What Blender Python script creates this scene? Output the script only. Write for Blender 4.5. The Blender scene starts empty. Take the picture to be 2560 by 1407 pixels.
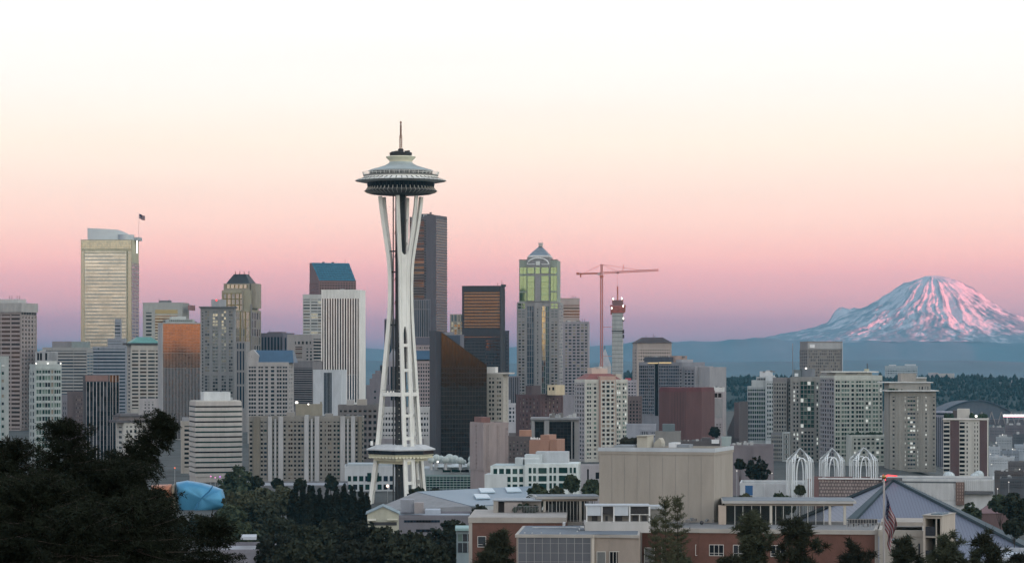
import bpy, math, random
import numpy as np
from mathutils import Vector, Matrix

S = bpy.context.scene
COL = S.collection
rad = math.radians
F = 6540.0          # focal length in photograph pixels (2560 wide)
HOR = 900.0         # photograph row of the horizon
EYE = 70.0          # eye height above the ground at the tall needle tower

# ------------------------------------------------------------------ camera
cd = bpy.data.cameras.new('camera')
cam = bpy.data.objects.new('camera', cd)
COL.objects.link(cam)
cam.location = (0, 0, EYE)
cam.rotation_euler = (rad(90), 0, 0)
cd.sensor_width = 36.0
cd.lens = 36.0 * F / 2560.0
cd.shift_y = (HOR - 703.5) / 2560.0
cd.clip_start = 0.5
cd.clip_end = 90000
S.camera = cam

# ------------------------------------------------------------------ sun, sky, exposure
SUN_AZ = rad(42)     # to the right of straight behind the camera
SUN_EL = rad(0.7)
to_sun = Vector((math.sin(SUN_AZ) * math.cos(SUN_EL), -math.cos(SUN_AZ) * math.cos(SUN_EL), math.sin(SUN_EL)))
sd = bpy.data.lights.new('sun', 'SUN')
sd.energy = 5.0
sd.angle = rad(0.5)
sd.color = (1.0, 0.17, 0.14)
sun = bpy.data.objects.new('sun', sd)
COL.objects.link(sun)
sun.rotation_euler = (-to_sun).to_track_quat('-Z', 'Y').to_euler()


def lin(c):
    c = c / 255.0
    return c / 12.92 if c <= 0.04045 else ((c + 0.055) / 1.055) ** 2.4


def L(r, g, b):
    return (lin(r), lin(g), lin(b))


W = bpy.data.worlds.new('World')
S.world = W
W.use_nodes = True
nt = W.node_tree
nt.nodes.clear()


def wn(t, **kw):
    n = nt.nodes.new(t)
    for k, v in kw.items():
        setattr(n, k, v)
    return n


def wmath(op, a, b=None, clamp=False):
    n = wn('ShaderNodeMath', operation=op, use_clamp=clamp)
    for i, v in enumerate((a, b)):
        if v is None:
            continue
        if isinstance(v, (int, float)):
            n.inputs[i].default_value = v
        else:
            nt.links.new(v, n.inputs[i])
    return n.outputs[0]


def ramp(fac, stops):
    n = wn('ShaderNodeValToRGB')
    e = n.color_ramp.elements
    while len(e) < len(stops):
        e.new(0.5)
    for el, (p, c) in zip(e, stops):
        el.position = p
        el.color = (*c, 1)
    nt.links.new(fac, n.inputs[0])
    return n.outputs[0]


HAZE = 2.7e-5                     # extinction of the evening air per metre
HAZE_C = np.array((0.125, 0.33, 0.44))   # what a very long path through it looks like


def above(tone, y):
    """sky radiance above the air that gives this tone at photograph row y"""
    sl = max(1e-4, (HOR - y) / F)
    tr = math.exp(-HAZE * min(34000, 1110 / sl))
    return tuple(np.maximum(0.02, (np.array(tone) - HAZE_C * (1 - tr)) / tr))


tc = wn('ShaderNodeTexCoord')
sep = wn('ShaderNodeSeparateXYZ')
nt.links.new(tc.outputs['Generated'], sep.inputs[0])
sx, sy, sz = sep.outputs
E0 = 0.16
s0 = wmath('DIVIDE', sz, E0, True)
# the twilight arch opposite the sun: blue earth shadow, pink belt, cream, white
PX = lambda y: ((HOR - y) / F) / E0
ARCH = [(895, L(108, 138, 158)), (868, L(124, 145, 168)), (840, L(150, 151, 172)),
        (800, L(168, 156, 175)), (770, L(191, 166, 180)), (725, L(213, 174, 183)), (680, L(229, 183, 187)), (640, L(242, 196, 193)),
        (570, L(249, 213, 204)), (470, L(252, 229, 217)), (360, L(254, 243, 229)),
        (220, (1.0, 0.965, 0.91)), (110, (1.02, 1.0, 0.97)), (0, (1.06, 1.06, 1.06))]
arch = ramp(s0, [(PX(y), above(c, y)) for y, c in ARCH])
high = ramp(sz, [(0.0, (1.1, 1.1, 1.1)), (0.16, (1.1, 1.1, 1.1)), (0.4, (0.95, 1.0, 1.08)), (1.0, (0.60, 0.70, 0.84))])
glow = ramp(sz, [(0.0, (2.3, 1.62, 0.92)), (0.04, (2.6, 2.18, 1.50)), (0.10, (2.75, 2.52, 2.10)),
                 (0.22, (2.5, 2.4, 2.2)), (0.5, (1.5, 1.58, 1.66)), (1.0, (0.60, 0.70, 0.84))])
selhi = wmath('GREATER_THAN', sz, E0)
m1 = wn('ShaderNodeMixRGB')
nt.links.new(selhi, m1.inputs[0]); nt.links.new(arch, m1.inputs[1]); nt.links.new(high, m1.inputs[2])
# azimuth weight: 0 opposite the sun, 1 towards it
dot = wmath('ADD', wmath('MULTIPLY', sx, math.sin(rad(58))), wmath('MULTIPLY', sy, -math.cos(rad(58))))
az = wn('ShaderNodeMapRange', interpolation_type='SMOOTHSTEP')
nt.links.new(dot, az.inputs[0])
az.inputs[1].default_value = -0.35
az.inputs[2].default_value = 0.9
m2 = wn('ShaderNodeMixRGB')
nt.links.new(az.outputs[0], m2.inputs[0]); nt.links.new(m1.outputs[0], m2.inputs[1]); nt.links.new(glow, m2.inputs[2])
bg = wn('ShaderNodeBackground')
# faint uneven streaks in the evening sky
wm_ = wn('ShaderNodeMapping'); wm_.inputs['Scale'].default_value = (5, 5, 60)
nt.links.new(tc.outputs['Generated'], wm_.inputs[0])
wz = wn('ShaderNodeTexNoise'); wz.inputs['Scale'].default_value = 1.0; wz.inputs['Detail'].default_value = 4
nt.links.new(wm_.outputs[0], wz.inputs[0])
sc_ = wmath('ADD', wmath('MULTIPLY', wz.outputs[0], 0.08), 0.97)
m3 = wn('ShaderNodeVectorMath', operation='SCALE')
nt.links.new(m2.outputs[0], m3.inputs[0]); nt.links.new(sc_, m3.inputs['Scale'])
nt.links.new(m3.outputs[0], bg.inputs[0])
EXPO = 2.3
bg.inputs[1].default_value = 2.0 ** -EXPO
wo = wn('ShaderNodeOutputWorld')
nt.links.new(bg.outputs[0], wo.inputs[0])

S.view_settings.view_transform = 'Standard'
S.view_settings.look = 'None'
S.view_settings.exposure = EXPO
S.view_settings.gamma = 1.0
S.render.engine = 'CYCLES'
cy = S.cycles
cy.max_bounces = 5
cy.diffuse_bounces = 2
cy.glossy_bounces = 3
cy.transmission_bounces = 3
cy.volume_bounces = 0
cy.transparent_max_bounces = 6
cy.use_denoising = True
cy.use_adaptive_sampling = True
cy.adaptive_threshold = 0.01
cy.sample_clamp_indirect = 6.0

# ------------------------------------------------------------------ materials
MATS = {}
EM = 2.0 ** -EXPO   # lamps and lit rooms follow the exposure
KALB = 1.14        # photograph tone (linear) -> surface albedo


def _nodes(name):
    m = bpy.data.materials.new(name)
    m.use_nodes = True
    return m, m.node_tree, m.node_tree.nodes['Principled BSDF']


def mat(name, rgb, rough=0.8, metal=0.0, var=0.14, scale=0.15, spec=0.3, emit=None, estr=1.0, bump=0.0, bscale=2.0, stretch=(1, 1, 1)):
    """principled surface; its colour is broken up by noise in object space"""
    if name in MATS:
        return MATS[name]
    m, t, b = _nodes(name)
    b.inputs['Roughness'].default_value = rough
    b.inputs['Metallic'].default_value = metal
    b.inputs['Specular IOR Level'].default_value = spec
    if emit:
        b.inputs['Emission Color'].default_value = (*emit, 1)
        b.inputs['Emission Strength'].default_value = estr * EM
    if var > 0 or bump > 0:
        tcn = t.nodes.new('ShaderNodeTexCoord')
        mp = t.nodes.new('ShaderNodeMapping')
        mp.inputs['Scale'].default_value = stretch
        t.links.new(tcn.outputs['Object'], mp.inputs[0])
        nz = t.nodes.new('ShaderNodeTexNoise')
        nz.inputs['Scale'].default_value = scale
        nz.inputs['Detail'].default_value = 5
        nz.inputs['Roughness'].default_value = 0.65
        t.links.new(mp.outputs[0], nz.inputs[0])
        cr = t.nodes.new('ShaderNodeValToRGB')
        e = cr.color_ramp.elements
        e[0].position, e[1].position = 0.3, 0.7
        e[0].color = (*[c * (1 - var) for c in rgb], 1)
        e[1].color = (*[min(1, c * (1 + var)) for c in rgb], 1)
        t.links.new(nz.outputs[0], cr.inputs[0])
        t.links.new(cr.outputs[0], b.inputs['Base Color'])
        if bump > 0:
            n2 = t.nodes.new('ShaderNodeTexNoise')
            n2.inputs['Scale'].default_value = bscale
            t.links.new(mp.outputs[0], n2.inputs[0])
            bp = t.nodes.new('ShaderNodeBump')
            bp.inputs['Strength'].default_value = bump
            t.links.new(n2.outputs[0], bp.inputs['Height'])
            t.links.new(bp.outputs[0], b.inputs['Normal'])
    else:
        b.inputs['Base Color'].default_value = (*rgb, 1)
    MATS[name] = m
    return m


def wall(r, g, b, k=1.0, **kw):
    """masonry / concrete / paint: given by its tone in the photograph"""
    c = [lin(v) * KALB * k for v in (r, g, b)]
    gy = .3 * c[0] + .55 * c[1] + .15 * c[2]
    c = [min(0.82, v + (gy * q - v) * .38) for v, q in zip(c, (.97, 1.0, 1.06))]
    kw = {'scale': .3, 'stretch': (1, 1, .22), 'var': .13, **kw}      # rain streaks run down the walls
    return mat('wall_%d_%d_%d_%d' % (r, g, b, k * 100), c, rough=0.85, **kw)


def glass(name, rgb, metal, rough=0.08, var=0.25, bump=0.0, spec=0.5):
    return mat(name, rgb, rough=rough, metal=metal, var=var, scale=0.35, spec=spec, bump=bump, bscale=0.3)


G = {
    'dk': glass('glass_dark', (0.014, 0.016, 0.021), 0.0, 0.1, spec=0.35),
    'bk': glass('glass_black', (0.008, 0.008, 0.010), 0.0, 0.12, spec=0.2),
    'sm': glass('glass_smoke', (0.045, 0.047, 0.056), 0.2, 0.12, spec=0.35),
    'bl': glass('glass_blue', (0.055, 0.085, 0.125), 0.55, 0.1),
    'nv': glass('glass_navy', (0.018, 0.030, 0.052), 0.3, 0.1, spec=0.35),
    'gn': glass('glass_green', (0.055, 0.105, 0.092), 0.5, 0.1),
    'dg': glass('glass_deep_green', (0.014, 0.045, 0.042), 0.2, 0.1, spec=0.35),
    'pg': glass('glass_pale_green', (0.17, 0.24, 0.21), 0.3, 0.15),
    'br': glass('glass_brown', (0.075, 0.045, 0.034), 0.4, 0.15),
    'dbr': glass('glass_dark_brown', (0.034, 0.022, 0.019), 0.2, 0.15, spec=0.35),
    'cu': glass('glass_copper', (0.27, 0.105, 0.042), 1.0, 0.07, 0.25),
    'cd': glass('glass_copper_dim', (0.13, 0.065, 0.038), 1.0, 0.14, 0.3),
    'gd': glass('glass_gold', (0.25, 0.155, 0.08), 1.0, 0.1, 0.2),
    'gm': glass('glass_green_mirror', (0.225, 0.345, 0.225), 1.0, 0.1, 0.12),
    'cm': glass('glass_cream_mirror', (0.29, 0.325, 0.32), 1.0, 0.1, 0.12),
    'ch': glass('glass_cream_bright', (0.38, 0.405, 0.37), 1.0, 0.12, 0.12),
    'cg': glass('glass_cream_grey', (0.22, 0.265, 0.285), 1.0, 0.12, 0.15),
    'yg': glass('glass_gold_reflection', (0.52, 0.44, 0.24), 1.0, 0.12, 0.3),
    'sv': glass('glass_silver', (0.16, 0.175, 0.20), 0.9, 0.15, 0.2),
    'pl': mat('window_blinds', (0.15, 0.155, 0.155), 0.5, var=0.2, scale=0.5),
    'pk': mat('window_blinds_warm', (0.20, 0.17, 0.135), 0.4, var=0.2, scale=0.5),
    'lit': mat('window_lit', (0.5, 0.45, 0.35), 0.5, var=0, emit=(1.0, 0.86, 0.62), estr=0.5),
    'lw': mat('window_lit_white', (0.5, 0.5, 0.48), 0.5, var=0, emit=(0.92, 1.0, 0.92), estr=0.35),
}
ROOF = mat('roof_gravel', (0.16, 0.17, 0.18), 0.9, var=0.3, scale=0.3)
METAL = mat('plant_metal', (0.42, 0.43, 0.44), 0.5, metal=0.3, var=0.2, scale=0.8)
DARK = mat('dark_metal', (0.04, 0.04, 0.045), 0.6, var=0.2, scale=0.5)
BULB = mat('lamp_white', (0.8, 0.8, 0.8), 0.5, var=0, emit=(1.0, 0.93, 0.82), estr=2.5)
REDL = mat('lamp_red', (0.8, 0.1, 0.1), 0.5, var=0, emit=(1.0, 0.05, 0.06), estr=1.6)


# ------------------------------------------------------------------ object helpers
def tag(o, label=None, cat=None, group=None, kind=None):
    if label:
        o['label'] = label
    if cat:
        o['category'] = cat
    if group:
        o['group'] = group
    if kind:
        o['kind'] = kind
    return o


def empty(name, loc, rz=0.0):
    o = bpy.data.objects.new(name, None)
    COL.objects.link(o)
    o.location = loc
    o.rotation_euler = (0, 0, rz)
    o.empty_display_size = 1
    return o


def put(name, me, parent=None, loc=(0, 0, 0), rz=0.0, rx=0.0):
    o = bpy.data.objects.new(name, me)
    COL.objects.link(o)
    o.location = loc
    o.rotation_euler = (rx, 0, rz)
    if parent is not None:
        o.parent = parent
    return o


class MB:
    """collects shapes and links them as one mesh object"""

    def __init__(s):
        s.v, s.f, s.m = [], [], []

    def quad(s, a, b, c, d, mi=0):
        n = len(s.v)
        s.v += [a, b, c, d]
        s.f.append((n, n + 1, n + 2, n + 3))
        s.m.append(mi)

    def tri(s, a, b, c, mi=0):
        n = len(s.v)
        s.v += [a, b, c]
        s.f.append((n, n + 1, n + 2))
        s.m.append(mi)

    def hexa(s, p, mi=0):
        """eight corners: bottom four counter-clockwise, then top four"""
        n = len(s.v)
        s.v += [tuple(q) for q in p]
        for f in ((3, 2, 1, 0), (4, 5, 6, 7), (0, 1, 5, 4), (1, 2, 6, 5), (2, 3, 7, 6), (3, 0, 4, 7)):
            s.f.append(tuple(n + i for i in f))
            s.m.append(mi)

    def box(s, x0, x1, y0, y1, z0, z1, mi=0):
        s.hexa([(x0, y0, z0), (x1, y0, z0), (x1, y1, z0), (x0, y1, z0),
                (x0, y0, z1), (x1, y0, z1), (x1, y1, z1), (x0, y1, z1)], mi)

    def prism(s, poly, z0, z1, mi=0, top=None, tmi=None):
        """poly counter-clockwise; optional other outline at the top"""
        n = len(s.v)
        k = len(poly)
        tp = top or poly
        s.v += [(x, y, z0) for x, y in poly] + [(x, y, z1) for x, y in tp]
        for i in range(k):
            j = (i + 1) % k
            s.f.append((n + i, n + j, n + k + j, n + k + i))
            s.m.append(mi)
        s.f.append(tuple(n + k + i for i in range(k)))
        s.m.append(mi if tmi is None else tmi)
        s.f.append(tuple(n + k - 1 - i for i in range(k)))
        s.m.append(mi)

    def lathe(s, prof, n=48, mi=0, cx=0, cy=0, a0=0.0):
        b = len(s.v)
        for r, z in prof:
            for i in range(n):
                a = a0 + 2 * math.pi * i / n
                s.v.append((cx + r * math.cos(a), cy + r * math.sin(a), z))
        for j in range(len(prof) - 1):
            for i in range(n):
                k = (i + 1) % n
                s.f.append((b + j * n + i, b + j * n + k, b + (j + 1) * n + k, b + (j + 1) * n + i))
                s.m.append(mi)

    def tube(s, pts, r, n=6, mi=0, r1=None):
        pts = [Vector(p) for p in pts]
        b = len(s.v)
        K = len(pts)
        for i, p in enumerate(pts):
            d = (pts[min(i + 1, K - 1)] - pts[max(i - 1, 0)]).normalized()
            up = Vector((0, 0, 1)) if abs(d.z) < 0.9 else Vector((1, 0, 0))
            a = d.cross(up).normalized()
            c = a.cross(d)
            rr = r if r1 is None else r + (r1 - r) * i / max(1, K - 1)
            for j in range(n):
                t = 2 * math.pi * j / n
                s.v.append(tuple(p + a * (rr * math.cos(t)) + c * (rr * math.sin(t))))
        for i in range(K - 1):
            for j in range(n):
                k = (j + 1) % n
                s.f.append((b + i * n + j, b + i * n + k, b + (i + 1) * n + k, b + (i + 1) * n + j))
                s.m.append(mi)
        s.f.append(tuple(b + j for j in range(n))[::-1]); s.m.append(mi)
        s.f.append(tuple(b + (K - 1) * n + j for j in range(n))); s.m.append(mi)

    def sphere(s, c, r, nu=16, nv=10, mi=0, sq=(1, 1, 1)):
        prof = [(r * math.sin(math.pi * i / nv), r * math.cos(math.pi * i / nv)) for i in range(nv, -1, -1)]
        b = len(s.v)
        s.lathe([(max(p, 1e-4 * r), z) for p, z in prof], nu, mi)
        for i in range(b, len(s.v)):
            x, y, z = s.v[i]
            s.v[i] = (c[0] + x * sq[0], c[1] + y * sq[1], c[2] + z * sq[2])

    def build(s, name, mats, parent=None, smooth=False, loc=(0, 0, 0), rz=0.0):
        me = bpy.data.meshes.new(name)
        me.from_pydata(s.v, [], s.f)
        mats = mats if isinstance(mats, (list, tuple)) else [mats]
        for m in mats:
            me.materials.append(m)
        if len(mats) > 1:
            me.polygons.foreach_set('material_index', s.m)
        if smooth:
            me.shade_smooth()
            try:
                me.set_sharp_from_angle(angle=rad(40))
            except Exception:
                pass
        me.update()
        return put(name, me, parent, loc, rz)


def fastmesh(name, V, Fq, m, parent=None, loc=(0, 0, 0), smooth=False):
    """mesh from numpy: V (n,3); Fq (m,3) or (m,4)"""
    me = bpy.data.meshes.new(name)
    V = np.asarray(V, dtype=np.float32); Fq = np.asarray(Fq, dtype=np.int32)
    k = Fq.shape[1]
    me.vertices.add(len(V)); me.vertices.foreach_set('co', V.ravel())
    me.loops.add(Fq.size); me.loops.foreach_set('vertex_index', Fq.ravel())
    me.polygons.add(len(Fq))
    me.polygons.foreach_set('loop_start', np.arange(0, Fq.size, k, dtype=np.int32))
    me.materials.append(m)
    me.update(calc_edges=True)
    me.validate()
    if smooth:
        me.shade_smooth()
    return put(name, me, parent, loc)


def T(px):
    return (px - 1280.0) / F


def P(px, py, D):
    """photograph pixel at depth D -> point"""
    return Vector((T(px) * D, D, EYE + (HOR - py) / F * D))


def sstep(a, b, x):
    t = np.clip((x - a) / (b - a), 0, 1)
    return t * t * (3 - 2 * t)


GY = np.array([-7000, -1500, -650, -120, 0, 15, 60, 150, 430, 700, 950, 1100, 3600, 5200, 40000], float)
GZ = np.array([55, 55, 92, 76, 68.2, 66.0, 52, 42, 26, 13, 2, 0, 0, -36, -36], float)


def ground(x, y):
    x = np.asarray(x, float); y = np.asarray(y, float)
    z = np.interp(y, GY, GZ)
    px = x / np.maximum(y, 1) * F + 1280
    return z - 36 * sstep(2230, 2540, px) * sstep(1200, 2100, y) * (1 - sstep(3600, 5200, y))


def vnoise(x, y, seed=0):
    """smooth value noise, numpy"""
    xi = np.floor(x).astype(np.int64); yi = np.floor(y).astype(np.int64)
    xf = x - xi; yf = y - yi
    u = xf * xf * (3 - 2 * xf); v = yf * yf * (3 - 2 * yf)

    def h(a, b):
        n = (a * 374761393 + b * 668265263 + seed * 982451653) & 0x7fffffff
        n = ((n ^ (n >> 13)) * 1274126177) & 0x7fffffff
        return ((n ^ (n >> 16)) & 0xffff) / 65535.0
    return (h(xi, yi) * (1 - u) + h(xi + 1, yi) * u) * (1 - v) + (h(xi, yi + 1) * (1 - u) + h(xi + 1, yi + 1) * u) * v


def fbm(x, y, o=5, seed=0):
    a, t, s = 0.5, 0.0, 0.0
    for i in range(o):
        t = t + a * vnoise(x * 2 ** i, y * 2 ** i, seed + i); s += a; a *= 0.5
    return t / s


def ridged(x, y, o=5, seed=0):
    a, t, s = 0.5, 0.0, 0.0
    for i in range(o):
        t = t + a * (1 - np.abs(2 * vnoise(x * 2 ** i, y * 2 ** i, seed + i) - 1)); s += a; a *= 0.5
    return t / s


def gridmesh(name, xs, ys, Z, m, smooth=True, parent=None):
    X, Y = np.meshgrid(xs, ys)
    V = np.stack([X.ravel(), Y.ravel(), Z.ravel()], 1)
    nx, ny = len(xs), len(ys)
    i = np.arange(nx - 1); j = np.arange(ny - 1)
    I, J = np.meshgrid(i, j)
    a = (J * nx + I).ravel()
    Q = np.stack([a, a + 1, a + nx + 1, a + nx], 1)
    return fastmesh(name, V, Q, m, parent, smooth=smooth)

# ------------------------------------------------------------------ ground, hills, mountain, air
GROUND = mat('city_ground', (0.055, 0.058, 0.058), 0.95, var=0.5, scale=0.03)
t = GROUND.node_tree
bs = t.nodes['Principled BSDF']
gl = bs.inputs['Base Color'].links[0].from_socket
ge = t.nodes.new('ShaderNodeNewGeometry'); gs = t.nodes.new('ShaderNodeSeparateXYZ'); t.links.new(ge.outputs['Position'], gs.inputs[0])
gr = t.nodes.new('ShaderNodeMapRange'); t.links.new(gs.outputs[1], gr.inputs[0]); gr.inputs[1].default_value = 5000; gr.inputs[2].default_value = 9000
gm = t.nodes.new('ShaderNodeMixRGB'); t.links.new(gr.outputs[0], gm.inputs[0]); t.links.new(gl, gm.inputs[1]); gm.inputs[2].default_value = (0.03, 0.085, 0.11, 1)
t.links.new(gm.outputs[0], bs.inputs['Base Color'])      # wooded plain beyond the city, its colour tinted with haze blue
ys = np.concatenate([np.linspace(-6900, -700, 32), np.linspace(-650, 1200, 120), np.linspace(1250, 6000, 70), np.linspace(6300, 33500, 60)])
xs = np.concatenate([np.linspace(-8800, -1300, 20), np.linspace(-1200, 1300, 110), np.linspace(1400, 9300, 24)])
X, Y = np.meshgrid(xs, ys)
tag(gridmesh('ground', xs, ys, ground(X, Y), GROUND), kind='structure')

# added ridge outside the picture, placed to keep low sun off the city
FOREST = mat('forest_cover', (0.024, 0.036, 0.038), 0.95, var=0.3, scale=0.01)
xs = np.linspace(3500, 6100, 40); ys = np.linspace(-6850, 6000, 90)
X, Y = np.meshgrid(xs, ys)
Zr = -40 + 480 * np.exp(-((X - 4700) / 520.0) ** 2) * sstep(6000, 4600, Y) * sstep(-6850, -6400, Y) + 25 * (fbm(X / 400, Y / 400, 4, 3) - 0.5)
tag(gridmesh('shade_hills', xs, ys, Zr, FOREST), kind='structure')
# second added ridge, out of view: shades the lower slopes of the snow peak
xs = np.linspace(6250, 9200, 40); ys = np.linspace(23500, 33000, 70)
X, Y = np.meshgrid(xs, ys)
Zr = -40 + 430 * np.exp(-((X - 7500) / 560.0) ** 2) * sstep(23500, 25500, Y) * sstep(33000, 31800, Y) + 40 * (fbm(X / 300, Y / 300, 4, 8) - 0.5)
tag(gridmesh('shade_hills', xs, ys, Zr, FOREST), kind='structure')

# the snow mountain
MD = 30000.0
mk = MD / F
mcx = T(2330) * MD
lx = np.array([0, 18, 40, 70, 100, 160, 220, 300, 370, 450, 620, 900], float)
lh = np.array([211, 209, 199, 185, 165, 126, 104, 72, 60, 46, 32, 0], float)
rx = np.array([0, 24, 45, 75, 110, 150, 200, 232, 300, 420, 900], float)
rh = np.array([211, 209, 203, 188, 163, 135, 108, 95, 70, 40, 0], float)


def mountain_z(X, Y):
    dx = (X - mcx) / mk; dy = (Y - MD) / mk
    r = np.hypot(dx, dy * 0.95)
    wgt = 0.5 + 0.5 * np.clip(dx / np.maximum(r, 1), -1, 1)
    h = np.interp(r, lx, lh) * (1 - wgt) + np.interp(r, rx, rh) * wgt
    ang = np.arctan2(dy, dx) + 0.10 * (fbm(dx / 60, dy / 60, 3, 2) - .5)
    g = ridged(ang * 5.5 + 3, r / 260 + 2, 3, 11) - 0.62
    g2 = ridged(ang * 13 + 1, r / 90, 4, 15) - 0.6
    g3 = ridged(dx / 26, dy / 26, 5, 5) - 0.6
    amp = sstep(4, 110, r) * (1 - 0.5 * sstep(250, 500, r))
    h = h + amp * (22 * g + 10 * g2 + 7 * g3)
    h = h + 26 * np.exp(-(((dx + 236) / 20) ** 2 + ((dy + 10) / 26) ** 2)) + 12 * np.exp(-(((dx + 205) / 34) ** 2 + ((dy + 4) / 26) ** 2))
    # snow lies everywhere but on ribs and cliffs, thinning downhill into rock and forest
    rock = 1.5 * g2 + 1.1 * g + 1.0 * (ridged(ang * 26, r / 40, 4, 25) - .6) + .9 * (fbm(dx / 16, dy / 16, 4, 33) - .5) + np.interp(h, [20, 60, 110, 150, 211], [.48, .22, -.10, -.26, -.46])
    return EYE + h * mk, 1 - sstep(-.15, .60, rock)


xs = np.linspace(mcx - 760 * mk, mcx + 560 * mk, 560); ys = np.linspace(MD - 470 * mk, MD + 200 * mk, 400)
X, Y = np.meshgrid(xs, ys)
Zm, snow = mountain_z(X, Y)
SN, t, b = _nodes('snow_and_rock')
at = t.nodes.new('ShaderNodeAttribute'); at.attribute_name = 'snow_cover'
cr = t.nodes.new('ShaderNodeMixRGB'); cr.inputs[1].default_value = (0.085, 0.12, 0.16, 1); cr.inputs[2].default_value = (0.42, 0.44, 0.50, 1)
t.links.new(at.outputs['Fac'], cr.inputs[0]); t.links.new(cr.outputs[0], b.inputs['Base Color'])
b.inputs['Roughness'].default_value = 0.8
mo_ = tag(gridmesh('mountain', xs, ys, Zm, SN), kind='structure')
mo_.data.attributes.new('snow_cover', 'FLOAT', 'POINT').data.foreach_set('value', snow.ravel().astype(np.float32))

# the long blue foothill range in front of it
fx = [-1200, 300, 700, 915, 960, 1100, 1290, 1420, 1540, 1590, 1660, 1740, 1800, 1850, 1885, 1920, 1960, 2010, 2080, 2200, 2330, 2450, 2560, 3100]
fy = [862, 872, 874, 868, 872, 872, 862, 862, 862, 848, 852, 850, 848, 842, 838, 841, 846, 848, 852, 852, 850, 848, 852, 870]
FD = 28000.0
xs = np.linspace(T(-1200) * FD, T(3100) * FD, 460); ys = np.linspace(FD - 2600, FD + 1000, 90)
X, Y = np.meshgrid(xs, ys)
top = (HOR - np.interp(X / FD * F + 1280, fx, fy)) / F * FD + EYE + 34 * (fbm(X / 260, Y / 9000, 5, 21) - 0.5)
Zf = -36 + (top + 36) * np.exp(-((Y - FD) / 900.0) ** 2) * (0.86 + 0.14 * ridged(X / 500, Y / 500, 4, 9) + 0.02)
FAR = mat('far_forest_haze_blue', (0.022, 0.072, 0.10), 0.95, var=0.3, scale=0.002)  # forest colour shifted to blue to deepen the haze
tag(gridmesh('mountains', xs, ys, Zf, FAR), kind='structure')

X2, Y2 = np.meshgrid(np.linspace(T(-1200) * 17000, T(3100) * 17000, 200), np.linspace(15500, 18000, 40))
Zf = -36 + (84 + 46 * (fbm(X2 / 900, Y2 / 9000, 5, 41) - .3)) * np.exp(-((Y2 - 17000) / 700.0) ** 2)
tag(gridmesh('mountains', X2[0], Y2[:, 0], Zf, mat('mid_forest_haze_blue', (0.03, 0.085, 0.11), 0.95, var=0.25, scale=0.003)), kind='structure')  # haze blue mixed into the forest colour here too

# wooded hill beyond the stadium
BD = 6500.0
bx = [1380, 1500, 1570, 1640, 1770, 1870, 2000, 2200, 2300, 2420, 2470, 2560, 2800, 3300]
by = [990, 952, 940, 952, 953, 950, 953, 950, 950, 951, 952, 954, 960, 990]
xs = np.linspace(T(1380) * BD, T(3300) * BD, 150); ys = np.linspace(5250, 8000, 60)


def hill_z(X, Y):
    top = EYE + (HOR - np.interp(X / BD * F + 1280, bx, by)) / F * BD
    return -37 + (top + 37) * sstep(5250, 6500, Y) * sstep(8000, 6700, Y) + 5 * (fbm(X / 140, Y / 140, 3, 4) - 0.5)


X, Y = np.meshgrid(xs, ys)
tag(gridmesh('hill', xs, ys, hill_z(X, Y), FOREST), kind='structure')
rng = np.random.default_rng(5)
V, Q = [], []
n = 7000
hx = rng.uniform(T(1430) * BD, T(2700) * BD, n); hy = 5350 + (6620 - 5350) * rng.random(n) ** 0.7
hh = rng.uniform(5, 12, n) * np.where(rng.random(n) < 0.12, 1.7, 1.0)
hz_ = hill_z(hx, hy)
for i in range(n):
    if fbm(hx[i] / 60, hy[i] / 90, 2, 31) < 0.25:
        continue
    r = hh[i] * rng.uniform(0.28, 0.5)
    b0 = len(V)
    for lev, (rr, zz) in enumerate(((0.7, 0.05), (1.0, 0.35), (0.55, 0.7))):
        for k in range(5):
            a = 2 * math.pi * k / 5 + lev + i
            q = r * rr * rng.uniform(0.75, 1.25)
            V.append((hx[i] + q * math.cos(a), hy[i] + q * math.sin(a), hz_[i] + hh[i] * zz * rng.uniform(0.9, 1.1)))
    V.append((hx[i], hy[i], hz_[i] + hh[i]))
    for lev in range(2):
        for k in range(5):
            k2 = (k + 1) % 5
            a, b1, c, d = b0 + lev * 5 + k, b0 + lev * 5 + k2, b0 + lev * 5 + 5 + k2, b0 + lev * 5 + 5 + k
            Q += [(a, b1, c), (a, c, d)]
    for k in range(5):
        Q.append((b0 + 10 + k, b0 + 10 + (k + 1) % 5, b0 + 15))
HT = mat('hill_trees', (0.022, 0.034, 0.036), 0.95, var=0.35, scale=0.05)
tag(fastmesh('forest', V, Q, HT), 'dark green wood covering the distant hill beyond the stadium', 'woods', kind='stuff')

# the air: one even volume round everything
hb = MB()
hb.box(-9000, 9500, -7000, 34000, -46, 1180)
hm = bpy.data.materials.new('air')
hm.use_nodes = True
t = hm.node_tree
t.nodes.clear()
pv = t.nodes.new('ShaderNodeVolumePrincipled')
pv.inputs['Color'].default_value = (0.11, 0.44, 0.64, 1)
pv.inputs['Density'].default_value = HAZE
pv.inputs['Anisotropy'].default_value = 0.0
mo = t.nodes.new('ShaderNodeOutputMaterial')
t.links.new(pv.outputs[0], mo.inputs['Volume'])
tag(hb.build('haze', hm), 'pale blue evening haze over the city and mountain', 'haze', kind='stuff')

# ------------------------------------------------------------------ towers
WINMESH = {}


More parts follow.
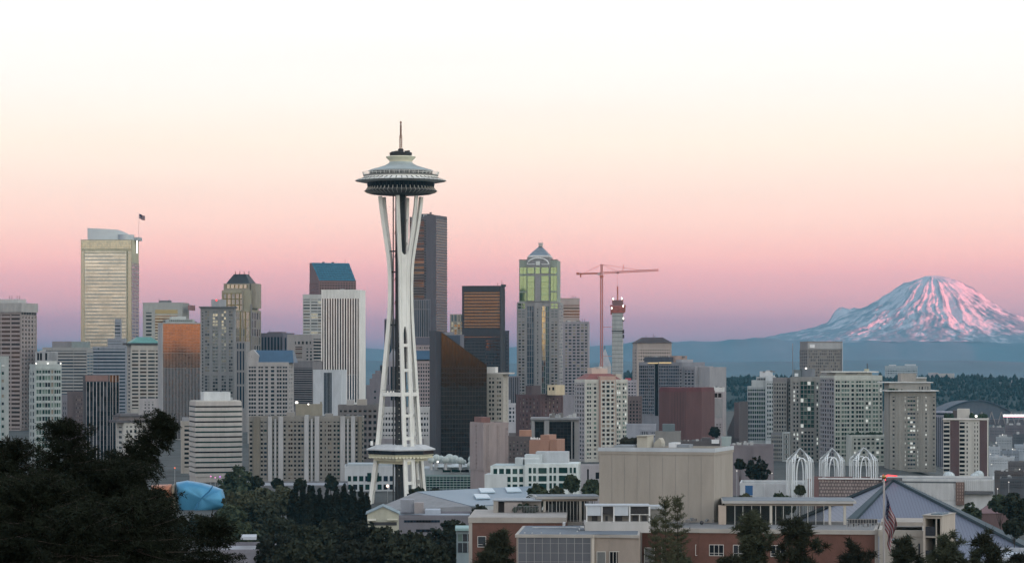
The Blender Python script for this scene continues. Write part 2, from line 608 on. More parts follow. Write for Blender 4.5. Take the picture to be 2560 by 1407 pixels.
class Tower:
    """a building whose near top edge stands at photograph columns x0..x1 at distance D"""

    def __init__(s, name, label, cat, x0, x1, top, D, c=None, side='R', dep=None, wc=(140, 138, 135), k=1.0, group=None, roof=None, para=True, low=1080):
        s.D, s.k = D, D / F
        if c is None:
            c = x1 if side == 'R' else x0
        fpx = (c - x0) if side == 'R' else (x1 - c)
        d = dep or max(14, min(45, fpx * s.k * 0.9))
        Cx = T(c) * D
        if side == 'R':
            te = T(x1); phi = math.atan(te); de = te * D - Cx
            a = phi + math.asin(min(0.96, de * math.cos(phi) / d))
            w = (Cx - T(x0) * D) / (math.cos(a) + T(x0) * math.sin(a))
            yaw = -a; lc = (w / 2, -d / 2); s.fx = (x0, c); s.sx = (c, x1)
        else:
            te = T(x0); phi = math.atan(te); de = Cx - te * D
            a = math.asin(min(0.96, de * math.cos(phi) / d)) - phi
            w = (T(x1) * D - Cx) / (math.cos(a) - T(x1) * math.sin(a))
            yaw = a; lc = (-w / 2, -d / 2); s.fx = (c, x1); s.sx = (x0, c)
        s.w, s.d, s.yaw, s.side = w, d, yaw, side
        cx = Cx - (lc[0] * math.cos(yaw) - lc[1] * math.sin(yaw))
        cyy = D - (lc[0] * math.sin(yaw) + lc[1] * math.cos(yaw))
        s.zb = float(ground(cx, cyy)) - 0.5
        s.H = EYE + (HOR - top) * s.k - s.zb
        s.root = empty(name, (cx, cyy, s.zb), yaw)
        tag(s.root, label, cat, group)
        s.wm = [wall(*wc, k=k)]
        s.wb = MB()
        s.wins = []
        s.low = low
        s.rng = random.Random(sum(map(ord, label)))
        s.roofm = roof or ROOF
        if para:
            h = s.H
            s.wb.box(-w / 2, w / 2, -d / 2, d / 2, 0, h - 1.0)
            e = 0.12
            for q in ((-w / 2 - e, w / 2 + e, -d / 2 - e, -d / 2 + .4), (-w / 2 - e, w / 2 + e, d / 2 - .4, d / 2 + e),
                      (-w / 2 - e, -w / 2 + .4, -d / 2 + .41, d / 2 - .41), (w / 2 - .4, w / 2 + e, -d / 2 + .41, d / 2 - .41)):
                s.wb.box(*q, h - 1.02, h)
            r = MB(); r.box(-w / 2 + .45, w / 2 - .45, -d / 2 + .45, d / 2 - .45, h - 1.0, h - .9)
            r.build('roof', s.roofm, s.root)

    def mi(s, m):
        if m not in s.wm:
            s.wm.append(m)
        return s.wm.index(m)

    def U(s, px):
        return -s.w / 2 + (px - s.fx[0]) / (s.fx[1] - s.fx[0]) * s.w

    def Z(s, py):
        return EYE + (HOR - py) * s.k - s.zb

    def fr(s, face, vol=None):
        xa, xb, ya, yb = vol or (-s.w / 2, s.w / 2, -s.d / 2, s.d / 2)
        if face == 'F':
            return (xa, ya), (1, 0), (0, -1), xb - xa, 0.0
        if face == 'R':
            return (xb, ya), (0, 1), (1, 0), yb - ya, math.pi / 2
        return (xa, yb), (0, -1), (-1, 0), yb - ya, -math.pi / 2

    def fbox(s, mb, fr, u0, u1, z0, z1, n0, n1, mi=0):
        o, u, n, _, _ = fr

        def q(a, b):
            return (o[0] + u[0] * a + n[0] * b, o[1] + u[1] * a + n[1] * b)
        c = [q(u0, n1), q(u1, n1), q(u1, n0), q(u0, n0)]
        mb.hexa([(x, y, z0) for x, y in c] + [(x, y, z1) for x, y in c], mi)

    def fac(s, face='F', n=1, p=None, fw=0.7, fh=0.6, g='dk', t=4, m=0, low=None, z=None, u=None, pr=0.35, vol=None, pc=None, sc=None, name=None, nz=None, tilt=0.35):
        """windows in n columns at floor pitch p (photograph pixels) between piers and spandrels"""
        fr = s.fr(face, vol)
        ww = fr[3]
        z1 = s.H - t * s.k if z is None else s.Z(z)
        z0 = max(0.5, s.Z(low or s.low))
        if u is None:
            a, b = m * s.k, ww - m * s.k
        elif face == 'F':
            a, b = [s.U(q) - (vol[0] if vol else -s.w / 2) for q in u]
        else:
            a, b = u[0] * ww, u[1] * ww
        if p is None:
            nz = nz or 1
        else:
            nz = max(1, int(round((z1 - z0) / (p * s.k))))
            z0 = z1 - nz * p * s.k
        cw, ch = (b - a) / n, (z1 - z0) / nz
        pi = s.mi(pc) if pc else 0
        si = s.mi(sc) if sc else pi
        pw = cw * (1 - fw)
        if fw < 0.999:
            for i in range(n + 1):
                u0 = a + i * cw - (pw / 2 if i > 0 else 0)
                u1 = a + i * cw + (pw / 2 if i < n else 0)
                s.fbox(s.wb, fr, u0, u1, z0 - .01, z1 + .01, -0.02, pr, pi)
        sh = ch * (1 - fh)
        if fh < 0.999:
            for j in range(nz + 1):
                q0 = z0 + j * ch - (sh / 2 if j > 0 else 0)
                q1 = z0 + j * ch + (sh / 2 if j < nz else 0)
                s.fbox(s.wb, fr, a + .02, b - .02, q0, q1, -0.02, pr * .72, si)
        gl = g if isinstance(g, (list, tuple)) else [g]
        nm = name or ('window' if (n > 1 and nz > 1) else ('window_strip' if n > 1 else 'window_band'))
        pm = s.rng
        for j in range(nz):
            for i in range(n):
                ue = [a + i * cw + (pw / 2 if i > 0 else pw), a + (i + 1) * cw - (pw / 2 if i < n - 1 else pw)] if fw < .999 else [a + i * cw, a + (i + 1) * cw]
                q0 = z0 + j * ch + (sh / 2 if j > 0 else sh)
                q1 = z0 + (j + 1) * ch - (sh / 2 if j < nz - 1 else sh)
                if fh >= .999:
                    q0, q1 = z0 + j * ch, z0 + (j + 1) * ch
                if q1 - q0 < .1 or ue[1] - ue[0] < .1:
                    continue
                gk = pm.choice(gl)
                s.wins.append((fr, (ue[0] + ue[1]) / 2, (q0 + q1) / 2, ue[1] - ue[0], q1 - q0, gk, nm, tilt))
        return s

    def one(s, name, x0, x1, y0, y1, g='dk', face='F', pr=0.1, vol=None):
        """one single pane or panel at photograph pixels"""
        fr = s.fr(face, vol)
        if face == 'F':
            a, b = [s.U(q) - (vol[0] if vol else -s.w / 2) for q in (x0, x1)]
        else:
            a, b = x0 * fr[3], x1 * fr[3]
        za, zb = s.Z(y1), s.Z(y0)
        mb = MB()
        s.fbox(mb, fr, a, b, za, zb, 0.01, pr)
        return mb.build(name, G[g] if isinstance(g, str) else g, s.root)

    def box(s, name, x0, x1, y0, y1, m=METAL, f0=0.25, f1=0.75, lab=None):
        """block on the roof or against the front: columns, rows, and its place in depth as fractions"""
        mb = MB()
        mb.box(s.U(x0), s.U(x1), -s.d / 2 + f0 * s.d, -s.d / 2 + f1 * s.d, s.Z(y1), s.Z(y0))
        o = mb.build(name, m, s.root)
        if lab:
            o['label'] = lab
        return o

    def vol(s, x0, x1, f0, f1):
        return (s.U(x0), s.U(x1), -s.d / 2 + f0 * s.d, -s.d / 2 + f1 * s.d)

    def block(s, x0, x1, y0, f0, f1, m=None, z0=0.0):
        """a further volume of the wall itself; returns it for fac()"""
        v = s.vol(x0, x1, f0, f1)
        s.wb.box(*v, z0, s.Z(y0), s.mi(m) if m else 0)
        return v

    def hip(s, name, y_eave, y_ridge, m, inset=0.3, over=0.4, ridge=0.0, vol=None):
        xa, xb, ya, yb = vol or (-s.w / 2, s.w / 2, -s.d / 2, s.d / 2)
        z0, z1 = s.Z(y_eave), s.Z(y_ridge)
        mb = MB()
        o = over
        b4 = [(xa - o, ya - o), (xb + o, ya - o), (xb + o, yb + o), (xa - o, yb + o)]
        ix, iy = (xb - xa) * inset, (yb - ya) * min(0.49, inset * 1.2 + ridge)
        t4 = [(xa + ix, ya + iy), (xb - ix, ya + iy), (xb - ix, yb - iy), (xa + ix, yb - iy)]
        mb.prism(b4, z0, z1, 0, t4)
        return mb.build(name, m, s.root)

    def mast(s, x, y0, y1, f=0.5, r=0.25, m=None, name='antenna'):
        mb = MB()
        mb.tube([(s.U(x), -s.d / 2 + f * s.d, s.Z(y1)), (s.U(x), -s.d / 2 + f * s.d, s.Z(y0))], r, 5)
        return mb.build(name, m or DARK, s.root)

    def clutter(s, seed, x0, x1, y, n=6, h=6, f0=.2, f1=.8):
        """vents, lift rooms and ducts on the roof, each a part"""
        r = random.Random(seed)
        for i in range(n):
            a = r.uniform(x0, x1 - 4)
            bw = r.uniform(3, 12)
            bh = r.uniform(.3, 1) * h
            q = r.uniform(f0, f1 - .1)
            s.box('roof_vent', a, a + bw, y - bh, y + 1, r.choice([METAL, ROOF, wall(160, 160, 158), wall(110, 105, 100)]), q, q + r.uniform(.05, .15))

    def done(s):
        s.wb.build('wall', s.wm, s.root)
        # the hundred that show largest: front before side, high before low
        order = sorted(s.wins, key=lambda q: (-(q[2] + (5 if q[0][2] == (0, -1) else 0))))
        rest = None
        for i, (fr, uc, zc, ww, hh, gk, nm, tl) in enumerate(order):
            o, u, n, _, rz = fr
            x, y = o[0] + u[0] * uc + n[0] * .05, o[1] + u[1] * uc + n[1] * .05
            if i < 100:
                key = (round(ww, 2), round(hh, 2), gk)
                if key not in WINMESH:
                    mb = MB(); mb.box(-ww / 2, ww / 2, -.04, .04, -hh / 2, hh / 2)
                    me = bpy.data.meshes.new(nm); me.from_pydata(mb.v, [], mb.f); me.materials.append(G[gk]); WINMESH[key] = me
                put(nm, WINMESH[key], s.root, (x, y, zc), rz + rad(s.rng.gauss(0, tl)) if ww < 8 else rz, rad(s.rng.gauss(0, tl * .5)) if hh < 8 else 0)
            else:
                if rest is None:
                    rest, rm = MB(), []
                if gk not in rm:
                    rm.append(gk)
                s.fbox(rest, fr, uc - ww / 2, uc + ww / 2, zc - hh / 2, zc + hh / 2, .01, .09, rm.index(gk))
        if rest:
            ob = rest.build('window', [G[q] for q in rm], s.root)
            ob['kind'] = 'stuff'
        return s

# ------------------------------------------------------------------ downtown, left part
# tan tower at the left edge, coffered top, brown bands left, small square windows right
t = Tower('office_tower', 'tan concrete tower with an overhanging coffered top, cut by the left edge of the photo', 'tower', -46, 91, 757, 2600, c=52, wc=(142, 127, 122), low=1100)
t.fac('F', 4, 10.6, .9, .52, ['br', 'dbr', 'br'], t=24, low=1100, pr=.5)
t.fac('R', 5, 10.6, .52, .52, 'dbr', t=30, low=1100, pr=.7)
CP = wall(150, 145, 140)
mb = MB(); e = 1.3; mb.box(-t.w / 2 - e, t.w / 2 + e, -t.d / 2 - e, t.d / 2 + e, t.Z(780), t.Z(757)); mb.build('cornice', CP, t.root)
for i in range(6):
    mb = MB(); t.fbox(mb, t.fr('R'), t.d * (i + .25) / 6, t.d * (i + .75) / 6, t.Z(786), t.Z(780) + .05, -.1, .9); mb.build('bracket', DARK, t.root)
t.box('penthouse', -40, 34, 747, 758, wall(165, 162, 158), .3, .8)
for x in (8, 14, 27, 33):
    t.mast(x, 738, 748, .4)
t.done()

t = Tower('apartment_tower', 'pale grey slab tower cut off by the left edge, one column of square windows', 'tower', -60, 22, 890, 1500, wc=(142, 150, 148), low=1150)
t.fac('F', 1, 19, .82, .36, ['nv', 'dg', 'pk'], u=(3, 11), t=14, low=1150, name='window')
t.fac('F', 1, 19, .82, .36, ['nv', 'dk'], u=(-20, -8), t=14, low=1150, name='window')
t.box('pilaster', -4, 1.5, 905, 1160, wall(150, 178, 182), -.01, .02)
t.box('lamp', 4, 12, 912, 915, wall(205, 205, 200), -.02, 0)
t.done()

# pale green condominium and the striped block that rises behind it
t = Tower('office_block', 'pale block with a few black vertical slots, rising behind the light green condominium', 'building', 88, 144, 878, 2400, c=128, wc=(150, 150, 152), low=930)
for x in (96, 103, 116):
    t.one('window_slot', x - 3, x + 2, 882, 900, 'bk')
t.fac('F', 4, None, .5, 1, 'sm', u=(124, 128), z=880, low=902)
t.fac('R', 5, None, .45, 1, 'bk', z=880, low=902)
t.clutter(4, 88, 120, 878, 4, 4)
t.done()
t = Tower('condominium_tower', 'light green condominium with pale window frames, left of the white finned black slab', 'tower', 74, 154, 910, 1700, c=88, side='L', wc=(150, 160, 157), low=1170)
t.fac('F', 2, 17, .82, .62, ['gn', 'pg', 'dg'], u=(90, 104), t=9, low=1170)
t.fac('F', 3, 17, .84, .64, ['gn', 'pg', 'dg', 'dk'], u=(105, 126), t=9, low=1170)
t.fac('F', 1, 17, .8, .66, ['pg', 'pk'], u=(127, 134), t=9, low=1170, name='window')
t.fac('F', 3, 17, .8, .62, ['gn', 'pg', 'dk'], u=(135, 152), t=9, low=1170)
t.fac('L', 2, 17, .6, .6, ['sm', 'dk'], t=14, low=1170)
t.box('crown_parapet', 97, 143, 902, 911, wall(165, 170, 165), .1, .7)
for x in (91, 120, 152):
    mb = MB(); mb.sphere((t.U(x), -t.d / 2 + .5, t.Z(908)), .45, 8, 6); mb.build('roof_lamp', BULB, t.root)
t.done()

t = Tower('office_tower', 'grey tower of long window bands with two plain penthouses, left of the cream glass tower', 'tower', 106, 232, 868, 2600, c=217, wc=(140, 138, 134), low=1010)
t.fac('F', 1, 7.8, 1, .46, ['sm', 'nv', 'bl'], t=4, low=1010, u=(107, 183))
t.fac('F', 1, 7.8, 1, .46, ['sm', 'nv'], t=4, low=1010, u=(184, 216))
t.fac('R', 2, 7.8, .9, .46, 'nv', t=10, low=1010)
t.box('penthouse', 127, 176, 853, 869, wall(120, 115, 118), .2, .7)
t.box('penthouse', 176.5, 216, 853.5, 869, wall(118, 130, 128), .15, .6)
t.done()

# tall cream glass tower with curved screen
t = Tower('glass_tower', 'tall cream and silver glass tower with a sloped grey screen wall on top', 'tower', 202, 347, 599, 3200, c=329, wc=(180, 172, 130), k=.8, low=1010, dep=48)
YL = mat('yellow_panel', (0.33, 0.32, 0.20), 0.25, metal=.75, var=.12, scale=.2)
t.fac('F', 32, 5.6, .8, .84, ['cm', 'ch'], u=(203, 328), z=600, low=624, pr=.12, pc=YL, tilt=.1)
t.fac('F', 3, 8.6, .86, .9, 'cm', u=(202.5, 210), z=626, low=1010, pr=.14, pc=YL)
t.fac('F', 3, 8.6, .86, .9, 'cm', u=(320, 328.5), z=626, low=1010, pr=.14, pc=YL)
t.fac('F', 3, 8.6, .999, .5, ['cg', 'cg', 'cm'], u=(211.5, 316), z=628, low=1010, pr=.3, sc=mat('silver_band', (0.44, 0.47, 0.455), .15, metal=.95, var=.35, scale=.05), name='window_band', tilt=.05)
t.fac('F', 1, 8.6, .6, .6, 'bk', u=(316.5, 319.5), z=626, low=1010, name='window')
t.fac('R', 2, 8.6, .9, .5, ['sm', 'sv', 'nv'], z=655, low=1010, sc=wall(150, 132, 128), pc=wall(150, 132, 128))
t.box('stair_light', 336, 338, 600, 632, BULB, .3, .32)
# curved screen: profile swept towards the back
mb = MB()
N = 14
x0, x1 = t.U(215), t.U(318)
pts = []
for i in range(N + 1):
    q = i / N
    pts.append((x0 + (x1 - x0) * q, -t.d * .32 + t.d * .28 * q * q, t.Z(569 + 5 * q ** 1.0 + 12 * max(0, q - .72) / .28 * q)))
for (xa, ya, za), (xb, yb, zb) in zip(pts, pts[1:]):
    mb.hexa([(xa, ya, t.H - 2), (xb, yb, t.H - 2), (xb, yb + .8, t.H - 2), (xa, ya + .8, t.H - 2), (xa, ya, za), (xb, yb, zb), (xb, yb + .8, zb), (xa, ya + .8, za)])
mb.build('screen_wall', mat('screen_panel', (0.40, 0.45, 0.50), .3, metal=.4, var=.06), t.root, smooth=True)
mb = MB(); mb.lathe([(t.w * .16, t.Z(600)), (t.w * .16, t.Z(585)), (.1, t.Z(584.8))], 28, cx=t.U(308), cy=-t.d * .1); mb.build('roof_drum', mat('screen_panel', None), t.root, smooth=True)
t.box('penthouse', 318, 341, 591.5, 599.5, wall(140, 150, 155), .4, .8)
mb = MB(); mb.tube([(t.U(338), 0, t.Z(600)), (t.U(338), 0, t.Z(530))], .32, 6, r1=.16); mb.build('flagpole', wall(190, 170, 165), t.root)
t.done()
tower_flag_at = (t.root.matrix_basis @ Vector((t.U(338) + .4, 0, t.Z(532)))).copy()

t = Tower('office_tower', 'stepped blue grey tower with dark window bands, in front of the cream glass tower', 'tower', 231, 319, 866, 2850, c=314, wc=(128, 132, 142), low=1040)  # added block stands in for a dark reflection in the glass tower
t.fac('F', 1, 8.4, 1, .45, ['nv', 'nv', 'bl'], t=1.5, low=1040, u=(231.5, 313))
v = t.block(268, 312, 846, .1, .9); t.fac('F', 1, 8.4, 1, .42, 'nv', z=848, low=865, vol=v, u=(268, 303))
v = t.block(286, 300, 797, .2, .8); t.fac('F', 1, 8.8, 1, .42, 'nv', z=801, low=845, vol=v, u=(286, 300))
t.fac('F', 1, None, .9, 1, 'bk', u=(244, 248), t=3, low=950, pr=.45, name='window_strip')
t.done()

t = Tower('office_tower', 'light concrete tower with blank top and pale yellow glazing, behind the copper glass tower', 'tower', 357, 473, 756, 3000, c=455, wc=(150, 150, 142), low=860)
t.fac('F', 1, 9.3, 1, .5, ['dk', 'nv'], u=(365, 379), z=776, low=860)
YG = mat('pale_gold_panel', (0.34, 0.29, 0.16), .25, metal=.6, var=.1)
t.one('glass_bay', 388, 444, 774, 784, YG)
t.fac('F', 1, 7.2, 1, .55, ['cm', 'gd'], u=(388, 444), z=786, low=860, sc=wall(185, 175, 140))
t.box('penthouse', 392, 418, 750, 757, wall(110, 112, 115), .3, .6)
t.mast(392, 745, 757, .3); t.mast(417, 748, 757, .3)
t.box('louvre', 468, 472, 762, 775, wall(150, 95, 95), .1, .9)
t.done()

t = Tower('office_tower', 'tan tower under a flat green hipped roof, left of the copper glass tower', 'tower', 318, 400, 857, 2500, c=328, side='L', wc=(160, 153, 142), low=1030)
for a, b in ((330, 346), (350, 366), (370, 387), (389, 397)):
    t.fac('F', 1, 9.1, 1, .5, ['sm', 'dk', 'br'], u=(a, b), t=14, low=1030)
t.fac('L', 1, 9.1, .7, .5, 'dk', t=18, low=1030)
t.box('eave', 316.5, 401, 857, 862, DARK, -.04, 1.03)
t.hip('roof_slope', 857, 842, mat('green_copper_roof', (0.10, 0.24, 0.22), .5, var=.15), .27)
t.done()

t = Tower('glass_tower', 'copper coloured mirror glass tower with fine vertical mullions, glowing orange near its top', 'tower', 395, 503, 806, 2300, c=406, side='L', wc=(152, 150, 148), low=1110)
CPR = wall(140, 112, 96)
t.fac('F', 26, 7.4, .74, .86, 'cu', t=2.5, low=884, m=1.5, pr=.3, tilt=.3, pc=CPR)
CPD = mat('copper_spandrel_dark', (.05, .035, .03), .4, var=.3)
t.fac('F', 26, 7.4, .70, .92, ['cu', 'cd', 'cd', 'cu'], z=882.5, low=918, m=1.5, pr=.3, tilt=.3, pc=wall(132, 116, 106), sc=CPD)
t.fac('F', 26, 7.4, .64, .93, ['cd', 'sm', 'dbr', 'dbr', 'dk'], z=919.5, low=1110, m=1.5, pr=.3, tilt=.3, pc=wall(136, 130, 130), sc=CPD)  # darker panes paint in the hill mirrored below the sky glow
t.fac('L', 1, None, .3, 1, 'bl', t=6, low=1110, pr=.2)
t.box('penthouse', 433, 470, 790, 806, wall(165, 170, 165), .4, .8)
t.box('penthouse', 420, 490, 797, 806.5, wall(150, 158, 155), .3, .85)
t.fac('F', 12, None, .6, 1, 'dg', z=799, low=803, vol=t.vol(420, 490, .3, .85), u=(425, 486), name='window')
t.clutter(9, 405, 500, 806, 7, 7, .3, .9)
t.done()

t = Tower('office_tower', 'grey gold stepped tower topped by a black mansard roof with corner spikes', 'tower', 549, 652, 708, 3000, c=628, wc=(150, 140, 108), low=900, para=False, dep=44)
GO = mat('gold_pier', (0.19, 0.15, 0.065), .45, metal=.3, var=.15)
gg = ['cm', 'cm', 'ch', 'cg']
m0 = wall(138, 126, 104)
v0 = t.block(549, 628, 775, 0, 1)
v1 = t.block(553, 624, 725, .05, .95); v2 = t.block(556, 620, 708, .12, .88, m0)
t.fac('F', 5, 15, .72, .84, gg, vol=v1, z=732, low=775, u=(556, 608), pc=GO)
t.fac('F', 6, 21, .72, .9, gg, z=778, low=1000, u=(551, 626), pc=GO, sc=m0)
t.fac('F', 5, None, .76, 1, 'ch', vol=v2, z=711, low=720, u=(562, 616), name='window', pc=GO)
t.fac('R', 4, 21, .6, .85, ['sm', 'pk', 'br'], z=778, low=1000, pc=wall(135, 125, 118))
t.box('corner_pier', 605, 608, 726, 900, m0, -.03, .05); t.box('corner_pier', 627, 629.5, 760, 900, wall(120, 112, 110), -.03, .05)
t.box('corner_pier', 548, 550.5, 770, 1000, m0, -.03, .05)
t.box('shoulder', 622, 634, 708, 770, m0, .2, .8)
t.hip('roof_slope', 708, 684, mat('black_slate', (0.035, 0.036, 0.042), .6, var=.2, scale=.6), .24, .3, vol=t.vol(562, 620, .15, .85))
for x in (581, 592, 603, 615):
    t.mast(x, 677, 690, .3, .45, name='spike')
t.done()

t = Tower('apartment_tower', 'grey tower with two shiny columns of bay windows, right of the copper glass tower', 'tower', 501, 590, 767, 2600, c=587, wc=(126, 124, 124), low=1000)
for a, b, gs in ((512, 524, ['pl', 'sm', 'pk']), (531, 545, ['ch', 'pl', 'cm', 'pl']), (553, 566, ['ch', 'pl', 'cm', 'pl']), (572, 582, ['pl', 'sm', 'pk'])):
    t.fac('F', 2, 8.2, .86, .66, gs, u=(a, b), t=8, low=930, pr=.45)
    t.fac('F', 2, 8.2, .86, .66, ['sm', 'dk', 'pl'], u=(a, b), z=936, low=1000, pr=.45)
t.fac('F', 1, 8.2, .8, .5, ['sm', 'dk'], u=(504, 509), t=10, low=1000, name='window')
t.box('eave', 497.5, 591, 766, 769.5, wall(95, 95, 98), -.08, 1.02)
t.box('penthouse', 527, 563, 748, 767, wall(140, 142, 145), .3, .75)
mb = MB(); mb.sphere((t.U(540), -t.d * .2, t.Z(750)), 1.0, 8, 6); mb.build('warning_lamp', REDL, t.root)
t.done()

t = Tower('office_tower', 'narrow tower of tall dark window bays, left of the blue roofed light tower', 'tower', 588, 625, 853, 2550, c=614, wc=(128, 124, 122), low=1040)
for y0, y1 in ((857, 872), (877, 925), (930, 960), (965, 1020)):
    t.fac('F', 3, None, .62, 1, 'nv', u=(590, 613), z=y0, low=y1, name='window')
t.done()

t = Tower('office_tower', 'light tower with dark square windows under a dark blue roof with one gable', 'tower', 619, 733, 905, 2200, c=722, wc=(152, 146, 142), low=1080, roof=mat('blue_metal_roof', (0.045, 0.09, 0.15), .4, var=.15))
for a, b, n in ((621, 641, 3), (645, 659, 2), (661, 672, 1), (675, 688, 1), (691, 705, 2), (706, 719, 2)):
    t.fac('F', n, 10.1, .82, .58, ['dk', 'nv', 'sm', 'dk'], u=(a, b), t=7, low=1080, name='window')
t.fac('R', 3, 10.1, .55, .58, ['sm', 'dk', 'pl'], t=7, low=1080)
BR = MATS['blue_metal_roof']
mb = MB()
zr, ze = t.Z(875), t.Z(905)
mb.prism([(t.U(645), -t.d / 2), (t.U(734), -t.d / 2), (t.U(734), t.d / 2), (t.U(645), t.d / 2)], ze - .5, zr, 0, [(t.U(630), -t.d * .1), (t.U(727), -t.d * .1), (t.U(727), t.d * .2), (t.U(630), t.d * .2)])
mb.build('roof_slope', BR, t.root)
mb = MB(); xa, xm, xb = t.U(619), t.U(631), t.U(646); ya, yb = -t.d / 2 - .1, t.d * .3
mb.hexa([(xa, ya, ze - 1), (xb, ya, ze - 1), (xb, yb, ze - 1), (xa, yb, ze - 1), (xa, ya, t.Z(882)), (xb, ya, t.Z(888)), (xb, yb, t.Z(888)), (xa, yb, t.Z(882))])
mb.hexa([(xa, ya, t.Z(882) + .01), (xb, ya, t.Z(888) + .01), (xb, yb, t.Z(888) + .01), (xa, yb, t.Z(882) + .01), (xm - .5, ya, t.Z(874)), (xm + .5, ya, t.Z(874)), (xm + .5, yb, t.Z(874)), (xm - .5, yb, t.Z(874))])
mb.build('gable', t.wm[0], t.root)
t.fac('F', 3, None, .75, 1, 'dk', u=(622, 640), z=890, low=899, name='window', pr=.2)
t.done()

t = Tower('office_tower', 'dark purple grey block with vertical ribs, behind the blue roofed tower', 'tower', 652, 736, 832, 3050, c=708, wc=(112, 104, 118), low=905)
t.fac('F', 7, None, .6, 1, ['sm', 'nv'], t=10, low=905)
t.fac('R', 3, None, .6, 1, 'nv', t=12, low=905)
t.box('penthouse', 660, 696, 829, 833, wall(120, 105, 112), .3, .7); t.mast(666, 823, 832, .3)
t.done()
t = Tower('office_block', 'light tan block with blank parapet and orange windows, left of the white striped tower', 'building', 718, 806, 836, 2780, c=780, wc=(152, 142, 136), low=960)
t.fac('F', 1, 5.4, .8, .62, ['cu', 'pk', 'br'], u=(733, 761), z=864, low=896, name='window_band')
t.fac('F', 5, None, .5, 1, ['dk', 'bk'], u=(733, 782), z=853, low=860, name='window')
t.fac('F', 2, 9, .6, .5, 'dk', u=(762, 784), z=866, low=960)
t.fac('R', 1, 8, .86, .5, 'bk', z=843, low=960)
t.done()
t = Tower('office_block', 'dark grey block of thin horizontal lines below the tan block with orange windows', 'building', 735, 806, 902, 2400, c=781, wc=(112, 106, 108), low=1020)
t.fac('F', 1, 5.6, 1, .5, ['sm', 'bk'], t=14, low=1020)
t.done()

t = Tower('office_tower', 'white tower of many short window rows, half hidden behind the white striped tower', 'tower', 757, 812, 736, 3000, wc=(165, 165, 160), low=840)
t.fac('F', 1, 7.6, 1, .5, ['pl', 'sm', 'nv', 'pk'], u=(758.5, 774.5), t=8, low=840)
t.fac('F', 2, 7.6, .94, .5, ['pl', 'sm', 'pk', 'cm'], u=(777, 812), t=8, low=840)
t.done()

# brown tower with the sloping blue glass roof
t = Tower('office_tower', 'brown tower with a huge sloping blue glass roof, behind the white striped tower', 'tower', 774, 890, 655, 3300, c=797, side='L', wc=(128, 92, 92), k=.9, low=760, para=False, dep=40)
zr, ze = t.Z(655), t.Z(700)
w2, d2 = t.w / 2, t.d / 2
BGL = glass('blue_roof_glass', (0.03, 0.13, 0.19), .5, .15, .3)
t.wb.box(-w2, w2, -d2, d2, 0, ze)
mb = MB()
mb.hexa([(-w2, -d2, ze), (w2 - 1, -d2, ze), (w2, d2, ze), (-w2, d2, ze), (-w2 - 0, d2 * .55, zr), (w2, d2 * .55, zr), (w2, d2, zr), (-w2, d2, zr)])
mb.build('gable_wall', t.wm[0], t.root)
mb = MB(); A = Vector((-w2 + .6, -d2 - .5, ze - .3)); B_ = Vector((w2 - .4, -d2 - .5, ze - .3)); C_ = Vector((w2 + .5, d2 * .55 - .5, zr + .2)); D_ = Vector((-w2 - .5, d2 * .55 - .5, zr + .2))
nn = (B_ - A).cross(D_ - A).normalized() * .4
mb.hexa([A - nn, B_ - nn, C_ - nn, D_ - nn, A, B_, C_, D_])
mb.build('glass_roof', BGL, t.root)
mb = MB()
for j in range(1, 8):
    q = j / 8; p0 = A.lerp(D_, q) + nn * .3; p1 = B_.lerp(C_, q) + nn * .3
    mb.tube([p0, p1], .14, 4)
for j in range(1, 14):
    q = j / 14; mb.tube([A.lerp(B_, q) + nn * .3, D_.lerp(C_, q) + nn * .3], .1, 4)
mb.build('roof_mullion', DARK, t.root)
t.fac('F', 14, 7, .55, .6, 'br', z=703, low=760, pr=.3)
t.fac('L', 6, 7, .5, .6, 'dbr', z=705, low=760)
for x in (826, 850):
    t.box('roof_vent', x, x + 4, 652, 656, DARK, .8, .9)
t.mast(883, 644, 656, .85, .2)
t.done()

t = Tower('office_tower', 'white tower with close vertical window stripes and a tall blank top band', 'tower', 803, 914, 724, 2700, c=900, wc=(208, 206, 196), low=1005, dep=38)
t.fac('F', 15, None, .62, 1, ['br', 'br', 'dbr'], u=(803.5, 899), z=746, low=936, pr=.55, pc=wall(222, 212, 204))
t.fac('F', 15, None, .62, 1, ['nv', 'dk'], u=(803.5, 899), z=936.5, low=1005, pr=.55, pc=wall(222, 212, 204))
mb = MB()
for i in range(27):
    u = t.w * (i + .5) / 27
    t.fbox(mb, t.fr('F'), u - .12, u + .12, t.Z(745), t.Z(726), -.05, .16)
mb.build('rib', wall(160, 156, 146), t.root)
t.clutter(3, 815, 880, 724, 6, 3)
t.done()

t = Tower('office_block', 'plain white slab with one dark glass strip down its middle, below the white striped tower', 'building', 783, 866, 924, 2000, c=852, wc=(166, 172, 178), low=1035, dep=22)
t.fac('F', 6, None, .8, 1, ['nv', 'dk'], u=(809, 830), z=931, low=1035, pr=-.01)
t.mast(828, 915, 925, .4)
t.done()

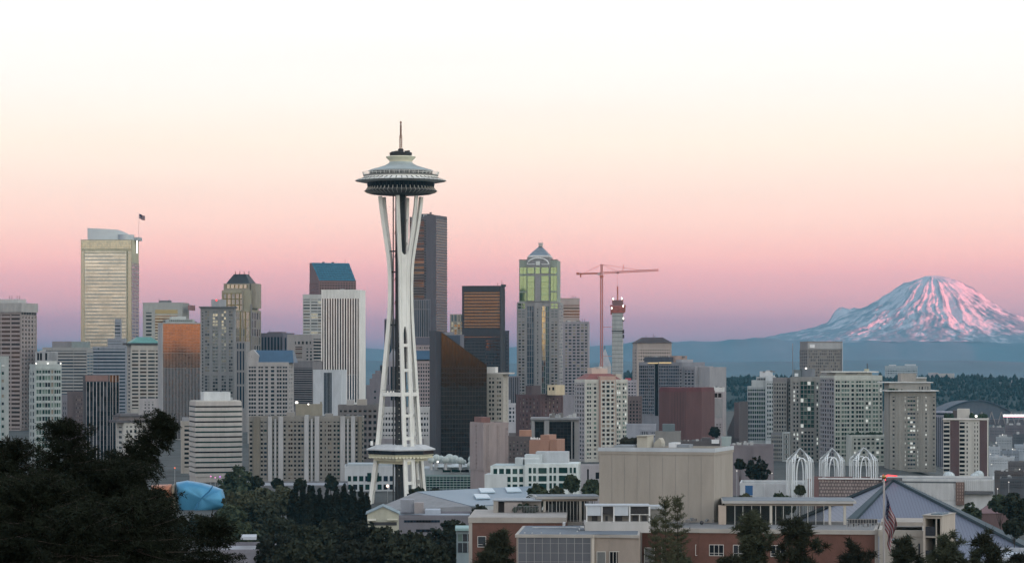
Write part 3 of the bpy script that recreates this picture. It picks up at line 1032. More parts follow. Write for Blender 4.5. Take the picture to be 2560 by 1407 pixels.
t = Tower('office_block', 'black glass slab with white vertical fins and a rust brown top band', 'building', 207, 301, 953, 1800, c=215, side='L', wc=(60, 60, 68), low=1150, dep=24, para=False)
v0 = t.block(215, 301, 937, .3, 1, wall(70, 66, 70)); v1 = t.block(215, 276, 953, 0, .298, wall(70, 66, 70))
t.box('top_band', 216, 273.5, 938, 952.8, wall(130, 92, 82), .28, .3)
WF = wall(205, 196, 196)
t.fac('F', 7, 12.2, .9, .93, ['bk', 'bk', 'dk', 'sm'], u=(215.5, 276), z=954, low=1150, vol=v1, pr=.5, pc=WF, sc=mat('dark_spandrel', (.02, .02, .025), .3, var=.2))
t.fac('F', 3, 12.2, .88, .93, ['bk', 'dk'], u=(276.5, 300.5), z=955, low=1150, vol=v0, pr=.5, pc=WF, sc=MATS['dark_spandrel'])
t.fac('F', 3, None, .88, 1, ['cd'], u=(276.5, 300.5), z=938, low=954.8, vol=v0, pr=.5, pc=WF, name='window')
t.fac('L', 1, None, .5, 1, 'sm', vol=v1, z=956, low=1150)
t.done()

t = Tower('apartment_block', 'dark brown brick block with small pale windows, left of the white finned black slab', 'building', 168, 212, 978, 1900, wc=(92, 76, 78), low=1080)
t.fac('F', 6, 10, .4, .42, ['sm', 'pl', 'pk', 'dk'], t=6, low=1080, u=(184, 211))
t.done()
t = Tower('office_block', 'grey violet block behind the light green condominium, with two columns of windows', 'building', 150, 182, 986, 2000, wc=(108, 104, 114), low=1080)
t.fac('F', 2, 13, .5, .5, 'dk', t=14, low=1080, u=(155, 168))
t.done()
t = Tower('apartment_block', 'light beige block dotted with small square windows, left of the copper tower base', 'building', 349, 396, 996, 2100, wc=(152, 146, 146), low=1075)
t.fac('F', 5, 8, .34, .42, ['sm', 'dk'], t=3, low=1075)
t.done()
t = Tower('office_block', 'small white block with paired square windows under a dark stepped overhanging roof', 'building', 292, 378, 1056, 1650, c=310, side='L', wc=(172, 168, 158), low=1150)
t.fac('F', 6, 13.2, .55, .5, ['dk', 'sm'], u=(311, 376), t=2, low=1150)
t.fac('L', 1, 13.2, .7, .5, 'sm', t=4, low=1150)
DR = wall(84, 78, 82)
t.box('roof_tier', 290, 380, 1050, 1056, DR, -.06, 1.03); t.box('roof_tier', 300, 370, 1042, 1050, wall(110, 98, 96), .1, .9); t.box('roof_tier', 298, 372, 1038, 1042, DR, .05, .95); t.box('roof_tier', 303, 350, 1033, 1038, wall(100, 96, 100), .2, .8)
t.done()

t = Tower('apartment_block', 'narrow tan block with short dark bands, behind the left side of the banded white building', 'building', 452, 482, 1052, 1620, wc=(152, 142, 128), low=1170)
t.fac('F', 1, 11.5, 1, .5, ['dk', 'bk'], u=(461, 480), t=6, low=1170)
t.box('roof_vent', 455, 472, 1043, 1053, wall(130, 130, 135), .2, .6)
t.done()
# white banded building with three facets
t = Tower('office_block', 'white building of thick horizontal bands with a white box on its roof', 'building', 474, 607, 1004, 1500, c=489, side='L', wc=(166, 158, 150), low=1185, para=False, dep=26)
w2, d2 = t.w / 2, t.d / 2
xk = t.U(563)
poly = [(-w2, -d2), (xk, -d2), (w2, -d2 + 4.5), (w2, d2), (-w2, d2)]
t.wb.prism(poly, 0, t.H)
fl = 12.65 * t.k
gi = MB()
for i in range(14):
    z1 = t.H - 2.4 - i * fl
    gm = MB(); e = .06
    pp = [(-w2 - e, -d2 - e), (xk, -d2 - e), (w2 + e, -d2 + 4.5 - e), (w2 + e, d2), (-w2 - e, d2)]
    gm.prism(pp, z1 - fl * .30, z1); gm.build('window_band', G['dg'] if i % 3 else G['bk'], t.root)
    e = .35
    pp = [(-w2 - e, -d2 - e), (xk, -d2 - e), (w2 + e, -d2 + 4.5 - e), (w2 + e, d2 + e), (-w2 - e, d2 + e)]
    t.wb.prism(pp, z1 - fl + .02, z1 - fl * .32)
t.box('penthouse', 513, 580, 980, 1004, wall(182, 186, 186), .25, .75); t.box('penthouse', 579.5, 587, 994, 1004, wall(150, 152, 155), .3, .6); t.mast(557, 975, 981, .3)
mb = MB(); mb.prism([(x * .97, y * .97) for x, y in poly], t.H, t.H + .6); mb.build('roof', wall(178, 172, 160), t.root)
t.done()

# long residential slab in three bays
t = Tower('apartment_block', 'long beige apartment slab with light grey fins, left of the needle tower', 'building', 622, 910, 1040, 1450, wc=(128, 122, 112), low=1200, dep=20)
lg, tn = wall(156, 155, 155), wall(112, 104, 88)
for i, (a, b, n, kind) in enumerate(((623, 632, 1, 0), (651, 658, 1, 0), (659, 668, 1, 1), (681, 685, 1, 1), (691, 695, 1, 1), (708, 715, 1, 0), (720, 732, 2, 2), (734, 741, 1, 0), (744, 752, 1, 0), (752, 760, 1, 1), (772, 776, 1, 1), (782, 786, 1, 1), (799, 806, 1, 0), (811, 815, 1, 2), (819, 829, 2, 2), (833, 840, 1, 0), (842, 850, 1, 1), (863, 867, 1, 1), (872, 877, 1, 1), (888, 895, 1, 0), (905, 909, 1, 1))):
    t.fac('F', n, 10.9, .86, .5, (['bk', 'dk', 'dk', 'sm'], ['bl', 'nv', 'dg', 'sm', 'nv', 'pl'] if i in (2, 9) else ['nv', 'dg', 'dk'], ['dk', 'dbr', 'pk', 'dbr'])[kind], u=(a, b), t=8, low=1200, pr=.25, name='window')
for a, b in ((670, 680), (686, 690.5), (696, 708), (760.5, 771.5), (777, 781.5), (786.5, 798), (850.5, 862.5), (867.5, 871.5), (877.5, 887.5)):
    t.box('pilaster', a, b, 1040 if b - a > 6 else 1046, 1260, lg, -.06, .02)
for a, b in ((633, 650), (896, 904.5)):
    t.box('pilaster', a, b, 1041, 1260, tn, -.05, .02)
t.box('penthouse', 715, 735, 1030, 1041, wall(135, 128, 118), .3, .8); t.box('penthouse', 812, 832, 1034, 1041, wall(130, 126, 120), .3, .8)
t.clutter(12, 640, 900, 1040, 8, 4)
t.done()
t = Tower('apartment_block', 'tan penthouse block with a white lamp at its left corner, behind the long beige slab', 'building', 739, 806, 1010, 1650, wc=(138, 128, 104), low=1060)
t.box('penthouse', 800, 805, 1004, 1011, wall(130, 122, 104), .2, .6)
mb = MB(); mb.box(t.U(738), t.U(745), -t.d / 2 - .3, -t.d / 2 + 2, t.Z(1008), t.Z(1003)); mb.build('lamp', BULB, t.root)
mb = MB(); mb.sphere((t.U(771), -t.d / 2, t.Z(1010)), .5, 8, 6); mb.build('lamp', BULB, t.root)
t.done()
t = Tower('office_block', 'brown grid fronted block with pale roof boxes, between beige slab and needle tower', 'building', 845, 968, 1012, 1600, wc=(104, 97, 96), low=1150)
t.fac('F', 10, 15, .6, .55, ['dk', 'bk', 'dbr'], t=6, low=1150, pr=.5)
t.box('penthouse', 866, 884, 999, 1013, wall(150, 146, 142), .3, .7); t.box('penthouse', 892, 917, 998, 1013, wall(148, 138, 124), .3, .7)
t.clutter(15, 846, 960, 1012, 7, 5)
t.done()
t = Tower('office_block', 'grey violet stepped block with a few dark windows, left of the needle tower legs', 'building', 915, 975, 962, 2400, wc=(108, 100, 108), low=1020, para=False)
v0 = t.block(915, 975, 962, 0, 1); t.block(924, 968, 946, .1, .9); t.block(930, 962, 934, .2, .8); t.block(938, 952, 926, .3, .7)
t.fac('F', 4, 20, .3, .5, 'bk', z=966, low=1015, vol=v0)
t.done()

# ------------------------------------------------------------------ downtown, right of the needle tower
t = Tower('office_tower', 'dark slim slab just left of the needle tower shaft, half hidden by its leg', 'tower', 949, 985, 797, 3000, c=978, wc=(92, 84, 92), low=990, para=False)
v0 = t.block(961, 985, 797, 0, 1); v1 = t.block(949, 961.5, 912, .1, .9)
t.fac('F', 4, None, .7, 1, ['nv', 'sm'], z=800, low=990, vol=v0, pr=.3)
t.fac('F', 2, None, .7, 1, 'bk', z=915, low=990, vol=v1, pr=.3)
t.done()
t = Tower('office_block', 'pale gabled block seen between the left leg and the shaft of the needle tower', 'building', 965, 1002, 902, 2500, wc=(140, 132, 138), low=1000)
t.fac('F', 4, None, .5, 1, 'dk', t=14, low=1000)
t.hip('gable', 902, 870, wall(128, 124, 130), .46, -.2, .2)
t.done()
t = Tower('office_block', 'light office block with rows of dark windows, behind the lower legs of the needle tower', 'building', 950, 1074, 1018, 1480, wc=(160, 160, 160), low=1120)
t.fac('F', 16, 14.5, .62, .48, ['dk', 'nv', 'sm'], t=6, low=1090, u=(955, 1073))
t.box('ledge', 948, 1060, 1095, 1110, wall(128, 124, 130), -.3, .02)
t.done()

# tallest dark tower behind the shaft
t = Tower('skyscraper', 'tall brown black skyscraper behind the upper shaft of the needle tower', 'tower', 1018, 1097, 541, 3600, c=1064, wc=(96, 88, 92), low=860, para=False, dep=52)
BKT = wall(92, 80, 86)
v0 = t.block(1020, 1058, 541, .12, 1)
v1 = t.block(1058.2, 1088, 538, .06, .9, BKT)
gb = ['br', 'gd', 'dbr', 'br']
t.fac('F', 1, 6.6, 1, .62, ['gd', 'br', 'cd'], u=(1021, 1058), vol=v0, z=546, low=860, sc=wall(104, 92, 86))
t.fac('F', 2, 6.6, .9, .7, ['dbr', 'sm'], u=(1058.5, 1063.5), vol=v1, z=548, low=860, pr=.2)
t.fac('R', 1, 6.6, 1, .6, ['sm', 'nv', 'sm'], vol=v1, z=545, low=860, sc=wall(84, 78, 88))
mb = MB(); v = t.vol(1064, 1095, 1.0, 1.3)
v2 = (t.w / 2 + .3, t.w / 2 + 14, t.d * .1, t.d * .62)
v2 = (t.w / 2 - 4, t.w / 2 + 11, t.d / 2 - 18, t.d / 2)
t.wb.box(*v2, 0, t.Z(547)); t.fac('F', 1, 6.6, 1, .62, ['br', 'cd', 'sm'], vol=v2, z=550, low=860, u=None)
t.box('penthouse', 1040, 1062, 533, 541, DARK, .3, .7); t.box('roof_vent', 1057, 1061, 528, 539, wall(130, 110, 110), .5, .55)
t.clutter(5, 1024, 1072, 540, 9, 6)
t.done()
t = Tower('office_tower', 'dark violet slab with tall vertical ribs at the foot of the brown black skyscraper', 'tower', 1026, 1076, 748, 3450, wc=(112, 104, 112), low=850)
t.fac('F', 9, None, .58, 1, ['nv', 'sm'], t=1.5, low=772); t.fac('F', 9, None, .58, 1, ['nv', 'bk'], z=774, low=850)
t.done()

t = Tower('office_tower', 'pinkish grid block with a sloping dark blue roof band, right of the needle tower shaft', 'tower', 1030, 1100, 872, 2450, wc=(146, 128, 128), low=1030, para=False)
v0 = t.block(1030, 1100, 902, 0, 1)
t.fac('F', 11, 9.6, .56, .55, ['dk', 'nv', 'dbr'], vol=v0, z=905, low=1030, u=(1032, 1099))
mb = MB(); v = t.vol(1029, 1101, -.05, 1.0)
mb.prism([(v[0], v[2]), (v[1], v[2]), (v[1], v[3]), (v[0], v[3])], t.Z(898), t.Z(876), 0, [(v[0], v[2] + 9), (v[1], v[2] + 9), (v[1], v[3]), (v[0], v[3])]); mb.build('roof_slope', BR, t.root)
v1 = t.block(1034, 1100, 842, .35, .95); t.fac('F', 11, None, .55, 1, ['dk', 'br', 'pk'], vol=v1, z=867, low=871, u=(1036, 1099), name='window')
t.box('upper_band', 1033, 1100, 843, 862, wall(88, 84, 98), .33, .36)
t.done()

# black slant topped glass building
t = Tower('glass_tower', 'black glass tower with a slanting copper tinted top edge, right of the needle tower', 'tower', 1086, 1217, 829, 1700, c=1103, side='L', wc=(52, 50, 56), low=1120, para=False, dep=24)
w2, d2 = t.w / 2, t.d / 2
BKG = mat('black_curtain_wall', (0.012, 0.011, 0.013), .15, var=.5, scale=.25, spec=.35, bump=.08)
zt, zm = t.Z(829), t.Z(912)
mb = MB()
xm = t.U(1214)
mb.hexa([(-w2, -d2, 0), (w2, -d2, 0), (w2, d2, 0), (-w2, d2, 0), (-w2, -d2, zt), (w2, -d2, zm), (w2, d2, zm), (-w2, d2, zt)])
mb.build('curtain_wall', BKG, t.root)
# copper panes paint in the mirrored sky glow; plain black wall below
pane_n = 16
cop, mir = MB(), MB()
rr = random.Random(4)
for i in range(pane_n):
    u0, u1 = -w2 + t.w * i / pane_n + .12, -w2 + t.w * (i + 1) / pane_n - .12
    zl = zt + (zm - zt) * ((u1 + w2) / t.w) - .4
    zz = t.Z(950) - 3 + rr.uniform(-2, 2) - (1 - abs(i / 8 - 1)) * 2
    mb = MB(); mb.hexa([(u0, -d2 - .06, zz), (u1, -d2 - .06, zz), (u1, -d2 - .01, zz), (u0, -d2 - .01, zz), (u0, -d2 - .06, zt + (zm - zt) * ((u0 + w2) / t.w) - .4), (u1, -d2 - .06, zl), (u1, -d2 - .01, zl), (u0, -d2 - .01, zt + (zm - zt) * ((u0 + w2) / t.w) - .4)])
    o = mb.build('window_strip', mat('sky_glow_glass', (0.07, 0.040, 0.024), .1, metal=.95, var=.35, scale=.5, bump=.06), t.root)
mb = MB()
for j in range(46):
    z = 2 + j * 3.0
    if z < zm - 1:
        mb.box(-w2 + .05, w2 - .05, -d2 - .1, -d2 - .002, z, z + .5)
for i in range(1, 16):
    u = -w2 + t.w * i / 16
    mb.box(u - .1, u + .1, -d2 - .12, -d2 - .003, 1, zm - .3)
mb.build('mullion', mat('bronze_mullion', (0.022, 0.018, 0.018), .5, var=.3, scale=.4), t.root)
mb = MB(); mb.hexa([(-w2 - 3.2, -d2 + 2, 0), (-w2 - .01, -d2 + 1, 0), (-w2 - .01, d2, 0), (-w2 - 3.2, d2, 0), (-w2 - 3.2, -d2 + 2, t.Z(826)), (-w2 - .01, -d2 + 1, t.Z(829)), (-w2 - .01, d2, t.Z(829)), (-w2 - 3.2, d2, t.Z(826))]); mb.build('edge_slab', wall(66, 64, 72), t.root)
t.wb.box(-.5, .5, -.5, .5, 0, 1)
t.done()

t = Tower('office_block', 'dark blue stepped block between the copper tinted slant and the gold windowed tower', 'building', 1106, 1160, 836, 2700, wc=(108, 106, 116), low=900)
t.box('upper_band', 1110, 1150, 838, 862, wall(62, 70, 90), -.03, .02)
t.box('penthouse', 1112, 1136, 830, 837, wall(118, 118, 126), .3, .7)
t.done()
t = Tower('office_tower', 'small cream and grey tower top left of the gold windowed black tower', 'tower', 1125, 1160, 785, 3150, wc=(150, 138, 122), low=850)
t.fac('F', 4, None, .7, 1, ['sv', 'bl'], u=(1126, 1160), t=1, low=803, name='window')
t.fac('F', 4, 6.4, .7, .8, ['pk', 'gd', 'cm'], u=(1126, 1160), z=804, low=836)
t.done()

t = Tower('office_tower', 'black framed tower with rows of glowing gold windows', 'tower', 1155, 1262, 714, 2900, c=1251, wc=(60, 54, 60), low=950, dep=40)
t.fac('F', 26, 7.9, .6, .62, ['gd', 'gd', 'gd', 'gd'], z=727, low=822, u=(1159, 1250), pr=.3, tilt=.08)
t.fac('F', 26, 7.9, .6, .62, ['gd', 'cu', 'cu'], z=838, low=846, u=(1159, 1250), pr=.3)
t.fac('F', 16, 7.9, .6, .62, ['bk', 'dk', 'dk'], z=847, low=936, u=(1159, 1213), pr=.3)
t.fac('F', 10, 7.9, .6, .62, ['cu', 'cd', 'cu'], z=847, low=880, u=(1214, 1250), pr=.3)
t.fac('F', 10, 7.9, .6, .62, ['bk', 'cd', 'dk'], z=880, low=936, u=(1214, 1250), pr=.3)
t.fac('R', 1, None, .5, 1, 'bk', t=6, low=940)
for x in (1238, 1249, 1252):
    t.mast(x, 698 if x == 1249 else 706, 715, .5)
t.box('roof_vent', 1248, 1259, 710, 715, DARK, .4, .6)
t.done()
t = Tower('office_block', 'dark side block with two columns of openings, right behind the gold windowed tower', 'building', 1255, 1273, 826, 2950, wc=(84, 82, 94), low=950)
t.fac('F', 2, 9, .5, .5, 'bk', t=6, low=950, u=(1264, 1272))
t.done()

# green topped stepped tower with arch and pyramid
t = Tower('skyscraper', 'tall stepped tower with a green glass top, white arch and blue pyramid roof', 'tower', 1296, 1404, 755, 3000, c=1394, wc=(142, 136, 134), low=990, para=False, dep=44)
GV = wall(128, 150, 110)
v0 = t.block(1292, 1398, 755, 0, 1)
v1 = t.block(1297, 1392, 650, .08, .92, wall(134, 144, 126))
v2 = t.block(1317, 1375, 648, -.03, .8, wall(132, 128, 128), z0=t.Z(754.5))
va = t.block(1292.5, 1316, 756, -.02, .2); vb = t.block(1374, 1398, 756, -.02, .2)
gp = mat('green_pier', (0.12, 0.19, 0.095), .5, metal=.2, var=.1)
for ya, yb in ((668, 684), (689, 727), (731, 752)):
    t.fac('F', 2, None, .92, 1, 'gm', u=(1298, 1316), tilt=.08, z=ya, low=yb, vol=v1, pr=.4, pc=gp, name='window')
    t.fac('F', 2, None, .92, 1, 'gm', u=(1375.5, 1391.5), tilt=.08, z=ya, low=yb, vol=v1, pr=.4, pc=gp, name='window')
for ya, yb in ((668, 684), (689, 752)):
    t.fac('F', 1, 15.9 if yb < 700 else 15.7, .94, .96, 'gm', u=(1318, 1337), tilt=.08, z=ya, low=yb, vol=v2, pc=gp, name='window')
    t.fac('F', 1, 15.9 if yb < 700 else 15.7, .94, .96, 'gm', u=(1352.5, 1373), tilt=.08, z=ya, low=yb, vol=v2, pc=gp, name='window')
t.fac('F', 1, None, .9, 1, 'gm', u=(1338, 1351), z=668, low=684, vol=v2, name='window')
t.fac('F', 1, 8.5, .45, .6, 'bk', u=(1339, 1350), z=689, low=752, vol=v2, name='window', pr=.2)
for vv, a, b in ((va, 1294, 1314), (vb, 1376, 1396)):
    t.fac('F', 2, 7.8, .86, .8, 'gm', u=(a, b), z=757, low=772, vol=vv, tilt=.08)
    t.fac('F', 2, 7.8, .78, .62, ['pl', 'pk', 'pl'], u=(a, b), z=773, low=800, vol=vv)
    t.fac('F', 2, 7.8, .72, .56, ['pl', 'pk', 'br', 'sm', 'dk'], u=(a, b), z=800, low=985, vol=vv)
t.fac('F', 1, 8.4, .6, .6, ['sm', 'bl', 'pl', 'dk'], u=(1338.5, 1351), z=768, low=985, vol=t.vol(1336, 1354, -.05, .1), name='window')
t.block(1336, 1354, 756, -.05, .1)
t.fac('F', 3, 14, .8, .92, ['bl', 'nv', 'bl'], u=(1317, 1335), z=764, low=985, vol=v0, pr=.2, name='window')
t.fac('F', 3, 14, .8, .92, ['yg', 'ch', 'yg'], u=(1354.5, 1364), z=764, low=900, vol=v0, pr=.2, name='window')  # gold sky reflection put into the colour of these panes
t.fac('F', 2, 14, .8, .92, ['gn', 'bl'], u=(1364.5, 1373), z=764, low=985, vol=v0, pr=.2, name='window')
t.fac('F', 2, 14, .8, .92, ['bl', 'gn', 'cd'], u=(1354.5, 1364), z=900, low=985, vol=v0, pr=.2, name='window')
t.fac('R', 3, 8, .6, .5, ['sm', 'pl', 'dk'], z=760, low=985, vol=v0)
fr = t.fr('F', v2)
mb = MB()
u0, u1 = t.U(1319) - v2[0], t.U(1372) - v2[0]
uc, hw = (u0 + u1) / 2, (u1 - u0) / 2
pts = []
for i in range(17):
    a = math.pi * (i / 16)
    uu = uc - hw * math.cos(a); zz = t.Z(661) + (t.Z(645) - t.Z(661)) * math.sin(a)
    x, y = fr[0][0] + uu, fr[0][1] - .5
    pts.append((x, y, zz))
mb.tube(pts, 1.0, 6); mb.tube([pts[0], (t.U(1337), fr[0][1] - .5, t.Z(661))], .7, 5); mb.tube([pts[-1], (t.U(1354), fr[0][1] - .5, t.Z(661))], .7, 5)
mb.build('arch', wall(190, 190, 186), t.root)
t.box('arch_panel', 1340, 1350, 653, 663, wall(190, 195, 185), -.05, -.03)
t.box('neck', 1318, 1374, 642, 649, wall(128, 124, 122), 0, .8)
t.box('roof_band', 1320, 1372, 637.5, 642, wall(190, 190, 188), .03, .77)
t.hip('roof_slope', 638, 614, mat('blue_slate', (0.16, 0.20, 0.25), .5, var=.15), .43, .3, .02, vol=t.vol(1322, 1371, .05, .75))
mb = MB()
vv = t.vol(1322, 1371, .05, .75); cx, cyy = (vv[0] + vv[1]) / 2, (vv[2] + vv[3]) / 2
for j in range(1, 5):
    q = j / 5; z = t.Z(638) + (t.Z(614) - t.Z(638)) * q
    hx, hy = (vv[1] - vv[0]) / 2 * (1 - q * .86) + .35, (vv[3] - vv[2]) / 2 * (1 - q * .98) + .5
    mb.box(cx - hx, cx + hx, cyy - hy, cyy + hy, z, z + .5)
mb.build('roof_seam', wall(150, 160, 170), t.root)
t.box('lantern', 1343, 1352, 606, 615, wall(170, 160, 150), .32, .48)
for x in (1342.5, 1345.5, 1349.5, 1352.5):
    t.mast(x, 603, 612, .4, .4, wall(200, 185, 175), 'finial')
for a, b in ((1297.5, 1316), (1375, 1392)):
    for x in (a, a + 6, b - 2):
        t.box('crown_post', x, x + 2, 651, 657, wall(120, 100, 100), .1, .14)
    t.box('crown_beam', a - 1, b + 1, 648, 651.5, wall(125, 105, 104), .09, .16)
t.done()

t = Tower('office_tower', 'beige tower top with broad brown bands, right of the green topped tower', 'tower', 1400, 1449, 745, 3250, wc=(165, 142, 132), low=830)
t.fac('F', 1, 7.6, 1, .5, ['br', 'cd'], z=759, low=800)
for x in (1430, 1433, 1438):
    t.mast(x, 739, 746, .4)
t.done()
t = Tower('office_tower', 'grey violet tower gridded with square dark windows, right of the green topped tower', 'tower', 1407, 1474, 804, 2850, c=1471, wc=(138, 130, 136), low=990)
t.fac('F', 6, 7.9, .68, .56, ['dk', 'nv', 'dk', 'dk', 'pk'], t=3, low=985, u=(1410, 1471))
t.clutter(31, 1412, 1452, 804, 6, 5)
t.mast(1454, 797, 805, .5); t.mast(1460, 796, 805, .5)
t.done()

# distant old tower with a pyramid tip, behind the crane
t = Tower('office_tower', 'slender old tower with a steep pyramid tip, far behind the crane mast', 'tower', 1497, 1528, 915, 3900, wc=(170, 160, 155), low=950)
t.hip('roof_slope', 915, 872, wall(150, 150, 156), .46, .2, 0)
t.mast(1512, 864, 874, .5, .5)
t.done()

# tower crane
CRD = 2450.0
kc = CRD / F
ZC = lambda y: EYE + (HOR - y) * kc
XC = lambda x: T(x) * CRD
CRM = mat('crane_red', (0.42, 0.15, 0.11), .6, var=.15, scale=.3)
gz = 0.0
root = empty('tower_crane', (XC(1504), CRD, gz))
tag(root, 'red lattice tower crane standing beside the bare concrete core', 'crane')


def lattice(mb, a, b, w, h, n, r, tri=False):
    """square or triangular lattice girder from a to b"""
    a, b = Vector(a), Vector(b)
    d = (b - a).normalized()
    up = Vector((0, 0, 1)) if abs(d.z) < .9 else Vector((0, 1, 0))
    s1 = d.cross(up).normalized(); s2 = s1.cross(d)
    cs = [s1 * w / 2 - s2 * h / 2, -s1 * w / 2 - s2 * h / 2] + ([s2 * h / 2] if tri else [-s1 * w / 2 + s2 * h / 2, s1 * w / 2 + s2 * h / 2])
    for c in cs:
        mb.tube([a + c, b + c], r, 5)
    K = len(cs)
    for i in range(n):
        p, q = a.lerp(b, i / n), a.lerp(b, (i + 1) / n)
        for j in range(K):
            mb.tube([p + cs[j], q + cs[(j + 1) % K]], r * .6, 4)
            mb.tube([q + cs[j], q + cs[(j + 1) % K]], r * .6, 4)


mb = MB(); lattice(mb, (0, 0, 0), (0, 0, ZC(692)), 2.2, 2.2, 42, .34); mb.build('mast', CRM, root)
mb = MB(); mb.box(-1.7, 1.7, -1.7, 1.7, ZC(694), ZC(688)); mb.build('slewing_ring', CRM, root)
mb = MB(); lattice(mb, (0, 0, ZC(688)), (0, 0, ZC(661)), 1.6, 1.6, 6, .26); mb.build('tower_head', CRM, root)
XJ = lambda x: (x - 1504) * kc
mb = MB(); lattice(mb, (XJ(1508), 0, ZC(682)), (XJ(1646), 0, ZC(675)), 1.3, 1.6, 30, .2, True); mb.build('jib', CRM, root)
mb = MB(); lattice(mb, (XJ(1503), 0, ZC(683)), (XJ(1443), 0, ZC(684.5)), 1.5, .9, 12, .3); mb.build('counter_jib', CRM, root)
mb = MB(); mb.box(XJ(1441), XJ(1448), -1, 1, ZC(687), ZC(681)); mb.box(XJ(1450), XJ(1453.5), -.8, .8, ZC(693), ZC(684)); mb.build('counterweight', CRM, root)
mb = MB()
for x, y in ((1460, 683), (1545, 679), (1605, 676)):
    mb.tube([(0, 0, ZC(661)), (XJ(x), 0, ZC(y))], .14, 4)
mb.build('pendant_cable', CRM, root)
mb = MB(); mb.tube([(XJ(1557), 0, ZC(678)), (XJ(1559), 0, ZC(662))], .25, 4); mb.build('signal_pole', CRM, root)
mb = MB(); mb.box(XJ(1542), XJ(1547), -.7, .7, ZC(684), ZC(680)); mb.build('trolley', DARK, root)
mb = MB(); mb.tube([(XJ(1543), 0, ZC(684)), (XJ(1543), 0, ZC(716))], .09, 4); mb.build('hoist_rope', CRM, root)
mb = MB(); mb.box(XJ(1494), XJ(1500), -2.4, -.9, ZC(688), ZC(682)); mb.build('cab', wall(180, 150, 145), root)
mb = MB()
for y in (817, 890):
    mb.tube([(1.1, 0, ZC(y)), (XJ(1532), 2, ZC(y))], .2, 4)
mb.build('tie_beam', CRM, root)

# concrete core under construction
t = Tower('concrete_core', 'bare concrete core of a tower under construction with red climbing formwork on top', 'tower', 1530, 1558, 779, 2450, c=1556, wc=(146, 150, 148), low=960, para=False, dep=12)
w2, d2 = t.w / 2, t.d / 2
t.wb.box(-w2, w2, -d2, d2, 0, t.H)
SL = mat('pour_joint', tuple(c * .55 for c in L(150, 150, 148)), .9, var=.2)
mb = MB()
for i in range(15):
    z = t.H - i * 10.5 * t.k
    mb.box(-w2 - .14, w2 + .14, -d2 - .14, d2 + .14, z - .5, z)
mb.build('pour_joint', SL, t.root)
mb = MB(); mb.box(-w2 - .2, w2 + .2, -d2 - .2, d2 + .2, t.Z(829), t.Z(826)); mb.build('pour_ring', DARK, t.root)
RF = mat('formwork_red', (0.30, 0.10, 0.085), .7, var=.3, scale=.5)
t.box('formwork', 1529.5, 1559, 764, 782, RF, -.05, 1.05)
t.box('formwork', 1531, 1556, 750, 763, wall(120, 82, 82), .05, .95)
for a, b, y0, y1 in ((1526, 1529, 764, 786), (1559, 1562, 764, 780), (1525, 1530, 762, 766), (1559, 1563, 762, 766), (1530, 1533, 748, 758), (1553, 1556, 748, 756)):
    t.box('scaffold_platform', a, b, y0, y1, RF, .1, .9)
mb = MB(); lattice(mb, (t.U(1543), 0, t.Z(750)), (t.U(1543), 0, t.Z(716)), .9, .9, 10, .22); mb.build('boom', CRM, t.root)
for x, y in ((1533, 747), (1554.5, 746), (1529.5, 770), (1558, 765), (1558.5, 796)):
    mb = MB(); mb.sphere((t.U(x), -d2 - .6, t.Z(y)), .6, 8, 6, sq=(1, 1, 2)); mb.build('work_lamp', BULB, t.root)
for y in (800, 830, 842):
    t.box('hoist_cage', 1556.5, 1560, y - 6, y + 3, DARK, .1, .4)
t.done()

t = Tower('office_tower', 'cream tower under a dark hipped roof, with many small square windows', 'tower', 1582, 1679, 856, 2800, c=1593, side='L', wc=(164, 146, 134), low=970, dep=40)
t.fac('F', 14, 8.1, .5, .52, ['dk', 'bk', 'br'], z=870, low=970, u=(1594, 1678), pr=.45)
t.fac('L', 2, 8.1, .5, .52, 'dk', z=870, low=970)
t.hip('roof_slope', 857, 843, mat('brown_roof', (0.055, 0.042, 0.045), .7, var=.2), .22, 1.2)
mb = MB()
for i in range(29):
    u = t.w * (i + .5) / 29
    t.fbox(mb, t.fr('F'), u - .15, u + .15, t.Z(869), t.Z(858), -.05, .25)
mb.build('rib', wall(150, 132, 122), t.root)
t.mast(1638, 834, 845, .4); t.mast(1643, 838, 845, .5); t.mast(1621, 838, 845, .5)
t.done()

# dark blue glass condominium with balconies
t = Tower('condominium_tower', 'blue glass condominium with a dark top and a blank grey wing on the right', 'tower', 1596, 1762, 905, 2300, c=1705, wc=(118, 118, 126), low=1040, para=False, dep=30)
v0 = t.block(1597, 1705, 905, 0, 1)
t.box('upper_storey', 1606, 1672, 892, 905.5, wall(66, 70, 84), .08, .8); t.box('penthouse', 1663, 1678, 889, 906, wall(150, 120, 105), .2, .7); t.box('penthouse', 1678.5, 1693, 898, 906, wall(140, 140, 145), .2, .7)
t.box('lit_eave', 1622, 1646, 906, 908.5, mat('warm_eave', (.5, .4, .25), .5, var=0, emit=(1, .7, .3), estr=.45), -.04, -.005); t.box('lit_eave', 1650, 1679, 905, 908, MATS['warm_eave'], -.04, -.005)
for a, b, n, gs in ((1598, 1621, 5, ['nv', 'sm', 'dk']), (1622, 1636, 3, ['bl', 'nv', 'sm', 'sv']), (1648, 1672, 6, ['bl', 'nv', 'bl', 'sm', 'sv']), (1673, 1698, 6, ['bl', 'nv', 'bl', 'sm'])):
    t.fac('F', n, 8.4, .86, .72, gs, u=(a, b), z=912, low=1035, vol=v0, pr=.4)
t.fac('F', 1, None, .9, 1, 'bk', u=(1637, 1647), z=908, low=1040, vol=v0, name='window_strip')
t.fac('F', 1, 8.4, .8, .5, ['bk', 'dk'], u=(1699, 1705), z=920, low=1035, vol=v0, name='window')
w2, d2 = t.w / 2, t.d / 2
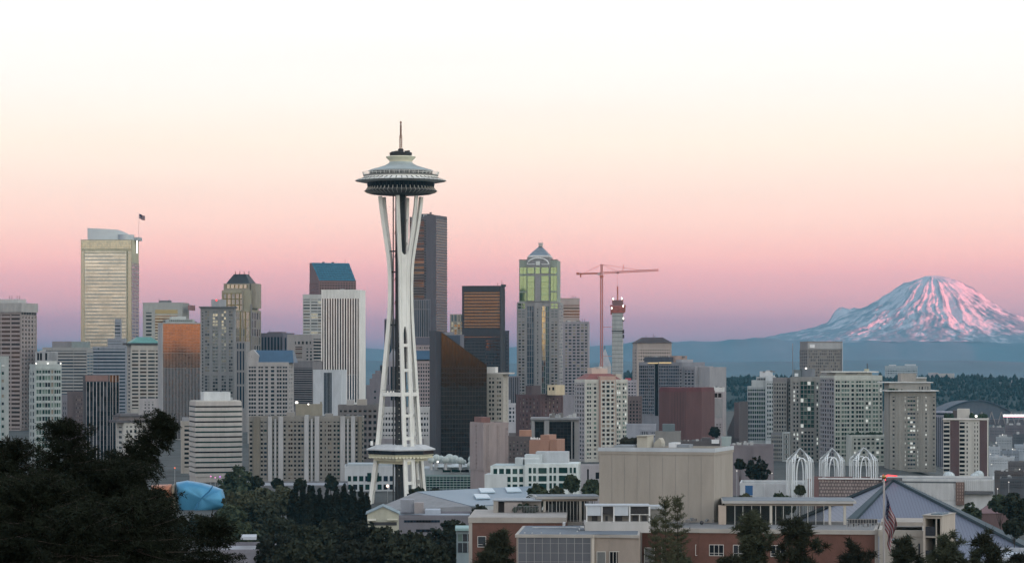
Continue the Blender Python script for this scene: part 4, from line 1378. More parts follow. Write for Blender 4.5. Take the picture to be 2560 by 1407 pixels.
v1 = (w2 + .2, w2 + 13.5, -d2 + 2, d2 - 4); t.wb.box(*v1, 0, t.Z(915), t.mi(wall(134, 132, 138)))
t.fac('F', 3, 8.4, .7, .5, ['bk', 'dk', 'nv'], vol=v1, z=921, low=1035, u=None, m=.5)
v2 = (w2 + 13.7, w2 + 27, -d2 + 6, d2 - 2); t.wb.box(*v2, 0, t.Z(917), t.mi(wall(140, 138, 142)))
t.clutter(17, 1612, 1690, 893, 6, 4)
t.done()

t = Tower('office_block', 'maroon windowless faceted block below the blue glass condominium', 'building', 1642, 1770, 976, 1900, c=1752, wc=(100, 62, 62), low=1100, para=False, dep=26)
w2, d2 = t.w / 2, t.d / 2
MRW = wall(96, 68, 66); MRR = wall(108, 56, 60)
pl = [(-w2, -d2 + 7), (t.U(1673), -d2), (t.U(1716), -d2 - 1.5), (w2, -d2 + 3), (w2 + 5, d2), (-w2, d2)]
t.wb.prism(pl, 0, t.Z(979))
mb = MB(); mb.prism([(x * 1.004, y * 1.01) for x, y in pl], t.Z(979), t.Z(976)); mb.prism([(x * .985, y * .96) for x, y in pl], t.Z(976), t.Z(968)); mb.build('roof_band', wall(104, 52, 58), t.root)
mb = MB()
for q in range(1, 6):
    (xa, ya), (xb, yb) = pl[1], pl[2]
    x, y = xa + (xb - xa) * q / 6, ya + (yb - ya) * q / 6
    mb.box(x - .12, x + .12, y - .12, y + .3, 0, t.Z(980))
mb.build('panel_joint', wall(70, 48, 50), t.root)
t.done()
t = Tower('apartment_block', 'pink and white block with a grey blank panel, right of the maroon block', 'building', 1769, 1815, 979, 2000, c=1808, wc=(158, 146, 146), low=1080)
t.box('wall_panel', 1770, 1782, 981, 1050, wall(92, 62, 72), -.02, .02); t.fac('F', 1, 7, .3, .5, ['pl', 'sm'], u=(1771, 1775), z=984, low=1075, name='window')
t.box('wall_panel', 1783, 1806, 996, 1044, wall(140, 136, 134), -.025, .02)
t.fac('F', 2, None, .85, 1, 'dbr', u=(1784, 1805), z=982, low=993, name='window')
t.fac('F', 3, 8, .6, .5, ['dk', 'br'], u=(1780, 1806), z=1056, low=1074)
t.box('penthouse', 1777, 1806, 968, 980, wall(190, 188, 184), .2, .8); t.clutter(8, 1772, 1806, 969, 5, 5)
t.done()
t = Tower('office_block', 'dark brown wedge shaped block with a sloping left edge, left of the teal glass condominium', 'building', 1818, 1870, 1003, 1950, c=1848, wc=(78, 70, 74), low=1100, para=False)
w2, d2 = t.w / 2, t.d / 2
t.wb.hexa([(-w2, -d2, 0), (w2, -d2, 0), (w2, d2, 0), (-w2, d2, 0), (-w2, -d2, t.Z(1078)), (w2, -d2, t.Z(1003)), (w2, d2, t.Z(1003)), (-w2, d2, t.Z(1078))])
t.box('wall_panel', 1836, 1848, 1005, 1095, wall(92, 78, 82), -.03, .02)
t.done()

t = Tower('condominium_tower', 'teal glass condominium with white corner balconies and a stepped left side', 'tower', 1868, 1941, 944, 2000, c=1936, wc=(150, 158, 160), low=1110, para=False)
v0 = t.block(1868, 1936, 965, .1, 1); v1 = t.block(1878, 1936, 950, .12, .95); v2 = t.block(1890, 1936, 942, .14, .9)
t.fac('F', 8, 11.4, .84, .6, ['gn', 'bl', 'dg', 'nv'], u=(1869, 1913), z=968, low=1105, vol=v0, pr=.3, sc=wall(120, 128, 132))
t.fac('F', 5, None, .8, 1, ['sm', 'bl'], u=(1892, 1913), z=945, low=950, vol=v2, name='window')
v3 = t.block(1914, 1936, 938, 0, .3, wall(172, 180, 184)); t.fac('F', 3, 11.4, .7, .5, ['gn', 'dk', 'bl'], u=(1916, 1935), z=952, low=1105, vol=v3)
t.box('penthouse', 1898, 1928, 928, 943, wall(180, 182, 184), .25, .7); t.clutter(2, 1890, 1930, 929, 5, 4)
t.done()

t = Tower('office_tower', 'grey brown tower with a blank top storey, rising behind the two green glass condominiums', 'tower', 2000, 2106, 853, 2300, c=2019, side='L', wc=(122, 118, 116), low=960, dep=34)
t.box('top_band', 2019, 2106, 857, 872, wall(150, 150, 150), -.015, .01); t.box('sign_panel', 2024, 2036, 861, 869, wall(205, 205, 205), -.03, -.015)
t.fac('F', 18, 7.7, .5, .6, ['dk', 'dbr', 'sm', 'pk', 'pk'], z=873, low=955, u=(2021, 2104), pr=.4)
t.fac('L', 4, 7.7, .7, .6, ['sm', 'nv'], z=873, low=955)
t.box('fin', 2104.5, 2106.5, 856, 960, wall(150, 165, 175), -.04, 0); t.box('fin', 2000, 2001.5, 858, 960, wall(130, 140, 150), 1, 1.03)
t.done()

t = Tower('condominium_tower', 'grey condominium with a green glass centre and several lit windows, behind the left white arch', 'tower', 1926, 2058, 942, 1800, c=2036, wc=(130, 128, 122), low=1210, para=False, dep=24)
v0 = t.block(1926, 1962, 944, .25, 1, wall(116, 112, 112)); v1 = t.block(1962, 1976, 955, .35, 1, wall(96, 96, 100)); v2 = t.block(1976, 2058, 942, 0, 1)
v3 = t.block(1926, 1960, 1082, .05, .9, wall(110, 112, 118)); v4 = t.block(1957, 1976, 1080, -.05, .3, wall(160, 168, 168))
t.fac('F', 5, 10.7, .6, .55, ['sm', 'dk', 'nv'], u=(1928, 1961), z=955, low=1080, vol=v0)
t.fac('F', 2, 10.7, .7, .6, ['bk', 'dk', 'sm'], u=(1963, 1975), z=958, low=1080, vol=v1)
t.fac('F', 2, 10.7, .6, .55, ['dk', 'dg', 'dk', 'lw', 'dk'], u=(1980, 2000), z=952, low=1205, vol=v2)
t.fac('F', 4, 10.7, .9, .86, ['gn', 'dg', 'gn', 'pg', 'gn', 'lw'], u=(2001, 2036), z=952, low=1070, vol=v2, pr=.5)
t.fac('F', 4, 10.7, .7, .6, ['dk', 'dg', 'lw', 'dk', 'dk'], u=(2001, 2036), z=1074, low=1205, vol=v2)
t.fac('F', 2, 10.7, .6, .6, ['dk', 'dg', 'dk', 'lw'], u=(2038, 2056), z=952, low=1205, vol=v2)
t.fac('F', 6, 10.7, .62, .55, ['sm', 'nv', 'bl'], u=(1927, 1956), z=1088, low=1205, vol=v3)
t.fac('F', 1, 13, .6, .7, ['gn', 'dk', 'dg'], u=(1960, 1974), z=1084, low=1150, vol=v4, name='window')
t.box('penthouse', 1977, 1996, 924, 943, wall(96, 108, 112), .3, .6); t.box('penthouse', 1997, 2022, 922, 943, wall(104, 110, 118), .35, .7); t.box('roof_panel', 1980, 1989, 933, 941, wall(200, 205, 205), .29, .3)
mb = MB(); mb.sphere((t.U(2004), 0, t.Z(921)), .7, 8, 6); mb.build('roof_lamp', BULB, t.root)
t.done()

t = Tower('condominium_tower', 'pale green condominium with many windows and a planted lower wing, behind the right white arch', 'tower', 2050, 2206, 938, 1740, c=2086, side='L', wc=(162, 166, 154), low=1210, para=False, dep=30)
w2, d2 = t.w / 2, t.d / 2
v0 = t.block(2086, 2206, 938, 0, 1)
t.fac('L', 6, 10.9, .66, .6, ['sm', 'dk', 'bl', 'pl'], vol=v0, z=945, low=1205, pc=wall(132, 130, 134))
for a, b, n, gs in ((2088, 2100, 2, ['dk', 'dg', 'pg']), (2103, 2124, 3, ['dk', 'dg', 'pg', 'pg']), (2127, 2136, 1, ['dk', 'pg', 'dg']), (2139, 2160, 3, ['gn', 'sm', 'dg', 'pg']), (2163, 2178, 2, ['pg', 'dg', 'lw', 'pg', 'dk']), (2181, 2196, 2, ['pg', 'dg', 'pg', 'pg']), (2199, 2205, 1, ['pg', 'dg', 'lw', 'dk'])):
    t.fac('F', n, 10.9, .84, .62, gs, u=(a, b), z=948, low=1140, vol=v0, pr=.4, name='window')
v1 = t.block(2114, 2211, 1086, -.35, -.01, wall(174, 178, 168))
t.fac('F', 8, 11.3, .6, .55, ['dg', 'dk', 'gn', 'pg', 'dk', 'lw'], u=(2117, 2209), z=1090, low=1205, vol=v1)
t.fac('F', 2, 11.3, .9, .6, ['sm', 'dk'], u=(2151, 2173), z=1090, low=1205, vol=v1, pr=.5)
t.box('penthouse', 2096, 2188, 929, 939, wall(168, 168, 158), .2, .8); t.box('penthouse', 2122, 2150, 930, 934, wall(110, 112, 118), .15, .19); t.box('roof_canopy', 2082, 2200, 928, 931, wall(185, 185, 175), .1, .85); t.mast(2187, 908, 930, .5, .3); t.box('penthouse', 2181, 2190, 922, 930, wall(160, 160, 130), .45, .55)
TGP = mat('terrace_plants', (0.02, 0.035, 0.02), .9, var=.6, scale=1.5)
mb = MB(); r = random.Random(3)
for i in range(34):
    x = r.uniform(2116, 2200); mb.sphere((t.U(x), -d2 - r.uniform(3, 9), t.Z(1085)), r.uniform(.5, 1.3), 6, 4, sq=(1, 1, r.uniform(.8, 2)))
mb.build('terrace_plants', TGP, t.root)
t.done()

t = Tower('condominium_tower', 'grey condominium with setback top, thin projecting roof slabs and scattered lit windows', 'tower', 2212, 2340, 977, 1680, c=2227, side='L', wc=(136, 132, 122), low=1190, para=False, dep=30)
v0 = t.block(2227, 2340, 977, 0, 1); v1 = t.block(2224, 2328, 956, .1, .9); v2 = t.block(2257, 2296, 933, .3, .8, wall(140, 132, 120)); v3 = t.block(2296, 2322, 944, .35, .8)
SLB = wall(188, 190, 186)
t.box('roof_slab', 2212, 2346, 975, 977.5, SLB, -.1, 1.05); t.box('roof_slab', 2206, 2334, 954.5, 956.5, SLB, .05, .95); t.box('roof_slab', 2294, 2322, 943, 945, SLB, .3, .85)
t.fac('F', 4, None, .5, 1, ['sm', 'dk', 'pl'], u=(2296, 2326), z=966, low=973, vol=v1, name='window')
lt = ['dk', 'sm', 'pl', 'dk', 'dg', 'lit']
for a, b, n, gs, fw in ((2231, 2237, 1, ['sm', 'dk', 'pl'], .9), (2240, 2259, 2, ['dk', 'dk', 'pl', 'sm', 'lw'], .34), (2260, 2266, 1, ['lw', 'dk', 'pl', 'lw'], .6), (2268, 2289, 3, ['bl', 'gn', 'sm', 'bl', 'pg', 'lw'], .86), (2291, 2298, 1, ['lw', 'pl', 'dk', 'lw'], .6), (2301, 2329, 3, ['dk', 'dk', 'sm', 'dk', 'pl', 'lw'], .36), (2331, 2338, 1, ['sm', 'dk', 'pl'], .8)):
    t.fac('F', n, 10.55, fw, .46, gs, u=(a, b), z=986, low=1185, vol=v0, pr=.3, name='window')
t.fac('L', 2, 10.55, .5, .5, ['sm', 'dk'], z=986, low=1185, vol=v0)
mb = MB(); r = random.Random(8)
for i in range(10):
    mb.sphere((t.U(r.uniform(2222, 2256)), -t.d * .4, t.Z(974)), r.uniform(.4, 1.0), 6, 4)
mb.build('terrace_plants', TGP, t.root)
t.done()
t = Tower('office_tower', 'grey violet ribbed tower partly hidden between the setback condominium and the brown and white block', 'tower', 2332, 2384, 1030, 2000, wc=(130, 130, 144), low=1190, para=False)
w2, d2 = t.w / 2, t.d / 2
mb = MB(); mb.lathe([(w2, 0), (w2, t.Z(1030)), (w2 * .9, t.Z(1028)), (.1, t.Z(1027))], 36, cx=0, cy=0); mb.build('drum_wall', wall(128, 128, 142), t.root, smooth=True)
mb = MB(); mb.lathe([(w2 + .3, t.Z(1036)), (w2 + .3, t.Z(1032))], 36); mb.build('window_band', G['nv'], t.root)
for i in range(16):
    a = -math.pi * (i + .5) / 16
    mb = MB(); mb.box(-.35, .35, -.1, .1, 2, t.Z(1042)); o = mb.build('window_strip', G['nv'] if i % 2 else G['sm'], t.root, loc=((w2 + .05) * math.cos(a), (w2 + .05) * math.sin(a), 0), rz=a + math.pi / 2)
t.wb.box(-1, 1, -1, 1, 0, 1)
t.done()
t = Tower('apartment_tower', 'brown and white apartment tower with a rooftop garden and dark balconies', 'tower', 2358, 2471, 1045, 1600, c=2468, wc=(176, 172, 160), low=1185, dep=20)
BRN = wall(92, 66, 68)
for a, b in ((2375.5, 2398), (2449, 2468)):
    t.box('brick_panel', a, b, 1051, 1250, BRN, -.012, .01)
t.fac('F', 1, 10.8, 1, .6, ['bk', 'dk'], u=(2359, 2374), z=1051, low=1195, pr=.7, name='balcony')
t.fac('F', 1, 10.8, 1, .5, ['bk', 'dbr'], u=(2391, 2397), z=1051, low=1195, pr=-.01, name='window')
t.fac('F', 1, 10.8, 1, .6, ['bk', 'dk'], u=(2399, 2412), z=1051, low=1195, pr=.7, name='balcony')
t.fac('F', 1, 10.8, 1, .5, ['dk', 'nv'], u=(2416.5, 2419.5), z=1051, low=1195, pr=-.01, name='window')
t.fac('F', 2, 10.8, .5, .55, ['dbr', 'dk'], u=(2432, 2449), z=1051, low=1195, pr=.3, name='window')
t.box('roof_slab', 2357, 2472, 1045, 1049, wall(196, 190, 182), -.05, .02)
t.box('penthouse', 2392, 2422, 1022, 1046, wall(178, 172, 160), .3, .7); t.box('penthouse', 2381, 2391.5, 1026, 1046, wall(84, 74, 74), .3, .6)
mb = MB(); r = random.Random(9)
for i in range(30):
    x = r.choice([r.uniform(2361, 2380), r.uniform(2424, 2438), r.uniform(2446, 2466)])
    mb.sphere((t.U(x), r.uniform(-.3, .3) * t.d, t.Z(1043)), r.uniform(.8, 1.7), 7, 5, sq=(1, 1, r.uniform(1, 2.0)))
mb.build('roof_garden', TGP, t.root)
mb = MB(); mb.sphere((t.U(2440), -t.d * .4, t.Z(1040)), .75, 8, 6); mb.build('roof_lamp', BULB, t.root)
t.done()

# ------------------------------------------------------------------ middle distance, centre
t = Tower('apartment_tower', 'cream apartment tower with a white lift room, right of the black slant topped tower', 'tower', 1216, 1270, 934, 1720, c=1257, wc=(162, 154, 140), low=1070)
t.fac('F', 2, 11.2, .7, .55, ['dk', 'sm', 'pl', 'dk'], u=(1220, 1238), t=5, low=1070); t.fac('F', 2, 11.2, .8, .5, ['dk', 'sm', 'pk', 'pl'], u=(1241, 1254), t=5, low=1070)
t.fac('R', 1, 11.2, .4, .55, ['dk', 'sm'], t=7, low=1070)
t.box('penthouse', 1216, 1237, 917, 935, wall(190, 186, 178), .1, .6); t.box('roof_slab', 1215, 1273, 931, 934.5, wall(176, 170, 160), -.03, 1.02)
t.done()
t = Tower('apartment_block', 'small white framed block in the gap right of the cream apartment tower', 'building', 1262, 1289, 1008, 1900, wc=(168, 166, 172), low=1070)
t.fac('F', 3, 11, .6, .6, ['bl', 'nv', 'dk'], t=6, low=1060); t.box('penthouse', 1266, 1277, 999, 1009, wall(150, 150, 158), .3, .6)
t.done()
t = Tower('office_tower', 'grey block of fine vertical ribs in the gap left of the green topped tower', 'building', 1268, 1300, 940, 2500, wc=(112, 108, 118), low=1020)
t.fac('F', 7, None, .5, 1, ['nv', 'bk'], t=2, low=1020)
t.done()

t = Tower('apartment_tower', 'pinkish beige slab with almost no windows, above the white ball domes', 'tower', 1176, 1271, 1056, 1350, c=1210, side='L', wc=(150, 132, 128), low=1190, dep=24)
t.fac('F', 1, 10.6, .5, .5, ['dk', 'sm'], u=(1243, 1249), t=6, low=1180, name='window'); t.fac('F', 1, 10.6, .5, .5, ['dk', 'nv'], u=(1265, 1270), t=12, low=1180, name='window'); t.fac('F', 1, 10.6, .5, .5, ['pl', 'dk', 'pk'], u=(1217, 1222), t=4, low=1180, name='window')
t.fac('L', 1, 10.6, .12, .5, ['sm', 'dk', 'pl'], t=4, low=1180, name='window')
t.box('penthouse', 1213, 1236, 1043, 1057, wall(124, 78, 70), .3, .8); t.mast(1222, 1036, 1044, .5)
t.done()

t = Tower('apartment_building', 'dark red brick building with pale windows and a tan stair tower on its roof', 'building', 1290, 1407, 986, 2000, c=1350, wc=(92, 64, 66), low=1070, dep=26)
t.fac('F', 6, 10.2, .45, .5, ['pk', 'pl', 'sm', 'br'], u=(1296, 1349), t=6, low=1070)
t.fac('R', 6, 10.2, .34, .5, ['dk', 'pl', 'pk', 'dbr'], t=5, low=1070)
t.box('stair_tower', 1357, 1377, 962, 987, wall(190, 168, 120), .2, .6)
t.one('window', 1361, 1364, 968, 975, 'bk', vol=t.vol(1357, 1377, .2, .6)); t.one('window', 1369, 1374, 967, 975, 'bk', vol=t.vol(1357, 1377, .2, .6))
t.box('penthouse', 1297, 1312, 964, 987, wall(84, 66, 68), .3, .7)
t.done()
t = Tower('office_building', 'black glass building framed by wide grey concrete columns, left of the red roofed apartment tower', 'building', 1327, 1447, 1046, 1500, wc=(124, 122, 122), low=1160, dep=24)
for a, b in ((1337, 1360), (1373, 1428), (1431, 1436)):
    t.fac('F', max(1, int((b - a) / 9)), 8.5, .94, .92, ['bk', 'bk', 'bk', 'bk', 'dk'], u=(a, b), z=1053, low=1150, pr=.08, pc=mat('black_mullion', (.02, .02, .022), .4, var=.2))
for a, b in ((1329, 1336.5), (1361, 1366.5), (1367, 1372.5), (1428.5, 1431)):
    t.box('column', a, b, 1050, 1250, wall(132, 130, 130), -.06, .02)
t.box('roof_slab', 1326, 1448, 1044, 1049, wall(122, 122, 124), -.08, 1.02)
t.clutter(44, 1372, 1438, 1045, 12, 14); t.clutter(45, 1370, 1438, 1045, 8, 8)
t.done()

t = Tower('apartment_tower', 'cream and salmon apartment tower with a dull red roof, right of the black framed building', 'tower', 1436, 1569, 948, 1800, c=1462, side='L', wc=(178, 175, 162), low=1190, para=False, dep=26)
w2, d2 = t.w / 2, t.d / 2
v0 = t.block(1462, 1569, 948, 0, 1); SAL = wall(172, 132, 110)
v1 = t.block(1497, 1537, 940, -.08, .4, SAL)
for a, b, n in ((1466, 1479, 2), (1482, 1493, 1)):
    t.fac('F', n, 10.9, .76, .56, ['dk', 'pl', 'sm', 'pg', 'dk'], u=(a, b), t=6, low=1185, vol=v0, name='window')
t.fac('F', 3, 10.9, .68, .6, ['br', 'dbr', 'sm', 'pk', 'dk'], u=(1500, 1535), z=950, low=1185, vol=v1, pr=.5)
for a, b, n in ((1541, 1552, 2), (1556, 1567, 2)):
    t.fac('F', n, 10.9, .8, .56, ['dk', 'pl', 'sm', 'pg', 'lw', 'pg'], u=(a, b), t=6, low=1185, vol=v0, name='window')
t.fac('L', 4, 10.9, .6, .56, ['bl', 'nv', 'sm', 'dk'], t=8, low=1185, vol=v0, pc=wall(150, 144, 146))
t.hip('roof_slope', 948, 934, mat('dull_red_roof', (0.20, 0.075, 0.07), .7, var=.15), .2, .6, vol=t.vol(1466, 1552, .05, .95))
t.box('penthouse', 1487, 1527, 919, 935, wall(190, 160, 140), .3, .7); t.clutter(51, 1490, 1526, 920, 6, 4); t.box('penthouse', 1545, 1560, 935, 949, wall(170, 160, 140), .2, .6)
t.done()
t = Tower('office_block', 'brick brown block with dark window columns, right of the salmon apartment tower', 'building', 1564, 1605, 990, 2050, wc=(104, 84, 82), low=1080)
t.fac('F', 5, 9, .5, .55, ['dk', 'bk', 'sm'], t=8, low=1060)
t.done()
t = Tower('apartment_block', 'small violet grey block with a red roof edge, right of the salmon apartment tower', 'building', 1562, 1592, 950, 2200, wc=(150, 142, 150), low=1000)
t.fac('F', 4, 8, .6, .5, ['dk', 'nv'], t=3, low=990); t.box('roof_edge', 1563, 1578, 945, 950, mat('red_edge', (.4, .06, .08), .6), .2, .5)
t.done()
t = Tower('office_block', 'low grey block with white framed windows, behind the big windowless grey box', 'building', 1566, 1640, 1060, 1500, wc=(134, 138, 150), low=1120)
t.fac('F', 5, 14, .55, .7, ['dk', 'nv'], u=(1600, 1622), z=1074, low=1100); t.fac('F', 3, 12, .6, .5, ['sm', 'dk'], u=(1625, 1639), z=1074, low=1100)
t.done()
t = Tower('office_block', 'plain grey olive block topped by a blue green box, before the maroon block', 'building', 1638, 1702, 1078, 1400, wc=(122, 120, 116), low=1120)
t.box('penthouse', 1656, 1687, 1060, 1079, wall(88, 104, 110), .3, .8)
t.done()
t = Tower('apartment_building', 'low violet brick building with two lit window rows, right of the windowless grey box', 'building', 1826, 1934, 1112, 1350, wc=(112, 102, 108), low=1170)
t.fac('F', 1, 9, .4, .5, ['pl', 'sm', 'lit'], u=(1868, 1876), t=6, low=1165, name='window'); t.fac('F', 1, 9, .4, .5, ['pl', 'lit', 'sm'], u=(1879, 1885), t=6, low=1165, name='window')
t.clutter(61, 1830, 1925, 1112, 9, 9)
t.done()
t = Tower('office_block', 'small pale teal box building on the skyline of low roofs, right of the maroon block', 'building', 1804, 1828, 1092, 1500, wc=(140, 158, 156), low=1120)
t.done()
t = Tower('office_block', 'low brown roofed building with white roof plant, below the maroon block', 'building', 1700, 1800, 1102, 1450, wc=(90, 82, 84), low=1125)
t.box('roof_sign', 1779, 1798, 1098, 1108, wall(205, 205, 205), -.05, 0); t.box('penthouse', 1755, 1776, 1094, 1103, wall(80, 74, 78), .1, .5); t.clutter(71, 1702, 1790, 1102, 10, 5)
t.done()

t = Tower('apartment_block', 'brown brick block with a terracotta top box, left of the orange brown building', 'building', 1262, 1326, 1090, 1420, wc=(90, 78, 78), low=1160)
t.fac('F', 7, 10, .4, .5, ['pk', 'sm', 'pl', 'dk'], t=8, low=1150)
t.box('penthouse', 1298, 1329, 1075, 1092, wall(164, 108, 72), .1, .7); t.box('penthouse', 1272, 1290, 1082, 1092, wall(96, 90, 92), .3, .7)
t.done()
t = Tower('commercial_building', 'plain orange brown stepped building in front of the black framed building', 'building', 1323, 1393, 1098, 1320, c=1372, wc=(158, 106, 76), low=1160, para=False, dep=16)
t.block(1323, 1372, 1100, 0, 1); t.block(1349, 1371.8, 1087, .1, .9); t.wb.box(t.w / 2 + .1, t.w / 2 + 4, -t.d / 2 + 1, t.d / 2, 0, t.Z(1098))
WHT = wall(215, 210, 205)
for i, x in enumerate((1325, 1329, 1333, 1337, 1341, 1346)):
    t.box('roof_lettering', x, x + 2.4, 1093 + (i % 2), 1098, WHT, .05, .1)
t.done()

# white offices behind the blue grey hall
t = Tower('office_building', 'curved white office building with green glass windows and a grey roof plant', 'building', 1225, 1452, 1165, 1180, c=1443, wc=(186, 196, 192), low=1225, dep=26, para=False)
w2, d2 = t.w / 2, t.d / 2
v0 = t.block(1225, 1443, 1165, .06, 1); v1 = t.block(1312, 1443, 1159, 0, 1); v2 = t.block(1212, 1268, 1186, -.04, .6, wall(176, 184, 184))
TG = ['dg', 'gn', 'dg']
for z, lo in ((1172, 1186), (1192, 1206), (1211, 1225)):
    t.fac('F', 5, None, .72, 1, TG, u=(1228, 1312), z=z, low=lo - 1, vol=v0, name='window', pr=.3)
    t.fac('F', 2, None, .7, 1, TG, u=(1318, 1344), z=z - 3, low=lo - 3, vol=v1, name='window', pr=.3); t.fac('F', 1, None, .94, 1, TG, u=(1345, 1368), z=z - 3, low=lo - 3, vol=v1, name='window', pr=.3)
    t.fac('F', 2, None, .7, 1, TG, u=(1370, 1394), z=z - 4, low=lo - 4, vol=v1, name='window', pr=.3); t.fac('F', 1, None, .94, 1, TG, u=(1396, 1420), z=z - 4, low=lo - 4, vol=v1, name='window', pr=.3); t.fac('F', 2, None, .7, 1, TG, u=(1421, 1443), z=z - 4, low=lo - 4, vol=v1, name='window', pr=.3)
GRP = wall(168, 178, 178)
t.box('penthouse', 1308, 1352, 1138, 1166, GRP, .3, .7); t.box('penthouse', 1335, 1416, 1131, 1166, wall(158, 164, 168), .4, .8); t.box('penthouse', 1284, 1304, 1146, 1166, wall(160, 168, 168), .3, .6); t.box('roof_rail', 1302, 1347, 1145, 1148, wall(190, 195, 195), .1, .14)
mb = MB(); mb.box(-w2 + .4, w2 - .4, -d2 + 2.2, d2 - .4, t.Z(1164.5), t.Z(1164)); mb.build('roof', wall(150, 168, 168), t.root)
t.done()
t = Tower('commercial_building', 'plain violet beige wall with a dark door, right of the curved white offices', 'building', 1440, 1512, 1162, 1240, wc=(150, 144, 148), low=1220)
t.one('door', 1468, 1472, 1172, 1200, 'bk'); t.one('window', 1489, 1498, 1180, 1196, 'dk')
t.done()
t = Tower('office_building', 'white office wing with square teal windows, behind the feet of the needle tower', 'building', 862, 990, 1164, 1400, wc=(172, 178, 182), low=1240, dep=30)
t.fac('F', 8, None, .7, 1, ['dg', 'nv'], u=(865, 987), z=1189, low=1202, name='window', pr=.25)
t.fac('F', 8, None, .7, 1, ['dg', 'dk'], u=(865, 987), z=1210, low=1223, name='window', pr=.25)
t.one('bay_window', 918, 928, 1181, 1203, 'dg', pr=.5); t.one('bay_window', 936, 947, 1181, 1203, 'dg', pr=.5)
t.box('penthouse', 868, 985, 1160, 1165, wall(150, 162, 168), .2, .9)
t.done()
t = Tower('studio_building', 'low studio building with stepped green glass front, carrying the white ball domes', 'building', 1058, 1216, 1166, 1410, wc=(160, 170, 172), low=1240, dep=40, para=False)
v0 = t.block(1058, 1204, 1172, .3, 1, wall(150, 160, 166)); v1 = t.block(1064, 1186, 1188, .0, .3, wall(110, 135, 130))
t.fac('F', 14, 6.2, .92, .7, ['dg', 'gn', 'dg', 'nv'], u=(1065, 1185), z=1190, low=1236, vol=v1, name='window', pr=.3, sc=wall(120, 150, 145))
t.fac('F', 3, None, .92, 1, ['dk', 'dg'], u=(1104, 1174), z=1175, low=1182, vol=v0, name='window')
mb = MB(); mb.lathe([(t.w * .36, t.Z(1170)), (t.w * .37, t.Z(1168)), (t.w * .30, t.Z(1163)), (.1, t.Z(1161))], 36, cx=t.U(1130), cy=0); mb.build('roof_canopy', wall(186, 194, 194), t.root, smooth=True)
v2 = t.block(1186, 1206, 1176, .1, .6, wall(176, 184, 186)); t.one('window', 1191, 1200, 1186, 1198, 'dg', vol=v2)
v3 = t.block(1186, 1212, 1214, -.2, .05, wall(170, 176, 174)); t.one('opening', 1188, 1208, 1220, 1226, 'bk', vol=v3)
for x, y in ((1094, 1154), (1179, 1162)):
    mb = MB(); mb.sphere((t.U(x), -t.d * .45, t.Z(y)), .5, 8, 6); mb.build('roof_lamp', BULB, t.root)
    t.box('lamp_post', x - .5, x + .5, y, y + 14, METAL, .05, .06)
t.done()
BALL = mat('ball_fabric', (0.42, 0.47, 0.46), .5, var=.12, scale=.5)
kb = 1415 / F
for i, (x, y, r) in enumerate(((1078, 1150, 8), (1091, 1146, 11), (1103, 1147, 9), (1114, 1149, 9), (1124, 1146, 12), (1137, 1148, 11), (1151, 1151, 9), (1160, 1154, 6), (1181, 1148, 11), (1191, 1147, 17), (1176, 1162, 9))):
    D = 1415 + (i % 3) * 7 - (12 if i == 10 else 0)
    c = P(x, y, D); R = r * D / F
    base = EYE + (HOR - 1174) / F * D
    e = empty('dome_ball', (c.x, D, base))
    big = i == 9
    lab = 'largest white ball dome on the studio roof, right of the ball cluster' if big else ('white ball dome tucked against the left side of the largest ball' if i == 8 else ('small white ball dome in front of the largest ball' if i == 10 else 'white ball dome in the left cluster on the studio roof'))
    tag(e, lab, 'dome', 'white ball domes on the studio roof')
    mb = MB(); mb.sphere((0, 0, c.z - base), R, 20, 14); mb.build('shell', BALL, e, smooth=True)
    mb = MB()
    for j in range(4):
        a = math.pi * j / 4 + .3
        mb.tube([((R + .03) * math.cos(a) * math.sin(q), (R + .03) * math.sin(a) * math.sin(q), c.z - base + (R + .03) * math.cos(q)) for q in [math.pi * 2 * s_ / 24 for s_ in range(25)]], .05, 4)
    mb.build('seam', wall(140, 150, 150), e)
    mb = MB(); mb.lathe([(R * .5, 0), (R * .5, max(.3, c.z - base - R * .8))], 16); mb.build('base', METAL, e)

# ------------------------------------------------------------------ the needle tower
ND = 1274.0
nk = ND / F
NX = T(1002) * ND
NZ0 = 0.0
ZN = lambda y: EYE + (HOR - y) * nk
RN = lambda px: px * nk
needle = empty('observation_tower', (NX, ND, 0))
tag(needle, 'white steel needle tower with a saucer top and splayed twin legs', 'tower')
NW = mat('needle_white', (0.76, 0.76, 0.72), .55, var=.1, scale=.25, stretch=(1, 1, .3))
NG = mat('needle_shadow_grey', (0.20, 0.20, 0.19), .6, var=.1, scale=.4)
ND_ = mat('needle_dark', (0.035, 0.034, 0.036), .45, var=.3, scale=.5)
NGL = glass('needle_glass', (0.02, 0.024, 0.03), .3, .12, .4)
NROOF = mat('needle_roof', (0.36, 0.41, 0.42), .45, var=.08, scale=.3)


def lpart(name, prof, m, n=72, smooth=True, parent=needle, a0=0.0):
    mb = MB()
    mb.lathe([(RN(r) if r > 0 else .02, ZN(y)) for r, y in prof], n, a0=a0)
    return mb.build(name, m, parent, smooth)


